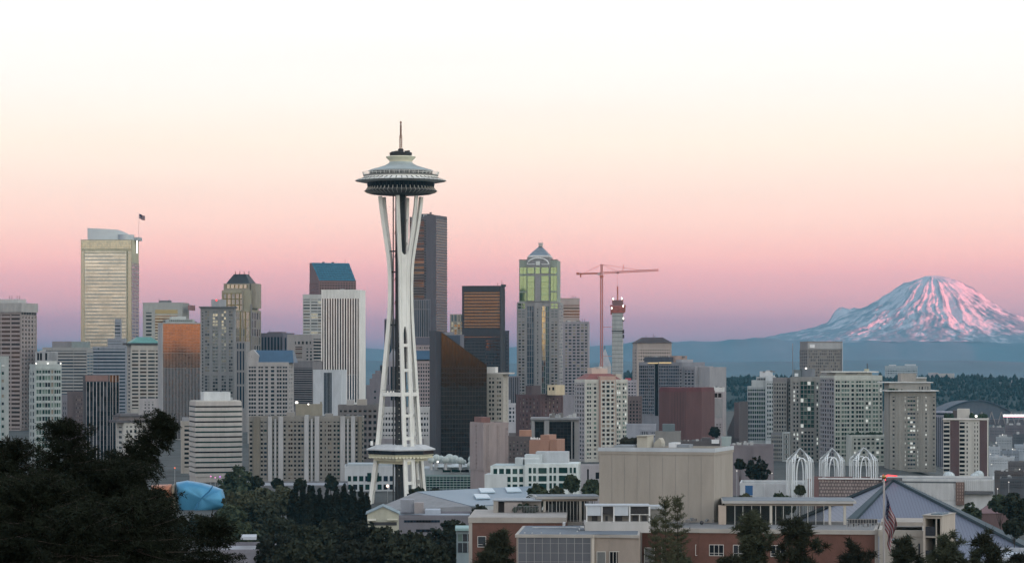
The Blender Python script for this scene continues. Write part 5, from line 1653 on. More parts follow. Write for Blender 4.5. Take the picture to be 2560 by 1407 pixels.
spire = MB()
lattice(spire, (0, 0, ZN(373)), (0, 0, ZN(340)), 1.1, 1.1, 6, .14)
lattice(spire, (0, 0, ZN(340)), (0, 0, ZN(312)), .6, .6, 5, .13)
spire.tube([(0, 0, ZN(345)), (0, 0, ZN(303))], .22, 6, r1=.1)
SPM = mat('spire_bronze', (0.24, 0.13, 0.09), .5, metal=.3, var=.1)
sp_ = spire.build('spire', SPM, needle)
mb = MB(); mb.sphere((0, 0, ZN(307)), .5, 10, 8, sq=(1, 1, 1.4)); mb.build('beacon', SPM, sp_)
lpart('machine_room', [(0, 390.5), (7, 390.5), (7, 373), (5.5, 372), (0, 371.5)], ND_, 24, False)
o = lpart('crown_deck', [(0, 390.4), (27, 390.4), (28.5, 383), (28, 382), (0, 381)], ND_, 40, False)
mb = MB()
for i in range(9):
    a = i * 2.4; r = RN(20)
    x, y = r * math.cos(a), r * math.sin(a)
    h = (2, 4, 3, 5, 2.5)[i % 5]
    mb = MB(); mb.box(x - .7, x + .7, y - .7, y + .7, ZN(383), ZN(383) + h * nk * 1.4); mb.build('antenna_box', ND_, o)
CR = mat('needle_cream', (0.70, 0.68, 0.52), .5, var=.06, scale=.4)
lpart('crown_ring', [(28, 391), (36, 391.5), (37.5, 393), (36.5, 395), (31.5, 399.5), (28.3, 404), (28.2, 406)], CR)
lpart('roof', [(28.3, 405.5), (31.5, 410), (40, 415), (55, 419.8), (70, 424), (80, 427), (81.5, 428.2), (80, 429)], NROOF)
mb = MB()
for i in range(36):
    a = 2 * math.pi * i / 36
    mb.tube([(RN(r) * math.cos(a), RN(r) * math.sin(a), ZN(y) + .06) for r, y in ((31.5, 410), (40, 415), (55, 419.8), (70, 424), (80, 427))], .09, 4)
mb.build('roof_seam', mat('roof_seam_grey', (.36, .42, .44), .5, var=.05), needle)
lpart('observation_window', [(78.5, 429), (77.5, 437.5)], NGL, 72)
mb = MB()
for i in range(60):
    a = 2 * math.pi * i / 60
    r0 = RN(78.4)
    mb.tube([(r0 * math.cos(a), r0 * math.sin(a), ZN(438)), (r0 * math.cos(a), r0 * math.sin(a), ZN(428.5))], .13, 4)
mb.build('window_mullion', NG, needle)
lpart('deck_floor', [(77, 438), (94, 438.5), (93, 442.5), (88, 444.5)], NG)
mb = MB()
for i in range(48):
    a = 2 * math.pi * i / 48
    c_, s_ = math.cos(a), math.sin(a)
    mb.tube([(RN(93) * c_, RN(93) * s_, ZN(439)), (RN(96) * c_, RN(96) * s_, ZN(431.5))], .09, 4)
for r, y in ((96, 431.5), (94.6, 435)):
    mb.tube([(RN(r) * math.cos(2 * math.pi * i / 72), RN(r) * math.sin(2 * math.pi * i / 72), ZN(y)) for i in range(73)], .1, 4)
mb.build('guard_rail', NW, needle)
for sgn in (-1, 1):
    mb = MB()
    for j in range(8):
        a = (math.pi if sgn < 0 else 0) + (j - 4) * .07; b2 = a + .07
        q = [(RN(r) * math.cos(t_), RN(r) * math.sin(t_), ZN(y)) for r, t_, y in ((93.5, a, 438.5), (93.5, b2, 438.5), (96, b2, 432), (96, a, 432))]
        q2 = [(x * .995, y * .995, z) for x, y, z in q]
        mb.hexa([q[0], q[1], q2[1], q2[0], q[3], q[2], q2[2], q2[3]])
    mb.build('glass_panel', wall(225, 220, 205), needle)
lpart('halo_ring', [(86, 440.5), (90, 440), (93, 441.5), (93, 446), (99, 448.5), (108, 450.2), (113.5, 451.8), (113.9, 452.6), (110, 453.4), (98, 456), (84, 457)], NW)
mb = MB()
for i in range(48):
    a = 2 * math.pi * (i + .5) / 48
    c_, s_ = math.cos(a), math.sin(a); p_ = Vector((-s_, c_, 0)) * .22
    pts = [Vector((RN(r) * c_, RN(r) * s_, ZN(y) + dz)) for r, y, dz in ((93.2, 446, .35), (99, 448.5, .3), (108, 450.2, .22), (112.5, 451.6, .1))]
    for p0, p1 in zip(pts, pts[1:]):
        mb.hexa([p0 - p_ - Vector((0, 0, .6)), p0 + p_ - Vector((0, 0, .6)), p1 + p_ - Vector((0, 0, .6)), p1 - p_ - Vector((0, 0, .6)), p0 - p_, p0 + p_, p1 + p_, p1 - p_])
mb.build('halo_rib', NG, needle)
lpart('restaurant_window', [(84.5, 456.5), (84, 458), (81.5, 473), (80, 474)], NGL)
mb = MB()
for i in range(48):
    a = 2 * math.pi * i / 48
    mb.tube([(RN(84.3) * math.cos(a), RN(84.3) * math.sin(a), ZN(457.5)), (RN(81.8) * math.cos(a), RN(81.8) * math.sin(a), ZN(473.5))], .1, 4)
mb.build('window_mullion', ND_, needle)
lpart('lower_disc', [(80, 473.3), (84, 474.5), (90, 477), (91.2, 478.2), (90, 479.6), (78, 484), (64, 486.8), (50, 488), (8, 488.3)], mat('needle_underside', (0.10, 0.10, 0.098), .6, var=.2))
mb = MB()
for i in range(48):
    a = 2 * math.pi * (i + .5) / 48
    c_, s_ = math.cos(a), math.sin(a); p_ = Vector((-s_, c_, 0)) * .13
    pts = [Vector((RN(r) * c_, RN(r) * s_, ZN(y))) for r, y in ((82.5, 467.5), (87, 474), (91.6, 478.4), (86, 482.4), (74, 486))]
    ins = [Vector((RN(r) * c_, RN(r) * s_, ZN(y))) for r, y in ((80, 468.5), (81, 474), (82, 477), (78, 481), (70, 484))]
    for j in range(4):
        mb.hexa([ins[j] - p_, ins[j] + p_, ins[j + 1] + p_, ins[j + 1] - p_, pts[j] - p_, pts[j] + p_, pts[j + 1] + p_, pts[j + 1] - p_])
mb.build('lower_rib', mat('rib_grey_white', (0.48, 0.47, 0.44), .6, var=.1), needle)


# legs: H sections swept along curves in three radial planes
def hsec(a, b, f=.32, w=.28):
    """outline of an H section, a wide (tangential), b deep (radial)"""
    A, B = a / 2, b / 2
    return [(-A, -B), (A, -B), (A, -B + b * f), (A - a * w, -B + b * f), (A - a * w, B - b * f), (A, B - b * f), (A, B), (-A, B), (-A, B - b * f), (-A + a * w, B - b * f), (-A + a * w, -B + b * f), (-A, -B + b * f)]


def csec(a, b):
    """box with a shallow groove in its outer and inner face"""
    A, B = a / 2, b / 2
    g, d = a * .24, .28
    return [(-A, -B), (-A + g, -B), (-A + g, -B + d), (A - g, -B + d), (A - g, -B), (A, -B), (A, B), (A - g, B), (A - g, B - d), (-A + g, B - d), (-A + g, B), (-A, B)]


def sweep(mb, pts, tang, secs):
    """sections (tangential, radial) carried along pts; tang = tangential unit vector"""
    b0 = len(mb.v); n = len(secs[0])
    for i, p in enumerate(pts):
        d = (pts[min(i + 1, len(pts) - 1)] - pts[max(i - 1, 0)]).normalized()
        tg = (tang - d * tang.dot(d)).normalized()
        rd = tg.cross(d).normalized()
        for a, b in secs[i]:
            mb.v.append(tuple(p + tg * a + rd * b))
    for i in range(len(pts) - 1):
        for j in range(n):
            k2 = (j + 1) % n
            mb.f.append((b0 + i * n + j, b0 + i * n + k2, b0 + (i + 1) * n + k2, b0 + (i + 1) * n + j)); mb.m.append(0)
    mb.f.append(tuple(b0 + j for j in range(n))[::-1]); mb.m.append(0)
    mb.f.append(tuple(b0 + (len(pts) - 1) * n + j for j in range(n))); mb.m.append(0)


LZ = [0, 12, 28, 40, 54, 66, 76, 86, 96, 106, 116, 123, 130, 140, 149.6]
LR = [14.9, 13.2, 11.3, 10.1, 8.9, 7.8, 6.8, 5.8, 5.15, 5.0, 5.2, 5.9, 7.0, 8.3, 9.5]
LSz = [0, 86, 96, 112, 118, 124, 130, 140, 149.6]
LS = [1.95, 1.85, 1.8, 1.85, 2.1, 2.7, 3.3, 4.2, 4.9]
LEGAZ = [rad(291), rad(172), rad(48)]


def leg_r(z): return float(np.interp(z, LZ, LR))
def leg_s(z): return float(np.interp(z, LSz, LS))


zz = list(np.linspace(0, 149.6, 60))
# smooth both curves
sm = lambda f, z: sum(f(min(149.6, max(0, z + d))) for d in (-5, -2.5, 0, 2.5, 5)) / 5
for az in LEGAZ:
    er = Vector((math.cos(az), math.sin(az), 0)); et = Vector((-math.sin(az), math.cos(az), 0))
    lg_ = empty('leg', (0, 0, 0)); lg_.parent = needle
    for sg in (-1, 1):
        mb = MB()
        pts = [er * sm(leg_r, z) + et * (sg * sm(leg_s, z)) + Vector((0, 0, z)) for z in zz]
        wd = [1.75 if z < 125 else 1.75 - .3 * (z - 125) / 25 for z in zz]
        sweep(mb, pts, et, [csec(w, 1.75) for w in wd])
        mb.build('beam', NW, lg_)
    # web plate with a pointed opening below and a rounded fork above
    mb = MB()
    zt_, zb_ = 122.5, 86.5
    N = 90
    prev = None
    for i in range(N + 1):
        z = 75.5 + (128 - 75.5) * i / N
        r = sm(leg_r, z); hw = sm(leg_s, z) - .45
        if z < zb_:
            q = max(0.0, (z - 75.5) / (zb_ - 75.5)); op = 1.25 * math.sqrt(max(0, 1 - q ** 1.6))
        elif z > zt_ - 1.5:
            q = min(1, (z - zt_ + 1.5) / 3.0); op = (sm(leg_s, z) - .8) * math.sqrt(1 - (1 - q) ** 2)
        else:
            op = 0.0
        op = min(op, hw - .02)
        cur = (z, r, op, hw)
        if prev:
            (z0, r0, o0, h0), (z1, r1, o1, h1) = prev, cur
            for sg in (-1, 1):
                c8 = []
                for zq, rq, oq, hq in ((z0, r0, o0, h0), (z1, r1, o1, h1)):
                    for u_, n_ in ((sg * oq, .62), (sg * hq, .62), (sg * hq, -.62), (sg * oq, -.62)):
                        c8.append(er * (rq + n_) + et * u_ + Vector((0, 0, zq)))
                mb.hexa(c8 if sg > 0 else [c8[1], c8[0], c8[3], c8[2], c8[5], c8[4], c8[7], c8[6]])
        prev = cur
    mb.build('web_plate', NW, lg_)
    for y in (863, 925, 985, 1038, 1094, 1148, 1204):
        z = ZN(y)
        r = sm(leg_r, z); hw = sm(leg_s, z)
        mb = MB(); c8 = []
        for dz in (-.75, .75):
            for u_, n_ in ((-hw + .55, -.8), (hw - .55, -.8), (hw - .55, .8), (-hw + .55, .8)):
                c8.append(er * (r + n_) + et * u_ + Vector((0, 0, z + dz)))
        mb.hexa(c8); mb.build('cross_beam', NW, lg_)
# core shaft with stair lattice, lift rails and lamps
mb = MB(); mb.lathe([(2.9, 0), (2.9, ZN(488))], 6, a0=.4); mb.build('shaft', ND_, needle)
mb = MB()
for i in range(90):
    z = 2 + i * 1.62
    a0 = i * .9
    mb.tube([(3.2 * math.cos(a0), 3.2 * math.sin(a0), z), (3.2 * math.cos(a0 + 1), 3.2 * math.sin(a0 + 1), z + 1.6)], .12, 4)
mb.build('stair_lattice', mat('stair_steel', (.07, .065, .06), .6, var=.2), needle)
for a in (-1.95, -1.0, -2.75):
    mb = MB(); x, y = 3.9 * math.cos(a), 3.9 * math.sin(a)
    mb.box(x - .3, x + .3, y - .3, y + .3, 0, ZN(488)); mb.build('lift_rail', ND_, needle)
LMP = mat('shaft_lamp_glow', (.8, .8, .75), .5, var=0, emit=(1, .95, .85), estr=.55)
for i in range(46):
    z = 14 + i * 2.95
    a = -1.75
    mb = MB(); mb.sphere((3.5 * math.cos(a), 3.5 * math.sin(a) - .7, z), .17, 6, 4); mb.build('shaft_lamp', LMP, needle)
# link brackets from shaft to the left leg
for y in (628, 680, 812):
    mb = MB(); z = ZN(y); er = Vector((math.cos(LEGAZ[1]), math.sin(LEGAZ[1]), 0))
    mb.tube([er * 2.5 + Vector((0, 0, z)), er * (leg_r(z) - .5) + Vector((0, 0, z))], .4, 6); mb.build('bracket', ND_, needle)


def hexring(r, cut, rot):
    """triangle with cut corners: outline through the three legs"""
    out = []
    for az in LEGAZ:
        for d in (-cut, cut):
            out.append((r * math.cos(az + d + rot), r * math.sin(az + d + rot)))
    out.sort(key=lambda p: math.atan2(p[1], p[0]))
    return out


# upper platform
z = ZN(985)
mb = MB(); mb.prism(hexring(9.6, .28, 0), z - .9, z + .9); mb.build('platform', NW, needle)
mb = MB()
pl = hexring(9.3, .28, 0)
for (xa, ya), (xb, yb) in zip(pl, pl[1:] + pl[:1]):
    mb.tube([(xa, ya, z + 2.1), (xb, yb, z + 2.1)], .08, 4)
    for q in (0, .25, .5, .75):
        x, y = xa + (xb - xa) * q, ya + (yb - ya) * q
        mb.tube([(x, y, z + .9), (x, y, z + 2.1)], .06, 4)
mb.build('platform_rail', NG, needle)
for x, y in ((-6.2, -4), (-4.6, -4.4), (-3.4, -4.6)):
    mb = MB(); mb.sphere((x, y, z + 1.3), .3, 8, 6); mb.build('platform_lamp', LMP, needle)
# lower banquet level: slanted roof, dark glass, scalloped soffit
def ring2(r, w):
    return [(r * math.cos(rad(a)), r * math.sin(rad(a))) for a in (-60 - w, -60 + w, 40 - w, 40 + w, 168 - w, 168 + w)]


lo = [(16.2 * math.cos(rad(a)), 16.2 * math.sin(rad(a))) for a in (262, 315, 5, 75, 130, 190)]
sc = lambda k_: [(x * k_, y * k_) for x, y in lo]
mb = MB(); mb.prism(sc(1.04), ZN(1124), ZN(1121)); mb.prism(sc(1.04), ZN(1121) + .002, ZN(1111), 0, sc(.74)); mb.build('banquet_roof', wall(172, 174, 174), needle)
mb = MB(); mb.prism(sc(.985), ZN(1134), ZN(1124) - .01); mb.build('banquet_window', NGL, needle)
mb = MB(); mb.prism(sc(.9), ZN(1142), ZN(1134) - .01, 0, sc(1.0)); mb.build('banquet_wall', CR, needle)
mb = MB(); mb.prism(sc(.80), ZN(1150), ZN(1142) - .01, 0, sc(.82)); mb.build('banquet_base', CR, needle)
for k_, (p, q) in enumerate(zip(lo, lo[1:] + lo[:1])):
    n = 8
    for i in range(n):
        x0_, y0_ = [p[j] + (q[j] - p[j]) * (i + .1) / n for j in (0, 1)]
        x1_, y1_ = [p[j] + (q[j] - p[j]) * (i + .9) / n for j in (0, 1)]
        c = Vector(((x0_ + x1_) / 2, (y0_ + y1_) / 2, ZN(1141))) * 1
        r = math.hypot(x1_ - x0_, y1_ - y0_) / 2
        d = Vector((c.x, c.y, 0)).normalized() * .25
        tv = Vector((x1_ - x0_, y1_ - y0_, 0)).normalized()
        pts = [Vector((c.x * .965, c.y * .965, ZN(1139.5))) + tv * (r * math.cos(a_)) - Vector((0, 0, .9 * math.sin(a_))) for a_ in [math.pi * s_ / 6 for s_ in range(7)]]
        mb = MB()
        n0 = len(mb.v); mb.v += [tuple(v_ + d) for v_ in pts] + [tuple(v_ - d) for v_ in pts]
        mb.f.append(tuple(range(7))); mb.m.append(0); mb.f.append(tuple(range(13, 6, -1))); mb.m.append(0)
        for s_ in range(7):
            s2 = (s_ + 1) % 7
            mb.f.append((s_, s2, s2 + 7, s_ + 7)); mb.m.append(0)
        mb.build('scallop', CR, needle)
mb = MB(); mb.box(-14.5, -13.3, -5, -4, ZN(1112), ZN(1101)); mb.build('roof_lamp', wall(235, 232, 220), needle)
for (ax, ay), (bx_, by_) in (((13.0 * math.cos(LEGAZ[0]), 13.0 * math.sin(LEGAZ[0])), (13.0 * math.cos(LEGAZ[1]), 13.0 * math.sin(LEGAZ[1]))), ((13.0 * math.cos(LEGAZ[0]), 13.0 * math.sin(LEGAZ[0])), (13.0 * math.cos(LEGAZ[2]), 13.0 * math.sin(LEGAZ[2])))):
    mb = MB(); dv = Vector((bx_ - ax, by_ - ay, 0)).normalized(); nv = Vector((-dv.y, dv.x, 0)) * .5
    c8 = []
    for zq in (ZN(1158), ZN(1150) - .02):
        for p_ in (Vector((ax, ay, 0)) - nv, Vector((bx_, by_, 0)) - nv, Vector((bx_, by_, 0)) + nv, Vector((ax, ay, 0)) + nv):
            c8.append((p_.x, p_.y, zq))
    mb.hexa(c8); mb.build('ring_beam', CR, needle)


# ------------------------------------------------------------------ flags
def flag_mesh(name, parent, fn, nx, ny, double=True):
    """cloth grid: fn(a, b) with a along the fly, b down the hoist; stripes and canton by face"""
    V = [tuple(fn(i / nx, j / ny)) for j in range(ny + 1) for i in range(nx + 1)]
    me = bpy.data.meshes.new(name)
    Q, M_ = [], []
    for j in range(ny):
        for i in range(nx):
            a = j * (nx + 1) + i
            Q.append((a, a + 1, a + nx + 2, a + nx + 1))
            st = int((j + .5) / ny * 13)
            fa, fb = (i + .5) / nx, (j + .5) / ny
            if fa < .4 and fb < 7 / 13:
                gi, gj = int(fa / .4 * 22), int(fb / (7 / 13) * 18)
                M_.append(1 if (gi % 4 == 1 and gj % 4 == 1) or (gi % 4 == 3 and gj % 4 == 3) else 2)
            else:
                M_.append(0 if st % 2 == 0 else 1)
    me.from_pydata(V, [], Q)
    for m in (mat('flag_red', (0.17, 0.03, 0.04), .8, var=.1, scale=2), mat('flag_white', (0.29, 0.28, 0.29), .8, var=.05), mat('flag_blue', (0.02, 0.028, 0.07), .8, var=.1, scale=2)):
        me.materials.append(m)
    me.polygons.foreach_set('material_index', M_)
    me.shade_smooth()
    return put(name, me, parent)


fl = empty('flag', tower_flag_at)
tag(fl, 'small flag flying from the pole on the cream glass tower', 'flag')
kf = 3200 / F
flag_mesh('cloth', fl, lambda a, b: (a * 15 * kf, 1.2 * math.sin(a * 6), -b * 12 * kf - 5.5 * kf * a + .35 * math.sin(a * 7 + b)), 44, 26)

# ------------------------------------------------------------------ needle grounds and middle distance
def plain(name, label, cat, mb, m, loc=(0, 0, 0), rz=0.0, group=None, smooth=False):
    o = mb.build(name, m, None, smooth, loc, rz)
    return tag(o, label, cat, group)


# hall with a big blue grey metal roof: gabled, its left gable facing the camera
def Pz(px, D, z):
    return Vector((T(px) * D, D, z))


def zat(py, D):
    return EYE + (HOR - py) / F * D


hall = empty('exhibition_hall', Pz(1120, 1090, float(ground(T(1120) * 1090, 1090))))
tag(hall, 'low hall with a wide blue grey metal roof and grey gable, below the needle tower', 'building')
BM = mat('blue_grey_roof', (0.15, 0.21, 0.27), .45, metal=.1, var=.07, scale=.08)
HW = wall(126, 124, 128)
inv = hall.location
def hp(px, py, D):
    p = P(px, py, D); return tuple(p - inv)
mb = MB()
A, B1, C1, D1 = hp(1042, 1230, 1090), hp(1178, 1266, 1030), hp(1330, 1258, 1080), hp(1330, 1216, 1170)
A2 = hp(1042, 1230, 1090)
mb.hexa([A, B1, C1, D1, *[(x, y, z + .35) for x, y, z in (A, B1, C1, D1)]])
mb.build('roof', BM, hall)
mb = MB()
E1 = hp(925, 1278, 1060)
mb.hexa([E1, hp(1178, 1280, 1030), hp(1178, 1268, 1031), hp(1042, 1231, 1091), *[(x, y, z + .3) for x, y, z in (E1, hp(1178, 1278, 1030), hp(1178, 1266, 1031), hp(1042, 1230, 1091))]])
mb.build('roof_slope', wall(122, 122, 124), hall)
mb = MB()
gz_ = -inv.z + ground(T(1100) * 1060, 1060)
q = [hp(1178, 1280, 1031), hp(1330, 1262, 1081), hp(1330, 1262, 1110), hp(940, 1282, 1075)]
mb.prism([(x, y) for x, y, z in q], -6, min(z for x, y, z in q) - .3)
mb.build('wall', HW, hall)
for x, y in ((1216, 1228), (1204, 1243), (1282, 1226)):
    mb = MB()
    a, b, c, d = hp(x - 20, y - 4, 1095), hp(x + 14, y - 4, 1100), hp(x + 22, y + 5, 1085), hp(x - 14, y + 6, 1080)
    pl_n = (Vector(B1) - Vector(A)).cross(Vector(D1) - Vector(A)).normalized()
    def onroof(p):
        dv = Vector(p) + inv - cam.location
        o_ = cam.location - inv
        tt = (Vector(A) - o_).dot(pl_n) / dv.dot(pl_n)
        return o_ + dv * tt
    r4 = [onroof(p) for p in (a, d, c, b)]
    mb.hexa([p + Vector((0, 0, .3)) for p in r4] + [p + Vector((0, 0, .9)) for p in r4]); mb.build('skylight', mat('skylight', (.42, .52, .60), .3, var=.05), hall)

# grey long building and its small roof boxes, yellow gabled house
t = Tower('hall_annex', 'long low grey building with a dark window strip, in front of the blue grey hall', 'building', 985, 1180, 1287, 955, wc=(112, 108, 116), low=1340, dep=26, roof=wall(130, 142, 156))
t.fac('F', 12, None, .96, 1, ['bk', 'nv'], u=(1010, 1100), z=1299, low=1305, name='window', pr=.2)
t.fac('F', 10, None, .96, 1, ['bk', 'nv'], u=(1040, 1090), z=1322, low=1329, name='window', pr=.2)
t.box('penthouse', 1034, 1057, 1261, 1288, wall(140, 128, 124), .5, .75); t.box('roof_box', 998, 1032, 1254, 1286, wall(128, 130, 138), .6, .9); t.box('roof_box', 1062, 1100, 1276, 1287, wall(146, 156, 170), .2, .6)
t.done()
t = Tower('gabled_house', 'small pale yellow house with a low gable, left end of the grey hall annex', 'house', 918, 997, 1285, 890, wc=(158, 156, 132), low=1340, dep=14, para=False)
w2, d2 = t.w / 2, t.d / 2
zr, ze = t.Z(1267), t.Z(1284)
t.wb.prism([(-w2, -d2), (w2, -d2), (w2, d2), (-w2, d2)], t.Z(1330), ze)
t.wb.hexa([(-w2, -d2, ze), (w2, -d2, ze), (w2, d2, ze), (-w2, d2, ze), (-.1, -d2, zr), (.1, -d2, zr), (.1, d2, zr), (-.1, d2, zr)])
mb = MB()
for sg in (-1, 1):
    a = [(sg * (w2 + .5), -d2 - .5, ze - .2), (sg * .0, -d2 - .5, zr + .1), (sg * .0, d2, zr + .1), (sg * (w2 + .5), d2, ze - .2)]
    b4 = [(x, y, z + .35) for x, y, z in a]
    mb.hexa((a + b4) if sg < 0 else (a[::-1] + b4[::-1]))
mb.build('roof', wall(112, 132, 140), t.root)
t.box('shelf_canopy', 919, 940, 1296, 1300, wall(205, 200, 180), -.1, .02); t.box('shelf_canopy', 968, 994, 1296, 1299, wall(190, 186, 160), -.1, .02)
t.box('porch_shadow', 932, 992, 1304, 1312, DARK, -.02, .01)
t.done()

# crumpled blue metal museum with a copper red wing
ED = 1230.0
ek = ED / F
em = empty('museum', Pz(500, ED, float(ground(T(500) * ED, ED))))
tag(em, 'crumpled sky blue metal building with a copper red side, behind the dark spruces', 'building')
BLM = mat('blue_metal', (0.07, 0.25, 0.42), .35, metal=.35, var=.10, scale=.12, bump=.15, bscale=.35)
def blob(name, poly, D, depth, m, seed):
    """closed outline inflated into a rounded, folded body"""
    c = Vector((sum(p[0] for p in poly) / len(poly), sum(p[1] for p in poly) / len(poly), 0))
    pts = []
    for i in range(len(poly)):
        a, b = Vector((*poly[i], 0)), Vector((*poly[(i + 1) % len(poly)], 0))
        for j in range(8):
            pts.append(a.lerp(b, j / 8))
    n = len(pts)
    V, Q = [], []
    rings = 14
    for r_ in range(rings + 1):
        th = math.pi * r_ / rings
        s_ = math.sin(th) ** .35 if 0 < r_ < rings else 0.02
        dd = -math.cos(th)
        for i, p in enumerate(pts):
            q = c + (p - c) * s_
            fold = 1.1 * math.sin(q.x * .05 * 1.3 + seed + q.y * .045) + .5 * math.sin(q.x * .13 + seed * 2)
            w = P(q.x, q.y, D) - em.location
            V.append((w.x, dd * depth / 2 + fold * (1 - abs(dd)) * .5 + fold * .6, w.z))
    for r_ in range(rings):
        for i in range(n):
            k2 = (i + 1) % n
            Q.append((r_ * n + i, r_ * n + k2, (r_ + 1) * n + k2, (r_ + 1) * n + i))
    return fastmesh(name, V, Q, m, em, smooth=True)
blob('blue_shell', [(440, 1205), (468, 1200), (505, 1206), (557, 1222), (566, 1248), (566, 1266), (500, 1290), (452, 1296)][::-1], ED, 14, BLM, 1.0)
blob('copper_shell', [(385, 1210), (435, 1207), (438, 1265), (440, 1300), (380, 1300)][::-1], ED + 8, 12, mat('copper_skin', (0.40, 0.16, 0.09), .4, metal=.4, var=.35, scale=.5, bump=.4, bscale=1.2), 3.0)
blob('gold_shell', [(431, 1212), (442, 1206), (450, 1292), (440, 1292)][::-1], ED + 5, 8, mat('gold_skin', (0.20, 0.16, 0.12), .4, metal=.6, var=.2), 5.0)
mb = MB(); mb.tube([tuple(P(x, y, ED - 8.6) - em.location) for x, y in ((532, 1214), (522, 1228), (506, 1242), (492, 1262), (488, 1280))], .35, 6); mb.build('fold_seam', mat('blue_seam', (.04, .17, .32), .4, metal=.3, var=.05), em)

# low grey wall and flat roofs behind the trees
t = Tower('warehouse', 'long low grey wall behind the broad trees, left of the needle tower', 'building', 545, 870, 1212, 1300, wc=(112, 112, 116), low=1240, roof=wall(128, 132, 140))
t.box('roof_canopy', 565, 590, 1206, 1210, wall(190, 195, 195), .1, .6)
t.done()
t = Tower('flat_roof_building', 'low building with a pale flat roof among the dark trees at the bottom left', 'building', 545, 690, 1372, 640, wc=(120, 116, 126), dep=26, low=1400, roof=wall(150, 152, 160))
t.box('parapet_beam', 600, 640, 1350, 1357, wall(160, 165, 172), .5, .9)
t.done()
t = Tower('glass_kiosk', 'small pale green glass corner building left of the brick building', 'building', 1141, 1182, 1322, 560, wc=(120, 140, 146), low=1400, dep=10, roof=wall(120, 150, 150))
t.fac('F', 3, None, .9, 1, ['pg', 'sv', 'bl'], u=(1144, 1181), z=1329, low=1352, name='window'); t.fac('F', 3, None, .9, 1, ['sv', 'sm', 'pl'], u=(1144, 1181), z=1356, low=1380, name='window')
t.box('roof_slab', 1138, 1182, 1319, 1325, wall(120, 160, 158), -.1, .9)
t.done()
# little arched footbridge with lamps
fb = empty('footbridge', Pz(595, 900, float(ground(T(595) * 900, 900))))
tag(fb, 'small white arched walkway with glowing lamps among the trees, right of the blue museum', 'bridge')
kb = 900 / F
mb = MB(); pts = [tuple(P(578 + 36 * q, 1294 + 8 * (q - .35) ** 2 * 3.2, 900) - fb.location) for q in [i / 12 for i in range(13)]]
mb.tube(pts, .35, 6); mb.tube([(x, y, z + .9) for x, y, z in pts], .08, 4); mb.build('deck', wall(196, 194, 200), fb)
for x in (581, 586):
    mb = MB(); a = P(x, 1296, 900) - fb.location; mb.tube([tuple(a), (a.x, a.y, 0)], .22, 5); mb.build('pier', wall(190, 190, 190), fb)
for x, y in ((573, 1277), (589, 1277), (601, 1283), (613, 1292)):
    a = P(x, y, 897) - fb.location
    ps = MB(); ps.tube([(a.x, a.y, a.z), (a.x, a.y, a.z - 14 * kb)], .07, 4); po = ps.build('lamp_post', METAL, fb)
    mb = MB(); mb.sphere((a.x, a.y, a.z), .25, 8, 6); mb.build('lamp_globe', mat('warm_globe', (.8, .7, .5), .5, var=0, emit=(1, .75, .4), estr=1.6), po)


def small_lamp(name, label, px, py, D, m, r, group=None):
    p = P(px, py, D); g_ = float(ground(p.x, D))
    e = empty(name, (p.x, D, g_)); tag(e, label, 'lamp', group)
    mb = MB(); mb.tube([(0, 0, 0), (0, 0, p.z - g_)], .1, 5); mb.build('post', METAL, e)
    mb = MB(); mb.sphere((0, -.1, p.z - g_), r, 10, 8); mb.build('lamp_head', m, e)


small_lamp('street_lamp', 'red and white lamp glowing between the left legs of the needle tower', 969, 1214, 1290, mat('warm_red', (.9, .6, .5), .5, var=0, emit=(1, .72, .62), estr=1.8), .75)
small_lamp('signal_lamp', 'red lamp at the foot of the copper glass tower, above the spruces', 437, 1169, 1400, mat('bright_red', (.9, .2, .1), .5, var=0, emit=(1, .16, .05), estr=1.3), .32)
PKL = mat('pink_lamp', (.8, .3, .6), .5, var=0, emit=(.8, .25, .55), estr=.8)
for i, (x, y) in enumerate(((527, 1190), (538, 1193), (550, 1191))):
    small_lamp('fairground_lamp', ('leftmost pink lamp below the banded white building', 'middle pink lamp below the banded white building', 'rightmost purple pink lamp below the banded white building')[i], x, y, 1330, PKL if i < 2 else mat('violet_lamp', (.6, .2, .8), .5, var=0, emit=(.6, .2, .9), estr=.9), .38, 'fairground lamps')

for x, y, D in ((2490, 1106, 2500), (2531, 1122, 2080), (2479, 1160, 1780), (2549, 1172, 1620), (2506, 1086, 3000), (2522, 1204, 1300), (2494, 1221, 1200), (1842, 1176, 1330), (1930, 1182, 1300), (2476, 1134, 1900)):
    small_lamp('street_lamp', 'small white street lamp among the low buildings behind the science pavilions', x, y, D, BULB, .13 * D / 1000, 'street lamps behind the pavilions')

# ------------------------------------------------------------------ science pavilions, white arches
SD = 1000.0
WR = wall(176, 178, 180)
def ribbed(t, px0, px1, y0, y1, n, m):
    mb = MB()
    for i in range(n):
        a = px0 + (px1 - px0) * (i + .5) / n
        mb.box(t.U(a) - .16, t.U(a) + .16, -t.d / 2 - .35, -t.d / 2, t.Z(y1), t.Z(y0))
    mb.build('rib', m, t.root)
t = Tower('pavilion', 'white ribbed pavilion wall with a blue door, left of the white arches', 'building', 1850, 2022, 1207, 1020, wc=(172, 176, 178), low=1260, dep=24)
ribbed(t, 1910, 2020, 1209, 1250, 34, wall(190, 192, 194))
t.one('door', 1863, 1882, 1211, 1238, mat('blue_door', (.03, .10, .24), .5, var=.1))
t.done()
t = Tower('pavilion', 'brown pavilion wall patterned with pale round shapes, below the white arches', 'building', 2018, 2205, 1197, 985, wc=(122, 84, 80), low=1260, dep=20)
TW = wall(140, 116, 108); CC = wall(152, 132, 124)
mb = MB(); mb.box(t.U(2047), t.U(2204), -t.d / 2 - .12, -t.d / 2, t.Z(1245), t.Z(1199)); mb.build('tile_panel', wall(106, 90, 88), t.root)
mb = MB()
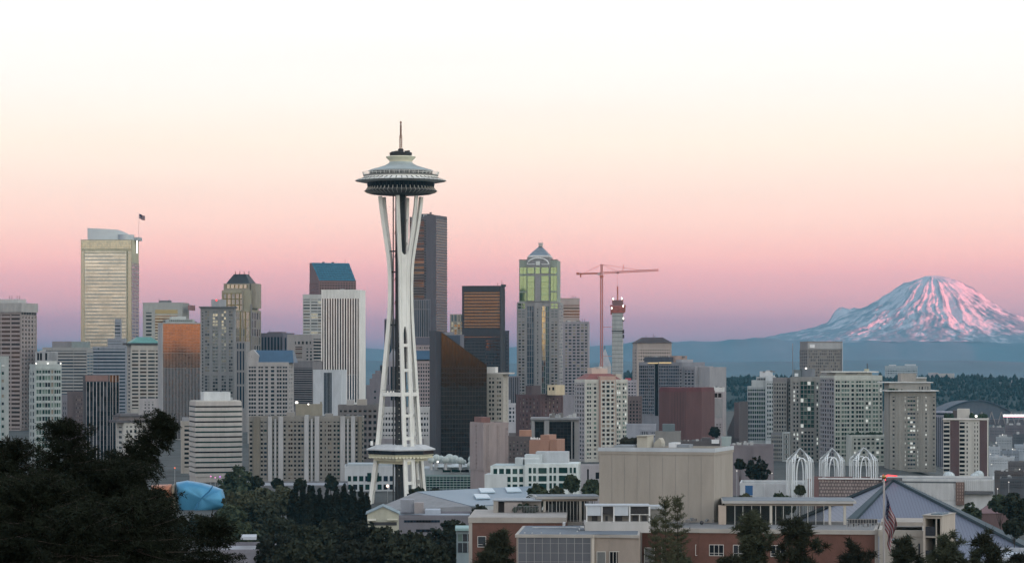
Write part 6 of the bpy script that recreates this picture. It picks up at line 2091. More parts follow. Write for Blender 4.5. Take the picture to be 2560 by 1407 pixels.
for j in range(5):
    for i in range(22):
        x = 2050 + i * 7.2 + (3.6 if j % 2 else 0)
        if x > 2201:
            continue
        y = 1203 + j * 8.6
        c = (t.U(x), t.Z(y)); rr_ = 3.1 * t.k if (i + j) % 2 else 2.4 * t.k
        n = 12
        b0 = len(mb.v)
        mb.v += [(c[0] + rr_ * math.cos(2 * math.pi * k_ / n), -t.d / 2 - .13, c[1] + rr_ * math.sin(2 * math.pi * k_ / n)) for k_ in range(n)] + [(c[0] + rr_ * math.cos(2 * math.pi * k_ / n), -t.d / 2 - .3, c[1] + rr_ * math.sin(2 * math.pi * k_ / n)) for k_ in range(n)]
        mb.f.append(tuple(b0 + n + k_ for k_ in range(n))); mb.m.append(0)
        for k_ in range(n):
            mb.f.append((b0 + k_, b0 + (k_ + 1) % n, b0 + n + (k_ + 1) % n, b0 + n + k_)); mb.m.append(0)
mb.build('tile_pattern', CC, t.root)
t.box('roof_edge', 2046, 2206, 1194.5, 1198, wall(196, 194, 192), -.03, .02)
t.done()
t = Tower('pavilion', 'white ribbed pavilion with a brown tiled pier, behind the grey pyramid roof', 'building', 2196, 2484, 1197, 1030, wc=(176, 178, 178), low=1260, dep=26)
ribbed(t, 2240, 2390, 1208, 1250, 44, wall(196, 196, 194))
t.box('shadow_band', 2240, 2390, 1204, 1208, wall(90, 95, 98), -.012, .01)
t.box('brick_pier', 2390, 2411, 1205, 1262, wall(112, 84, 72), -.05, .02)
mb = MB()
for j in range(6):
    for i in (2395, 2401, 2407):
        mb.box(t.U(i - 1), t.U(i + 1), -t.d / 2 - 1.5, -t.d / 2 - 1.2, t.Z(1212 + j * 8), t.Z(1207 + j * 8))
mb.build('tile_pattern', wall(160, 130, 116), t.root)
ribbed(t, 2412, 2483, 1200, 1226, 14, wall(190, 192, 190))
t.box('lower_shadow', 2412, 2484, 1227, 1234, wall(88, 88, 92), -.1, .02)
t.done()
for px, py, r, lab in ((2372, 1192, 15.5, 'white dome cap on the ribbed pavilion, left of the pair'), (2437, 1192, 11.5, 'lower white dome of the pair on the ribbed pavilion'), (2447, 1187, 12.5, 'higher white dome at the right of the pair on the ribbed pavilion')):
    D = 1062.0 if r < 12 else 1070.0
    p = P(px, py, D); R = r * D / F
    e = empty('dome', (p.x, D, p.z - R)); tag(e, lab, 'dome', 'white domes on the pavilion')
    mb = MB(); mb.sphere((0, 0, R), R, 24, 14, sq=(1, 1, .92)); mb.build('shell', wall(170, 182, 184), e, smooth=True)
    mb = MB()
    for j in range(5):
        a = math.pi * j / 5
        mb.tube([((R + .03) * math.cos(a) * math.sin(q), (R + .03) * math.sin(a) * math.sin(q), R + .92 * (R + .03) * math.cos(q)) for q in [math.pi * (s_ - 12) / 24 for s_ in range(25)]], .06, 4)
    mb.build('seam', wall(140, 152, 156), e)

AW = mat('arch_white', (0.66, 0.70, 0.72), .5, var=.05)
def lattice_arch(px, ptop, half, D, label):
    p = P(px, ptop, D); g_ = float(ground(p.x, D))
    H = p.z - g_; w = half * D / F
    e = empty('lattice_arch', (p.x, D, g_), rad(3)); tag(e, label, 'arch', 'white lattice arches')
    for k_ in range(4):
        R4 = Matrix.Rotation(k_ * math.pi / 2, 3, 'Z')
        mb = MB()
        for sg in (-1, 1):
            # outer post leaning straight to the peak, inner pointed arch, ribs between
            for ir_, (u0, zs, u1, zt_) in enumerate(((1.0, .87, 0.0, 1.0), (.83, .80, .66, .91), (.64, .78, .36, .94), (.45, .70, .0, .90))):
                if k_ % 2 and ir_ > 1:
                    continue
                pts = []
                for i in range(15):
                    q = i / 14
                    if q < .45:
                        zz_ = zs * q / .45; uu = u0
                    else:
                        s_ = (q - .45) / .55
                        if u0 == 1.0:
                            zz_ = zs + (zt_ - zs) * s_; uu = u0 + (u1 - u0) * s_
                        else:
                            zz_ = zs + (zt_ - zs) * math.sin(s_ * math.pi / 2) ** .9; uu = u1 + (u0 - u1) * math.cos(s_ * math.pi / 2) ** .8
                    inw = 1.0 if zz_ < .87 else 1.0 - (zz_ - .87) / .13
                    v = R4 @ Vector((sg * uu * w, -w * max(0.0, inw) , 0))
                    pts.append((v.x, v.y, zz_ * H))
                mb.tube(pts, .25, 5)
            for j in range(3):
                q0, q1 = .86 + j * .03, .87 + j * .027
                a = R4 @ Vector((sg * w * (1 - j * .2), -w * (1 - j * .18), 0)); b = R4 @ Vector((sg * w * (.66 - j * .13), -w * (1 - j * .2), 0))
                mb.tube([(a.x, a.y, q0 * H), (b.x, b.y, q1 * H)], .11, 4)
                a2 = R4 @ Vector((sg * w * (.8 - j * .15), -w * (1 - j * .18), 0)); b2 = R4 @ Vector((sg * w * (1 - j * .2), -w * (1 - j * .2), 0))
                mb.tube([(a2.x, a2.y, q0 * H), (b2.x, b2.y, q1 * H)], .11, 4)
        mb.build('arch_side', AW, e)
lattice_arch(2000, 1120, 29, 985, 'leftmost and tallest looking white lattice arch, reaching down past the brown wall')
lattice_arch(2080, 1120, 27, 1012, 'middle of the three white lattice arches above the brown tiled wall')
lattice_arch(2159, 1118, 30, 1006, 'rightmost of the three white lattice arches above the brown tiled wall')

# ------------------------------------------------------------------ arena with a pyramid roof
ap = P(2232, 1200, 865)
ar = empty('arena', (ap.x, 865, float(ground(ap.x, 865))))
tag(ar, 'arena with a huge blue grey pyramid roof and teal ridge beams', 'arena')
loc = lambda v: tuple(Vector(v) - ar.location)
FL, FR = Vector((94, 818, 7.9)), Vector((168, 804, 7.9))
BRc, BL = Vector((172, 925, 7.9)), Vector((88, 925, 7.9))
AP = Vector((ap.x, 865, ap.z))
RFM, t_, b_ = _nodes('standing_seam_roof')
tc_ = t_.nodes.new('ShaderNodeTexCoord'); wv = t_.nodes.new('ShaderNodeTexWave'); wv.wave_type = 'BANDS'; wv.bands_direction = 'X'; wv.inputs['Scale'].default_value = .32; wv.inputs['Distortion'].default_value = 0.15
t_.links.new(tc_.outputs['Object'], wv.inputs[0])
cr_ = t_.nodes.new('ShaderNodeValToRGB'); e_ = cr_.color_ramp.elements
e_[0].color = (0.085, 0.10, 0.14, 1); e_[1].color = (0.125, 0.14, 0.19, 1); e_[0].position = .02; e_[1].position = .18
t_.links.new(wv.outputs[0], cr_.inputs[0]); t_.links.new(cr_.outputs[0], b_.inputs['Base Color']); b_.inputs['Roughness'].default_value = .5
for q in ((FL, FR), (FR, BRc), (BRc, BL), (BL, FL)):
    mb = MB()
    a, b2, c = [Vector(loc(v)) for v in (*q, AP)]
    n_ = (b2 - a).cross(c - a).normalized() * .5
    n0 = len(mb.v); mb.v += [tuple(v) for v in (a, b2, c, a - n_, b2 - n_, c - n_)]
    mb.f += [(0, 1, 2), (5, 4, 3), (0, 3, 4, 1), (1, 4, 5, 2), (2, 5, 3, 0)]; mb.m += [0] * 5
    mb.build('roof_plane', RFM, ar)
TB = mat('teal_beam', (0.032, 0.052, 0.064), .5, var=.1)
for v in (FL, FR, BRc, BL):
    mb = MB(); d = (Vector(v) - AP).normalized(); sd_ = d.cross(Vector((0, 0, 1))).normalized()
    a, b2 = AP - d * .5, Vector(v)
    c8 = []
    for zz_ in (-.2, .75):
        for p_, s_, wd in ((a, -1, .5), (b2, -1, 2.4), (b2, 1, 2.4), (a, 1, .5)):
            c8.append(loc(p_ + sd_ * s_ * wd + Vector((0, 0, zz_))))
    mb.hexa(c8); mb.build('ridge_beam', TB, ar)
mb = MB(); mb.box(-3.5, 3.0, -1, 1, AP.z - ar.location.z - .1, AP.z - ar.location.z + .9); mb.build('roof_cap', wall(90, 92, 98), ar)
mb = MB(); mb.prism([loc(v)[:2] for v in (FL + Vector((6, 6, 0)), FR + Vector((-6, 6, 0)), BRc + Vector((-6, -6, 0)), BL + Vector((6, -6, 0)))], -1, 7.9 - ar.location.z - .5 + .3); mb.build('wall', wall(140, 138, 134), ar)
rl = empty('neon_light', AP + Vector((-3.0, -1.2, .9)))
tag(rl, 'bright red light streak at the peak of the grey pyramid roof', 'light')
mb = MB()
for pts, r0, r1 in (([(0, 0, .2), (1.2, 0, .8), (4.3, 0, .55)], .42, .15), ([(0, 0, .2), (.4, 0, -.9)], .3, .12), ([(0, 0, .3), (-.4, 0, 1.0)], .3, .2)):
    mb.tube(pts, r0, 8, r1=r1)
mb.build('tube', REDL, rl)
t = Tower('brick_house', 'small red brown hip roofed house behind the right slope of the pyramid roof', 'house', 2448, 2526, 1282, 930, wc=(108, 78, 76), low=1320, dep=14, para=False)
t.wb.box(-t.w / 2, t.w / 2, -t.d / 2, t.d / 2, 0, t.H)
t.hip('roof', 1283, 1262, wall(116, 84, 86), .3)
t.box('chimney', 2498, 2506, 1258, 1275, wall(120, 84, 78), .4, .6)
t.done()

# ------------------------------------------------------------------ stadium and harbour flats, far right
st = Pz(2440, 4300, -36)
sm_ = empty('stadium', st); tag(sm_, 'far stadium with a low dark arched roof at the foot of the wooded hill', 'stadium')
k43 = 4300 / F
mb = MB()
N = 24
for i in range(N):
    q0, q1 = i / N, (i + 1) / N
    def arc(q): return ((-96 + 192 * q) * k43, (zat(1042, 4300) + (zat(1003, 4300) - zat(1042, 4300)) * math.sin(math.pi * q) ** .8) + 36)
    (xa, za), (xb, zb) = arc(q0), arc(q1)
    mb.hexa([(xa, -5, 2), (xb, -5, 2), (xb, 130, 2), (xa, 130, 2), (xa, -5, za), (xb, -5, zb), (xb, 130, zb), (xa, 130, za)])
mb.build('roof', wall(78, 84, 96), sm_)
mb = MB(); mb.tube([((-96 + 192 * i / 30) * k43, -7, 37.5 + zat(1042, 4300) + (zat(1003, 4300) - zat(1042, 4300)) * math.sin(math.pi * i / 30) ** .8) for i in range(31)], 1.3, 5); mb.build('roof_arch', wall(56, 64, 78), sm_)
mb = MB(); mb.box(-70, 110, -40, -6, 0, zat(1046, 4300) + 36); mb.build('stand', wall(92, 84, 92), sm_)
mb = MB()
for i in range(7):
    x = -20 + i * 16
    mb.tube([(x, -42, 2), (x + 6, -42, 22)], .8, 4); mb.tube([(x + 12, -42, 2), (x + 6, -42, 22)], .8, 4)
mb.build('truss', wall(130, 120, 118), sm_)
e = empty('light_board', Pz(2548, 4150, -36)); tag(e, 'long glowing white board with a red edge at the right end of the stadium', 'sign')
k41 = 4150 / F
mb = MB(); mb.box(-40 * k41, 34 * k41, -.5, .5, zat(1041, 4150) + 36, zat(1035.5, 4150) + 36); mb.build('board', mat('board_glow', (.9, .9, .9), .5, var=0, emit=(1, .96, .95), estr=1.3), e)
mb = MB(); mb.box(-39 * k41, 34 * k41, -.6, .4, zat(1042.5, 4150) + 36, zat(1041, 4150) + 36 - .05); mb.build('edge_light', mat('edge_glow', (.9, .3, .4), .5, var=0, emit=(1, .35, .45), estr=.6), e)
for x in (-30, 25):
    mb = MB(); mb.box(x * k41 - 1, x * k41 + 1, -.4, .4, 0, zat(1042.5, 4150) + 35.8); mb.build('support', METAL, e)
r = random.Random(77)
i = 0
low_specs = [(2474, 2510, 1068, 3300), (2512, 2560, 1062, 3400), (2490, 2530, 1092, 2700), (2532, 2590, 1085, 2800), (2472, 2500, 1116, 2300), (2502, 2548, 1126, 2100), (2536, 2600, 1112, 2250), (2474, 2536, 1142, 1900), (2520, 2600, 1155, 1750), (2486, 2560, 1178, 1550), (2500, 2620, 1196, 1350), (2340, 2362, 1070, 2600)]
descr = ['grey violet', 'dusty mauve', 'pale grey', 'dark grey', 'white striped', 'blue grey', 'pale blue', 'white and blue', 'brown grey', 'dark brown', 'long dark', 'slim grey']
wcs = [(104, 100, 108), (102, 92, 100), (140, 146, 152), (80, 84, 92), (156, 164, 172), (118, 128, 140), (140, 152, 164), (165, 172, 178), (96, 92, 94), (84, 76, 76), (74, 76, 82), (128, 124, 130)]
spot = ['just left of the glowing board', 'under the glowing board', 'in the second row below the stadium', 'below the glowing board at the right edge', 'beside the brown and white apartment tower', 'low on the right edge', 'behind the blue grey one at the right edge', 'right of the brown and white tower base', 'at the right edge above the dark shed', 'above the long dark shed', 'behind the white pavilion end', 'in the gap left of the brown and white tower']
for i, (x0, x1, y, D) in enumerate(low_specs):
    t = Tower('warehouse', '%s low building %s' % (descr[i], spot[i]), 'building', x0, x1, y, D, wc=wcs[i], low=y + 30, roof=wall(*[min(255, c + 14) for c in wcs[i]]))
    t.fac('F', max(3, int((x1 - x0) / 6)), 9, .6, .4, ['dk', 'nv', 'sm'], t=4, low=y + 22)
    t.clutter(i + 90, x0 + 2, x1 - 2, y, 4, 6)
    t.done()
# institutions and houses on the hill
for nm, lb, x0, x1, y, D, wc in (('hospital', 'white hospital block on the skyline of the wooded hill', 2212, 2294, 914, 6450, (158, 170, 178)), ('office_building', 'pale pink block on the hill skyline, right of the white hospital', 2320, 2346, 931, 6500, (176, 166, 170)), ('office_building', 'wider pale cream block on the hill skyline, at the right end of the pink one', 2344, 2386, 933, 6480, (180, 172, 168))):
    t = Tower(nm, lb, 'building', x0, x1, y, D, wc=wc, k=.8, low=960)
    t.fac('F', int((x1 - x0) / 6), 6, .7, .4, ['pl', 'sm'], t=4, low=945)
    if nm == 'hospital':
        t.box('penthouse', 2222, 2240, 911, 915, wall(170, 178, 184), .2, .6); t.box('penthouse', 2262, 2290, 910, 915, wall(170, 178, 184), .2, .6)
    t.done()
spots = [(2484, 958), (2496, 955), (2518, 962), (2446, 972), (2410, 950), (2532, 950), (1846, 968), (1818, 972), (1858, 1002), (1790, 985), (2460, 990), (2548, 985)]
proto = None
for i, (x, y) in enumerate(spots):
    D = 5900.0
    px_ = T(x) * D
    dd = 6400 - (y - 945) * 12
    e = empty('hill_house', (T(x) * dd, dd, zat(y + 4, dd) - 1))
    tag(e, 'tiny pale house among the trees of the distant wooded hill', 'house', 'houses on the wooded hill')
    kk = dd / F
    w_ = r.uniform(3, 6) * kk; h_ = 3.2 * kk
    mb = MB(); mb.box(-w_, w_, -4, 4, -4, h_); mb.build('wall', wall(170, 168, 170), e)
    mb = MB(); mb.hexa([(-w_ - .5, -4.5, h_), (w_ + .5, -4.5, h_), (w_ + .5, 4.5, h_), (-w_ - .5, 4.5, h_), (-w_ - .5, -.1, h_ + 2), (w_ + .5, -.1, h_ + 2), (w_ + .5, .1, h_ + 2), (-w_ - .5, .1, h_ + 2)]); mb.build('roof', wall(120, 118, 124), e)

# ------------------------------------------------------------------ foreground complex: fly tower, brick blocks, pavilions
FB = 440.0


def PF(px, py, D):
    return P(px, py, D)


# big windowless grey box
t = Tower('fly_tower', 'huge plain grey windowless box rising behind the foreground brick building', 'building', 1498, 1832, 1122, 452, c=1785, wc=(150, 139, 123), low=1300, dep=15, roof=wall(118, 130, 140))
mb = MB(); r = random.Random(5)
w2, d2 = t.w / 2, t.d / 2
for i in range(1, 9):
    x = -w2 + t.w * i / 9
    mb.box(x - .02, x + .02, -d2 - .03, -d2, 0, t.H - .3)
mb.build('panel_joint', wall(128, 123, 118), t.root)
mb = MB(); e = .16
mb.box(-w2 - e, w2 + e, -d2 - e - .02, -d2 - .01, t.H - .55, t.H + .12); mb.box(w2 + .01, w2 + e + .02, -d2, d2 + e, t.H - .55, t.H + .12); mb.build('coping', wall(164, 172, 178), t.root)
t.box('chimney_block', 1577, 1603, 1093, 1123, wall(164, 156, 134), .3, .6); t.box('chimney_cap', 1576, 1604, 1091.5, 1094, wall(150, 144, 126), .28, .62)
mb = MB(); q = []
for i in range(9):
    a = math.pi * i / 16
    q.append((t.U(1609) + (t.U(1630) - t.U(1609)) * (1 - .0) * math.sin(a), t.Z(1121) + (t.Z(1098) - t.Z(1121)) * math.cos(a)))
q = [(t.U(1609), t.Z(1121)), (t.U(1629), t.Z(1121)), (t.U(1629), t.Z(1112)), (t.U(1626), t.Z(1103)), (t.U(1622), t.Z(1099)), (t.U(1609), t.Z(1112))]
n0 = 0
mb.v += [(x, 0, z) for x, z in q] + [(x, 2.5, z) for x, z in q]
mb.f += [tuple(range(6)), tuple(range(11, 5, -1))] + [(i, i + 6, (i + 1) % 6 + 6, (i + 1) % 6) for i in range(6)]; mb.m += [0] * 8
mb.build('vent_hood', wall(160, 152, 132), t.root)
t.box('roof_duct', 1525, 1572, 1116, 1122, wall(130, 138, 144), .2, .5); t.box('roof_unit', 1652, 1672, 1110, 1122, wall(190, 192, 192), .4, .6); t.box('roof_duct', 1674, 1703, 1114, 1122, wall(120, 128, 136), .4, .6)
mb = MB(); r = random.Random(12)
for i in range(22):
    mb.sphere((t.U(r.uniform(1520, 1566)), t.d * .2, t.Z(r.uniform(1105, 1113))), r.uniform(.4, .8), 7, 5)
mb.build('roof_plants', mat('dark_foliage_roof', (0.02, 0.022, 0.018), .9, var=.5, scale=1.5), t.root)
t.done()

BRK = mat('foreground_brick', tuple(lin(v) * KALB * .72 for v in (114, 82, 73)), .9, var=.16, scale=.5)
CAP = wall(156, 147, 135)
WFR = mat('window_frame_white', (0.55, 0.53, 0.50), .5, var=.05)


def fwindow(t, px0, px1, y0, y1, panes, gl='dk', lower=None, fr=None):
    """framed window set in a wall: frame, panes, sill"""
    vol_ = None
    F_ = t.fr('F', fr)
    a, b = t.U(px0) - F_[0][0], t.U(px1) - F_[0][0]
    za, zb = t.Z(y1), t.Z(y0)
    mb = MB(); t.fbox(mb, F_, a, b, za, zb, .0, .03); w_ = mb.build('window', G[gl], t.root)
    mb = MB(); f = .09
    t.fbox(mb, F_, a - f, b + f, zb, zb + f, -.02, .1); t.fbox(mb, F_, a - f, b + f, za - f, za, -.02, .14)
    t.fbox(mb, F_, a - f, a, za, zb, -.02, .1); t.fbox(mb, F_, b, b + f, za, zb, -.02, .1)
    for i in range(1, panes):
        x = a + (b - a) * i / panes
        t.fbox(mb, F_, x - .04, x + .04, za, zb, .0, .08)
    zl = za + (zb - za) * .22
    t.fbox(mb, F_, a, b, zl - .03, zl + .03, .0, .075)
    mb.build('frame', WFR, w_)
    if lower:
        mb = MB(); t.fbox(mb, F_, a + .03, b - .03, za + .05, zl - .05, .031, .045); mb.build('blind', G[lower], w_)


# main brick block (right part)
t = Tower('brick_building', 'long foreground brick building with pale roof edge, from the beige bay to the flagpole', 'building', 1600, 2196, 1322, 432, c=2188, wc=(116, 82, 74), low=1500, dep=22, roof=wall(112, 118, 124), para=False)
t.wm[0] = BRK
w2, d2 = t.w / 2, t.d / 2
xk = t.U(1750)
t.wb.prism([(-w2, -d2 + 3.0), (xk, -d2), (w2, -d2), (w2, d2), (-w2, d2)], 0, t.H - .9)
mb = MB(); e = .25
mb.prism([(-w2 - .02, -d2 + 3.0 - e), (xk, -d2 - e), (w2 + e, -d2 - e), (w2 + e, d2), (-w2 - .02, d2)], t.H - .9 + .004, t.H - .2); mb.build('coping', CAP, t.root)
mb = MB(); mb.prism([(-w2 + .3, -d2 + 3.5), (xk, -d2 + .5), (w2 - .3, -d2 + .5), (w2 - .3, d2 - .3), (-w2 + .3, d2 - .3)], t.H - .2, t.H - .17); mb.build('roof', wall(112, 112, 112), t.root)
fwindow(t, 1776, 1810, 1366, 1392, 3, 'dk', 'sm'); fwindow(t, 1741, 1760, 1367, 1392, 2, 'dk', 'pk', fr=(t.U(1600), t.U(2188), -d2 + .25, d2)); fwindow(t, 1836, 1872, 1366, 1392, 3, 'sm', 'sm'); fwindow(t, 1930, 1965, 1366, 1392, 3, 'dk', 'sm')
fr_ = (t.U(1600), t.U(2188), -d2 + 2.3, d2)
fwindow(t, 1608, 1632, 1378, 1420, 1, 'pl', fr=fr_); fwindow(t, 1653, 1672, 1376, 1420, 2, 'pl', fr=(t.U(1600), t.U(2188), -d2 + 1.75, d2)); fwindow(t, 1700, 1722, 1368, 1394, 2, 'sm', fr=(t.U(1600), t.U(2188), -d2 + .95, d2))
t.box('corner_pier', 2187, 2196, 1322, 1500, CAP, -.006, .02)
mb = MB(); mb.sphere((t.U(1745), -d2 + 8, t.H + .3), .35, 8, 6); mb.build('roof_vent', DARK, t.root)
t.clutter(402, 1640, 1800, 1318, 8, 7, .3, .8)
t.done()
bk = t

# beige bay and grey panel wing left of it
t = Tower('bay_building', 'beige bay with tall windows and a grey panelled front, left end of the foreground building', 'building', 1291, 1602, 1336, 422, c=1598, wc=(150, 132, 114), low=1500, dep=22, para=False)
w2, d2 = t.w / 2, t.d / 2
xa, xb, xc = t.U(1480), t.U(1518), t.U(1524)
t.wb.prism([(-w2, -d2), (xa, -d2), (xa, -d2 + .6), (xc, -d2 + .6), (w2, -d2 - .6), (w2, d2), (-w2, d2)], 0, t.H - .5)
mb = MB()
mb.prism([(-w2 - .2, -d2 - .25), (xa + .2, -d2 - .25), (xa + .2, -d2 + .35), (xc, -d2 + .35), (w2 + .05, -d2 - .9), (w2 + .05, d2), (-w2 - .2, d2)], t.H - .5 + .003, t.H); mb.build('coping', CAP, t.root)
mb = MB(); mb.prism([(-w2 + .3, -d2 + .3), (w2 - .3, -d2 + .3), (w2 - .3, d2 - .3), (-w2 + .3, d2 - .3)], t.H + .001, t.H + .03); mb.build('roof', wall(92, 104, 116), t.root)
mb = MB(); mb.box(-w2 + .3, xa - .2, -d2 - .08, -d2 - .003, 0, t.H - .52); mb.build('metal_panel', mat('grey_panel', tuple(lin(v) * KALB for v in (88, 90, 96)), .45, metal=.2, var=.12, scale=.4, stretch=(1, 1, .2)), t.root)
mb = MB()
for i in range(10):
    x = -w2 + .3 + (xa - .5 + w2) * i / 9
    mb.box(x - .05, x + .05, -d2 - .16, -d2 - .079, 0, t.H - .53)
for y in (1358, 1382, 1404):
    mb.box(-w2 + .3, xa - .2, -d2 - .12, -d2 - .0795, t.Z(y) - .03, t.Z(y) + .03)
mb.build('panel_joint', wall(136, 134, 134), t.root)
t.box('corner_pier', 1479, 1486, 1337, 1500, wall(184, 170, 150), -.003, .01)
fr_ = (-w2, w2, -d2 + .55, d2)
fwindow(t, 1493, 1513, 1380, 1420, 1, 'pl', fr=fr_); fwindow(t, 1525, 1549, 1379, 1420, 3, 'bk', fr=(-w2, w2, -d2 + .3, d2))
for x in (1310, 1330, 1352, 1400, 1440):
    mb = MB(); mb.sphere((t.U(x), -d2 + 1 + (x % 7), t.H + .12), .14, 6, 4); mb.build('roof_vent', METAL, t.root)
t.clutter(401, 1310, 1590, 1327, 9, 7, .4, .95)
mb = MB(); mb.tube([(t.U(1320), d2 * .2, t.H + .25), (t.U(1440), d2 * .25, t.H + .25), (t.U(1445), -d2 * .3, t.H + .25)], .09, 5); mb.build('roof_pipe', METAL, t.root)
t.done()
bay = t

# left brick wing with a pale sloping parapet
t = Tower('brick_wing', 'left brick wing of the foreground building with one pale window and a broad beige parapet', 'building', 1172, 1420, 1292, 455, c=1416, wc=(116, 82, 74), low=1500, dep=24, para=False)
t.wm[0] = BRK
w2, d2 = t.w / 2, t.d / 2
t.wb.box(-w2 + .6, w2, -d2, d2, 0, t.H - 1.0)
mb = MB(); mb.box(-w2, -w2 + .598, -d2 - .12, d2, 0, t.H - .9); mb.build('corner_pier', CAP, t.root)
mb = MB(); mb.box(-w2 - .1, w2, -d2 - .2, d2, t.H - .995, t.H - .05); mb.build('coping', CAP, t.root)
mb = MB(); mb.box(-w2 + .5, w2 - .5, -d2 + .5, d2 - .5, t.H - .049, t.H - .02); mb.build('roof', wall(150, 142, 134), t.root)
fwindow(t, 1195, 1214, 1341, 1366, 1, 'sv'); fwindow(t, 1233, 1247, 1343, 1368, 1, 'bk')
# roof room and planted terrace
t.box('roof_room', 1226, 1238, 1262, 1293, wall(150, 142, 130), .55, .75); t.box('roof_room', 1238.1, 1254, 1266, 1293, DARK, .6, .74); t.box('roof_room', 1254.1, 1300, 1265, 1293, wall(152, 140, 132), .55, .8); t.box('roof_room', 1300.1, 1348, 1261, 1293, wall(146, 138, 130), .6, .85)
t.box('room_roof', 1224, 1350, 1259.5, 1262, wall(140, 150, 158), .54, .86)
mb = MB()
for i in range(17):
    x = t.U(1279 + i * 4.0)
    mb.box(x - .03, x + .03, -d2 + 12 - .03, -d2 + 12 + .03, t.H, t.Z(1275))
mb.box(t.U(1278), t.U(1345), -d2 + 11.96, -d2 + 12.04, t.Z(1275), t.Z(1274)); mb.build('terrace_railing', wall(120, 120, 122), t.root)
mb = MB(); r = random.Random(21)
for i in range(60):
    mb.sphere((t.U(r.uniform(1280, 1340)), -d2 + r.uniform(12.6, 15), t.Z(r.uniform(1276, 1288))), r.uniform(.2, .5), 6, 4, sq=(1, 1, r.uniform(.6, 1.5)))
mb.build('terrace_plants', TGP, t.root)
mb = MB()
for rr_ in (1.0, .75, .5):
    mb.tube([(t.U(1324) + rr_ * 1.2 * math.cos(math.pi * i / 10), d2 * .3, t.Z(1262) + rr_ * 1.1 * math.sin(math.pi * i / 10)) for i in range(11)], .05, 4)
mb.build('trellis_arch', wall(170, 178, 182), t.root)
t.done()


def roof_pavilion(label, px0, px1, y0, y1, D, depth, cols, mulls, yaw, seed, back=.0):
    """flat roofed glass room: overhanging slab, columns, mullions, dim interior"""
    kk = D / F
    x0, x1 = T(px0) * D, T(px1) * D
    zt, zb = zat(y0, D), zat(y1, D)
    e = empty('roof_pavilion', ((x0 + x1) / 2, D, zb), yaw)
    tag(e, label, 'pavilion')
    w = (x1 - x0) / 2; H = zt - zb
    U_ = lambda px: (px - (px0 + px1) / 2) * kk
    mb = MB(); mb.box(-w, w, 0, depth, H - .55, H - .12); mb.build('roof_slab', wall(158, 154, 148), e)
    mb = MB(); mb.box(-w + .25, w - .25, .25, depth - .25, H - .12 + .002, H - .05); mb.build('roof', wall(106, 116, 124), e)
    mb = MB(); mb.box(-w + .5, w - .5, .6, depth - .6, H - .95, H - .552); mb.build('fascia', wall(152, 138, 120), e)
    for c in cols:
        mb = MB(); mb.box(U_(c) - .22, U_(c) + .22, .65, 1.1, 0, H - .952); mb.build('column', wall(176, 168, 152), e)
    for c in mulls:
        mb = MB(); mb.box(U_(c) - .05, U_(c) + .05, .75, .9, 0, H - .953); mb.build('mullion', wall(176, 172, 164), e)
    a, b = mulls[0], mulls[-1]
    mb = MB(); mb.box(U_(a), U_(b), .81, .83, .02, H - .96)
    gm = bpy.data.materials.get('clear_glass')
    if gm is None:
        gm, t2, b2 = _nodes('clear_glass')
        b2.inputs['Base Color'].default_value = (.03, .035, .035, 1); b2.inputs['Roughness'].default_value = .05; b2.inputs['Alpha'].default_value = .4
    mb.build('glass_wall', gm, e)
    mb = MB(); mb.box(U_(a), U_(b) - (U_(b) - U_(a)) * back, depth - 1.2, depth - 1.0, 0, H - .96); mb.build('back_wall', wall(54, 52, 50), e)
    mb = MB(); mb.box(-w + .4, w - .4, .5, depth - .4, -.6, 0); mb.build('base', CAP, e)
    r = random.Random(seed)
    for i in range(7):
        x = r.uniform(U_(a) + 1, U_(b) - 1); y = r.uniform(2, depth - 2.5)
        mb = MB(); h = r.uniform(.5, 1.3); mb.box(x - .5, x + .5, y - .4, y + .4, h - .1, h); mb.box(x - .06, x + .06, y - .06, y + .06, 0, h - .1); mb.build('table', wall(60, 56, 52), e)
    return e, U_, w, H


e, U_, w, H = roof_pavilion('flat roofed glass room with pale columns, left of the huge grey box', 1340, 1502, 1239, 1304, 470, 8, (1362, 1452), (1372, 1381, 1392, 1400, 1409, 1418, 1427, 1435, 1444, 1462, 1474), rad(4), 3)
mb = MB(); mb.box(U_(1374), U_(1387), 1.5, 1.8, 0, 3.2); mb.build('door_panel', wall(120, 130, 138), e)
e, U_, w, H = roof_pavilion('long flat roofed glass room with open right end, right of the huge grey box', 1806, 2140, 1250, 1312, 446, 12, (1928, 2075, 2112), (1812, 1838, 1858, 1880, 1902, 1940, 1959, 1980, 2000, 2020, 2040, 2060), rad(-3), 6, .4)
mb = MB(); mb.box(U_(1806) - .6, U_(1816), .55, 2.5, 0, H - .956); mb.build('end_wall', wall(172, 150, 128), e)

# white roof unit with dark openings
e = empty('rooftop_unit', P(1545, 1312, 432)); tag(e, 'white panelled rooftop unit with dark openings, in front of the huge grey box', 'roof unit')
kk = 432 / F
U_ = lambda px: (px - 1545) * kk
Z_ = lambda y: (1312 - y) * kk
WP = wall(170, 178, 186)
mb = MB(); mb.box(U_(1462), U_(1626), -.6, 5, -1.2, Z_(1303)); mb.build('base', wall(168, 164, 158), e)
mb = MB(); mb.box(U_(1466), U_(1622), 1.2, 4.6, Z_(1303) + .003, Z_(1265)); mb.build('room_wall', wall(128, 122, 114), e)
mb = MB(); mb.box(U_(1464), U_(1625), -.1, 4.9, Z_(1265) + .003, Z_(1262)); mb.build('roof', wall(160, 166, 172), e)
for a, b in ((1466, 1502), (1535, 1571)):
    mb = MB(); mb.box(U_(a), U_(b), 0, .15, Z_(1288), Z_(1265)); mb.build('white_panel', WP, e)
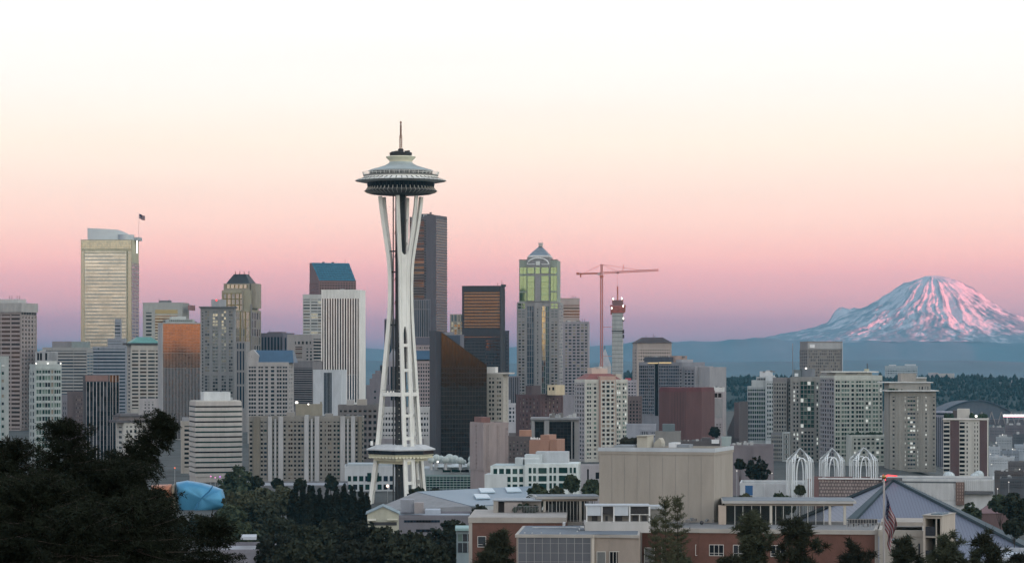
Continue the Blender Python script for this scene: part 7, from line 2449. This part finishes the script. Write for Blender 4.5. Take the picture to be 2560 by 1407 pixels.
for a, b in ((1507, 1532), (1578, 1620)):
    mb = MB(); mb.box(U_(a), U_(b), .1, .3, Z_(1284), Z_(1266)); mb.build('dark_panel', mat('louvre_dark', (.03, .028, .03), .6, var=.3, scale=3), e)
for x in (1465, 1503, 1533, 1572.5, 1622):
    mb = MB(); mb.box(U_(x), U_(x + 3.5), -.05, .4, Z_(1303) + .004, Z_(1265)); mb.build('post', wall(196, 194, 190), e)
mb = MB(); mb.box(U_(1576.1), U_(1621.9), -.02, .12, Z_(1286), Z_(1284.5)); mb.box(U_(1598), U_(1600), -.02, .1, Z_(1303) + .01, Z_(1286.1)); mb.build('rail', wall(190, 186, 178), e)
for a, b in ((1480, 1494), (1514, 1520), (1540, 1556), (1582, 1596), (1606, 1618)):
    mb = MB(); mb.box(U_(a), U_(b), 1.05, 1.19, Z_(1302), Z_(1290)); mb.build('machine', DARK, e)
e = empty('roof_shed', P(1640, 1316, 440)); tag(e, 'low grey roof shed between the white roof unit and the slim conifers', 'shed')
mb = MB(); mb.box(-1.1, 1.7, 0, 4, -.6, 3.0); mb.build('wall', wall(122, 118, 110), e)
mb = MB(); mb.box(-1.3, 1.9, -.3, 4.2, 3.0, 3.5); mb.build('roof', wall(160, 166, 170), e)

# terrace with railing and tables, right
e = empty('terrace_railing', P(2165, 1318, 434)); tag(e, 'thin terrace railing in front of the pyramid roof, left of the flagpole', 'railing')
kk = 434 / F
mb = MB()
for i in range(13):
    x = (2116 + i * 7 - 2165) * kk
    mb.box(x - .03, x + .03, -.03, .03, -.1, 1.35)
mb.box((2114 - 2165) * kk, (2202 - 2165) * kk, -.03, .03, 1.36, 1.44); mb.box((2114 - 2165) * kk, (2202 - 2165) * kk, -.02, .02, .7, .74); mb.build('rails', wall(150, 146, 140), e)
r = random.Random(14)
for i in range(6):
    x = 2128 + i * 12
    p = P(x, 1316, 442 + (i % 3) * 3)
    e = empty('patio_chair', (p.x, p.y, p.z)); tag(e, 'dark patio chair behind the terrace railing', 'chair', 'patio chairs on the terrace')
    mb = MB(); mb.box(-.45, .45, -.45, .45, .55, .65); mb.build('seat', DARK, e)
    mb = MB(); mb.box(-.45, .45, .38, .45, .65, 1.35); mb.build('backrest', DARK, e)
    for a in (-.4, .4):
        for b in (-.4, .4):
            mb = MB(); mb.box(a - .04, a + .04, b - .04, b + .04, 0, .55); mb.build('leg', DARK, e)

# stair tower and beige walls, right
t = Tower('stair_tower', 'tall beige stair tower with open dark landings, right of the flagpole', 'tower', 2308, 2388, 1289, 420, c=2356, wc=(170, 156, 138), low=1500, dep=8, para=False)
w2, d2 = t.w / 2, t.d / 2
th = .35
t.wb.box(-w2, -w2 + th, -d2, d2, 0, t.H); t.wb.box(w2 - th, w2, -d2, d2, 0, t.H); t.wb.box(-w2 + th, w2 - th, d2 - th, d2, 0, t.H); t.wb.box(-w2 + th, w2 - th, -d2, d2 - th, t.H - .45, t.H)
t.box('back_panel', 2313, 2352, 1293, 1500, wall(70, 66, 62), .55, .6)
for y in (1340, 1398):
    t.box('landing', 2313, 2352, y, y + 4, wall(150, 140, 124), .0, .5)
t.box('post', 2338.5, 2341, 1291, 1500, wall(176, 164, 146), .02, .06)
t.one('glass_balustrade', 2314, 2338, 1316, 1339, 'sm', pr=.02); t.one('glass_balustrade', 2314, 2338, 1376, 1397, 'sm', pr=.02)
t.box('solar_panel', 2324, 2340, 1284, 1287, wall(90, 110, 124), .1, .6); t.box('solar_panel', 2344, 2352, 1284, 1287, wall(90, 110, 124), .1, .6)
t.box('roof_slab', 2306, 2358, 1287, 1289, CAP, -.05, 1.02)
t.done()
t = Tower('annex_building', 'plain beige wall between the flagpole and the stair tower', 'building', 2198, 2312, 1325, 428, wc=(158, 148, 132), low=1500, dep=30, roof=wall(140, 134, 128))
t.one('window', 2296, 2300, 1358, 1388, 'sm')
t.box('window_band', 2222, 2248, 1346, 1352, wall(120, 134, 146), -.004, .004)
t.box('roof_ledge', 2200, 2310, 1316, 1326, wall(146, 134, 120), .4, .8)
t.done()
t = Tower('low_building', 'low pale metal roof at the foot of the pyramid roof, bottom right corner', 'building', 2480, 2640, 1394, 560, wc=(150, 154, 162), low=1500, dep=30, roof=wall(150, 160, 172))
t.done()

# foreground flagpole with limp flag
fp = P(2210, 1195, 226)
gq = float(ground(fp.x, 226))
e = empty('flagpole', (fp.x, 226, gq)); tag(e, 'tall pale flagpole with a gold ball, in front of the pyramid roof', 'flagpole')
Hf = fp.z - gq
mb = MB(); mb.tube([(0, 0, 0), (0, 0, Hf)], .14, 10, r1=.085); mb.build('pole', mat('pole_white', (.42, .40, .40), .4, metal=.3, var=.05), e, True)
mb = MB(); mb.sphere((0, 0, Hf + .12), .19, 12, 8); mb.build('finial', mat('gold_ball', (.30, .20, .07), .35, metal=.8, var=.1), e, True)
fk = 226 / F
fl2 = empty('flag', (fp.x, 226, zat(1228, 226))); tag(fl2, 'large striped flag with stars hanging limp down the foreground flagpole', 'flag')


def drape(a, b):
    # hoist runs down the pole; the fly end has dropped and gathered into folds
    hoist = 3.0
    drop = a * 2.9
    spread = (.05 + .95 * math.sin(min(1, a * 1.15) * math.pi * .62)) * (1.0 - .15 * b)
    x = .1 + spread * (a ** .7) - a * b * .25 + .10 * math.sin(9 * a + 5 * b)
    if b > .45:
        x -= (b - .45) * a * .5
    y = -.12 + .24 * math.sin(11 * a - 6 * b) * a ** .5
    z = -hoist * b * (1 - .22 * a) - drop
    return (x, y, z)


flag_mesh('cloth', fl2, drape, 48, 39)

# ------------------------------------------------------------------ trees
def leafmat(name, dark, light, scale):
    return mat(name, tuple((a + b) / 2 for a, b in zip(dark, light)), .95, var=.45, scale=scale, spec=.1)


def leaf_quads(C, size, rng, flat=0.0, long=1.0, dirs=None):
    """one small leaf clump face at every point of C"""
    n = len(C)
    d = rng.normal(size=(n, 3)) if dirs is None else dirs + rng.normal(size=(n, 3)) * .35
    d /= np.linalg.norm(d, axis=1, keepdims=True) + 1e-9
    q = rng.normal(size=(n, 3)); q[:, 2] += flat
    s = np.cross(d, q); s /= np.linalg.norm(s, axis=1, keepdims=True) + 1e-9
    sz = size * rng.uniform(.6, 1.4, (n, 1))
    a, b = d * sz * long, s * sz * .55
    V = np.stack([C - a * .5 - b * .35, C - a * .2 + b, C + a * .6 + b * .15, C + a * .1 - b], 1).reshape(-1, 3)
    Q = np.arange(4 * n).reshape(n, 4)
    return V, Q


def crown_points(rng, n, lobes):
    """points gathered in clumps near the surface of several lobes"""
    out = []
    tot = sum(l[3] * l[4] for l in lobes)
    for cx, cyy, cz, r, h in lobes:
        k = int(n * r * h / tot) + 1
        nc = max(8, k // 26)
        u = rng.normal(size=(nc, 3)); u /= np.linalg.norm(u, axis=1, keepdims=True)
        rr_ = rng.uniform(.55, 1.08, (nc, 1)) ** .6
        cc = u * rr_ * np.array([r, r, h])
        idx = rng.integers(0, nc, k)
        p = cc[idx] + rng.normal(size=(k, 3)) * np.array([r, r, h]) * .11
        out.append(p + np.array([cx, cyy, cz]))
    return np.concatenate(out)


def broad_tree(label, px, ytop, half, D, lobes, leaf, m, n, seed, name='broadleaf_tree', group=None, base=None, bark=None):
    """tree whose crown spans px-half..px+half; lobes in units of the crown half width, z measured down from the top"""
    rng = np.random.default_rng(seed)
    p = P(px, ytop, D)
    g_ = float(ground(p.x, D)) if base is None else base
    e = empty(name, (p.x, D, g_)); tag(e, label, 'tree', group)
    w = half * D / F; H = p.z - g_
    ls = [(lx_ * w, ly_ * w, H - lz_ * w, lr * w, lh_ * w) for lx_, ly_, lz_, lr, lh_ in lobes]
    C = crown_points(rng, n, ls)
    C = C[C[:, 2] > .3]
    V, Q = leaf_quads(C, leaf, rng)
    fastmesh('crown', V, Q, m, e)
    mb = MB()
    zt = H * .75
    mb.tube([(0, 0, -.5), (w * .04, 0, zt * .5), (0, 0, zt)], max(.12, w * .07), 7, r1=max(.05, w * .02))
    for lx_, ly_, lz_, lr, lh_ in ls:
        mb.tube([(0, 0, min(zt * .6, lz_ * .7)), (lx_ * .6, ly_ * .6, (zt * .55 + lz_) / 2), (lx_, ly_, lz_)], max(.06, w * .035), 5, r1=.04)
    mb.build('trunk', bark or BARK, e)
    return e


BARK = mat('bark', (0.045, 0.036, 0.03), .95, var=.3, scale=2)
LF1 = leafmat('leaves_dark', (0.017, 0.020, 0.013), (0.046, 0.051, 0.034), .5)
LF2 = leafmat('leaves_olive', (0.042, 0.046, 0.029), (0.09, 0.094, 0.060), .3)
LF3 = leafmat('leaves_green', (0.032, 0.042, 0.027), (0.078, 0.095, 0.058), .3)
LF4 = leafmat('leaves_black_green', (0.013, 0.015, 0.011), (0.032, 0.035, 0.026), .6)
RND = [(0, 0, .9, .75, .75), (-.45, .1, 1.1, .55, .6), (.45, -.1, 1.15, .55, .6), (.1, -.4, 1.3, .6, .6), (-.2, .35, .6, .45, .5)]
WIDE = [(0, 0, .55, .6, .5), (-.55, .1, .75, .45, .45), (.55, -.1, .7, .45, .45), (.25, -.4, .8, .5, .5), (-.25, .35, .45, .4, .4), (-.2, -.4, 1.0, .6, .5), (.3, .2, .42, .38, .36)]
POP = [(0, 0, 2.0, .42, 1.7), (.2, .1, 3.6, .6, 1.9), (-.2, -.1, 4.0, .6, 1.9), (.1, -.2, 5.6, .75, 2.0), (0, .1, 1.0, .24, .95)]

# wide willowy trees and the dark poplar row, left of the needle tower
for i, (px, y, half, D, lab) in enumerate(((596, 1165, 48, 1270, 'round dark green tree beside the banded white building'), (640, 1188, 18, 1268, 'small dark tree at the foot of the long beige slab'), (695, 1194, 14, 1275, 'small shrubby tree at the foot of the first grey fin pair'), (750, 1196, 14, 1275, 'low dark tree under the middle of the long beige slab'), (826, 1188, 18, 1275, 'rounded dark tree under the right part of the long beige slab'))):
    broad_tree(lab, px, y, half, D, RND, 1.5, LF1 if i != 0 else LF3, 3400 if i == 0 else 1200, 100 + i)
for i, (px, y, half, D, m, lab) in enumerate(((600, 1226, 46, 980, LF2, 'pale olive tree right of the blue metal building'), (655, 1222, 50, 1010, LF2, 'broad olive tree with a flat top, second right of the blue building'), (705, 1216, 48, 1040, LF2, 'broad olive tree next to the poplar row'), (640, 1256, 60, 900, LF1, 'wide dull green tree in front of the olive trees'), (580, 1262, 34, 890, LF3, 'dull green tree beside the little footbridge'), (694, 1290, 44, 880, LF1, 'dark drooping tree at the left foot of the poplar row'), (645, 1306, 62, 800, LF1, 'dark wide tree below the footbridge lamps'), (596, 1308, 40, 760, LF3, 'green tree at the tips of the spruce boughs'))):
    broad_tree(lab, px, y, half, D, WIDE, 1.15, m, 4200, 120 + i)
for i, (px, y, half, D) in enumerate(((738, 1207, 17, 930), (757, 1212, 16, 920), (778, 1204, 19, 935), (797, 1218, 15, 925), (818, 1222, 14, 930), (841, 1216, 17, 920), (860, 1210, 16, 935), (882, 1214, 15, 925), (903, 1218, 15, 930), (916, 1232, 11, 915), (730, 1226, 13, 915), (829, 1236, 14, 905), (871, 1236, 13, 900), (770, 1232, 15, 900))):
    broad_tree('dark upright poplar in the row left of the needle tower', px, y, half, D, POP, .95, LF4, 3000, 140 + i, 'poplar_tree', 'poplars in a dark row')
for i, (px, y, half, D, lab) in enumerate(((500, 1288, 44, 1000, 'dark green tree under the middle of the blue metal building'), (556, 1280, 34, 960, 'dark green tree under the right end of the blue metal building'), (440, 1290, 40, 990, 'dark tree in front of the copper red wing'))):
    broad_tree(lab, px, y, half, D, WIDE, 1.1, LF1, 3000, 160 + i)
dk = [(690, 1330, 60, 640), (760, 1310, 60, 700), (830, 1300, 56, 720), (900, 1302, 56, 700), (965, 1312, 50, 690), (1030, 1330, 54, 660), (1090, 1318, 44, 800), (1130, 1300, 42, 820), (800, 1348, 70, 560), (890, 1350, 70, 540), (985, 1356, 66, 540), (1070, 1356, 56, 560), (1130, 1352, 46, 600), (740, 1356, 58, 560)]
where = ['left of the flat pale roof', 'below the poplar row', 'under the middle of the poplar row', 'left of the yellow gabled house', 'below the yellow gabled house', 'below the grey annex window strip', 'right of the grey annex', 'between the grey annex and the brick wing', 'at the bottom edge below the poplars', 'at the bottom edge left of centre', 'at the bottom edge below the gabled house', 'at the bottom edge below the annex', 'at the bottom edge beside the glass kiosk', 'at the bottom edge right of the flat roof']
for i, (px, y, half, D) in enumerate(dk):
    broad_tree('dark leafy tree %s' % where[i], px, y, half, D, WIDE if i % 2 else RND, .75, (LF4, LF1, LF1)[i % 3], 4600, 170 + i)
for i, (px, y, half, D, m, lab) in enumerate(((1345, 1208, 30, 1010, LF3, 'green tree in front of the curved white offices, beside the blue roof'), (1392, 1214, 20, 1010, LF2, 'smaller olive tree between two taller trees before the white offices'), (1430, 1186, 22, 1015, LF3, 'tallest upright green tree in front of the white offices'), (1480, 1198, 24, 1000, LF3, 'green tree left of the huge grey box'), (1330, 1236, 20, 970, LF1, 'low dark tree behind the left roof pavilion'), (1200, 1262, 22, 930, LF1, 'dark bush like tree at the corner of the blue roofed hall'), (1045, 1216, 34, 1190, LF1, 'dark low tree around the right foot of the needle tower'), (1090, 1220, 20, 1180, LF1, 'small dark tree right of the needle tower foot'))):
    broad_tree(lab, px, y, half, D, RND, 1.0, m, 3200, 200 + i)
for i, (px, y, half, D, m, lab) in enumerate(((1893, 1142, 32, 1250, LF4, 'dark round tree left of the leftmost white arch'), (1850, 1146, 14, 1255, LF1, 'small dark tree right of the huge grey box'), (1786, 1066, 14, 1700, LF4, 'small dark tree below the pink and white block'), (1955, 1232, 30, 960, LF3, 'low green tree in front of the ribbed wall, left of the leftmost arch'), (1868, 1232, 24, 960, LF2, 'low olive tree below the blue door'), (2000, 1212, 12, 975, LF2, 'small sapling inside the leftmost white arch'), (2500, 1236, 26, 880, LF3, 'pale green tree right of the white pavilion end'), (2545, 1226, 40, 860, LF1, 'dark tall tree at the right edge beside the brick house'), (2430, 1256, 26, 920, LF3, 'green tree left of the red brown hip roofed house'), (2535, 1290, 26, 760, LF1, 'dark tree under the right end of the pyramid ridge'))):
    broad_tree(lab, px, y, half, D, RND, .9, m, 2800, 230 + i)


def needles(pts, dirs, rng, n_per, ln, wd):
    """thin needle sprays round twig points"""
    k = len(pts)
    C = np.repeat(pts, n_per, 0); Dv = np.repeat(dirs, n_per, 0)
    d = Dv * .9 + rng.normal(size=C.shape) * .55
    d /= np.linalg.norm(d, axis=1, keepdims=True) + 1e-9
    s = np.cross(d, rng.normal(size=C.shape)); s /= np.linalg.norm(s, axis=1, keepdims=True) + 1e-9
    C = C + rng.normal(size=C.shape) * wd * 1.2
    l_ = ln * rng.uniform(.6, 1.3, (len(C), 1))
    V = np.stack([C - s * wd * .5, C + s * wd * .5, C + d * l_], 1).reshape(-1, 3)
    return V, np.arange(len(V)).reshape(-1, 3)


def conifer(label, tip, base, R, seed, m, whorl=.17, per=9, nl=.1, nw=.026, dens=1.0, droop=.35, taper=.75, name='spruce_tree', group=None, twigs=True, low=None, side=0.0):
    """conifer from base to tip: whorled boughs with side twigs carrying needle sprays; R = bough length at the bottom"""
    rng = np.random.default_rng(seed)
    tip, base = Vector(tip), Vector(base)
    e = empty(name, base); tag(e, label, 'tree', group)
    ax = tip - base; Ht = ax.length; axn = ax.normalized()
    mb = MB(); r0 = max(.03, Ht * .012)
    mb.tube([(0, 0, 0), tuple(ax * .5), tuple(ax)], r0, 7, r1=.008)
    x1 = axn.cross(Vector((0, 1, 0.01))).normalized(); x2 = axn.cross(x1)
    P_, D_ = [], []
    s = .2
    for q in range(5):
        P_.append(ax * (1 - (.02 + .04 * q) / Ht)); D_.append(axn)
    lim = Ht if low is None else low
    while s < lim:
        c = ax * (1 - s / Ht)
        Lb = R * min(1.0, (s / lim)) ** taper + .02
        k = per if s > .4 else max(4, per - 2)
        off = rng.uniform(0, 6.28)
        for j in range(k):
            a = off + 2 * math.pi * j / k + rng.normal() * .25
            L_ = Lb * rng.uniform(.35, 1.3)
            h = x1 * math.cos(a) + x2 * math.sin(a)
            L_ *= 1 + side * h.x
            up = .95 * max(0, 1 - s / (lim * .3)) - droop * rng.uniform(.5, 1.3) * min(1, s / (lim * .5))
            if droop > 0:
                up = min(up, .45 * s / L_)
            pts = []
            nseg = max(4, int(L_ / .12))
            nseg = min(nseg, 16)
            for q in range(nseg + 1):
                u = q / nseg
                z = up * L_ * u + (.10 * L_ * u * u if droop > 0 else .3 * L_ * u * u)
                pts.append(c + h * (L_ * u) + Vector((0, 0, z)))
            if L_ > .25:
                mb.tube(pts[::3] + [pts[-1]], max(.006, L_ * .014), 4, r1=.003)
            for q in range(1, nseg + 1):
                d = (pts[q] - pts[q - 1]).normalized()
                P_.append(pts[q]); D_.append(d)
                if twigs and L_ > .2:
                    tl = (L_ * .42 * (1 - .75 * q / nseg) + .06) * rng.uniform(.7, 1.2)
                    sd_ = d.cross(Vector((0, 0, 1))).normalized()
                    for sg in (-1, 1):
                        td = (sd_ * sg + d * .75 + Vector((0, 0, -.55 * (droop > .1)))).normalized()
                        m_ = max(2, int(tl / .09))
                        for w_ in range(1, m_ + 1):
                            P_.append(pts[q] + td * (tl * w_ / m_)); D_.append(td)
        s += whorl * rng.uniform(.75, 1.25) * (1 if s > .5 else .6)
    pts = np.array([tuple(p) for p in P_], float); dr = np.array([tuple(p) for p in D_], float)
    V, Q = needles(pts, dr, rng, max(2, int(6 * dens)), nl, nw)
    fastmesh('crown', V, Q, m, e)
    mb.build('trunk', BARK, e)
    return e


NDL = leafmat('needles_dark', (0.004, 0.006, 0.004), (0.019, 0.025, 0.015), 1.2)
NDL2 = leafmat('needles_grey_green', (0.035, 0.042, 0.027), (0.085, 0.095, 0.062), 1.5)
SPD = 66.0
conifer('tall spruce top with an upright leader, left part of the foreground', P(163, 1042, SPD), P(150, 1700, SPD), 3.4, 1, NDL, dens=1.3, low=5.5, taper=.85, droop=.45)
conifer('spruce at the left edge of the foreground with a thin leader', P(20, 1092, SPD - 4), P(10, 1750, SPD - 4), 3.0, 2, NDL, dens=1.0, low=4.6)
conifer('leaning spruce top pointing up and right, in front of the copper glass tower', P(436, 1044, SPD + 3), P(165, 1330, SPD + 3), 1.15, 3, NDL, whorl=.13, per=9, dens=1.3, droop=.5, taper=.6, low=3.6)
conifer('bushy spruce between the upright and the leaning spruce tops', P(275, 1142, SPD + 1), P(270, 1720, SPD + 1), 3.4, 4, NDL, dens=1.1, low=4.4, taper=.65)
conifer('low spruce in front of the blue metal building, tips reaching right', P(385, 1215, SPD - 6), P(380, 1760, SPD - 6), 2.6, 5, NDL, dens=1.2, low=4.2, taper=.75)
conifer('low dark spruce at the bottom edge, right of the other spruces', P(535, 1285, SPD - 8), P(500, 1760, SPD - 8), 1.7, 6, NDL, dens=1.1, low=3.2, taper=.7)
conifer('dark spruce filling the bottom left corner', P(80, 1180, SPD - 12), P(85, 1800, SPD - 12), 2.8, 7, NDL, dens=1.1, low=4.0, taper=.6)
conifer('short spruce with a pale leader in the bottom left foreground', P(192, 1262, SPD - 16), P(190, 1800, SPD - 16), 2.3, 8, NDL, dens=1.0, low=3.2, taper=.7)
conifer('spruce at the bottom edge below the leaning spruce top', P(330, 1235, SPD - 14), P(335, 1800, SPD - 14), 2.5, 9, NDL, dens=1.1, low=3.4, taper=.65)
NDL3 = leafmat('needles_yellow_green', (0.04, 0.046, 0.028), (0.10, 0.105, 0.065), .5)
# slim open conifers in front of the brick building
MD_ = 205.0
for i, (px, y, yb, R, lab) in enumerate(((1663, 1254, 1560, 1.0, 'slim open conifer, left of the pair before the big grey box'), (1693, 1249, 1560, 1.05, 'slim open conifer, right and taller of the pair before the big grey box'), (1637, 1302, 1560, .95, 'shortest slim conifer, just left of the pair before the big grey box'))):
    b = P(px + 4, yb, MD_ + i * 3)
    conifer(lab, P(px, y, MD_ + i * 3), (b.x, b.y, b.z), 0.92 * R, 40 + i, NDL3, whorl=.5, per=7, nl=.2, nw=.06, dens=1.8, droop=-.2, taper=.25, name='conifer_tree', low=9.0, twigs=False)
# tufted evergreens along the bottom right
for i, (px, y, half, D, lab) in enumerate(((1245, 1334, 34, 240, 'ragged dark evergreen in front of the left brick wing'), (1885, 1284, 36, 235, 'dark ragged evergreen below the left end of the long roof pavilion'), (1990, 1300, 52, 230, 'broad dark evergreen below the middle of the long roof pavilion'), (2140, 1366, 44, 225, 'low dark evergreen at the bottom edge left of the flagpole'), (2262, 1344, 40, 232, 'tufted evergreen right of the flagpole'), (2368, 1342, 38, 228, 'tufted evergreen in front of the stair tower'), (2468, 1340, 44, 226, 'spiky evergreen right of the stair tower'), (2545, 1386, 34, 220, 'low evergreen in the bottom right corner'), (1216, 1384, 40, 235, 'low dark bushy evergreen at the bottom edge below the brick wing'), (1700, 1392, 40, 215, 'low dark evergreen at the bottom edge below the slim conifers'), (1820, 1392, 40, 225, 'low dark evergreen at the bottom edge right of the slim conifers'))):
    rng = np.random.default_rng(300 + i)
    p = P(px, y, D); g_ = float(ground(p.x, D))
    e = empty('evergreen_tree', (p.x, D, g_)); tag(e, lab, 'tree')
    w = half * D / F; H = p.z - g_
    mb = MB(); mb.tube([(0, 0, -.3), (.1, 0, H * .6), (0, 0, H - .3)], .22, 7, r1=.05)
    V_, Q_ = [], []
    n = 0
    nb = 40
    for k_ in range(nb):
        q = (k_ / nb) ** .85
        zc = H - .15 - q * w * 4.4
        if zc < 1:
            break
        rr_ = w * (.10 + .90 * min(1, q * 2.6) ** .9) * rng.uniform(.35, 1.1)
        a = k_ * 2.4 + rng.normal() * .3
        c = np.array([rr_ * math.cos(a), rr_ * math.sin(a), zc + rr_ * .12])
        mb.tube([(0, 0, zc - rr_ * .35), (c[0] * .6, c[1] * .6, zc - rr_ * .05), tuple(c)], .05, 4, r1=.02)
        for tu in range(4):
            c2 = c + rng.normal(size=3) * np.array([.3, .3, .16]) * w
            m_ = 30
            dd = rng.normal(size=(m_, 3)) * np.array([1, 1, .45]) + np.array([0, 0, .3])
            dd /= np.linalg.norm(dd, axis=1, keepdims=True)
            V, Q = needles(c2 + dd * .05, dd, rng, 2, .17 * w + .30, .10)
            V_.append(V); Q_.append(Q + n); n += len(V)
    fastmesh('crown', np.concatenate(V_), np.concatenate(Q_), (LF1, NDL2, LF1, LF4)[i % 4], e)
    mb.build('trunk', BARK, e)
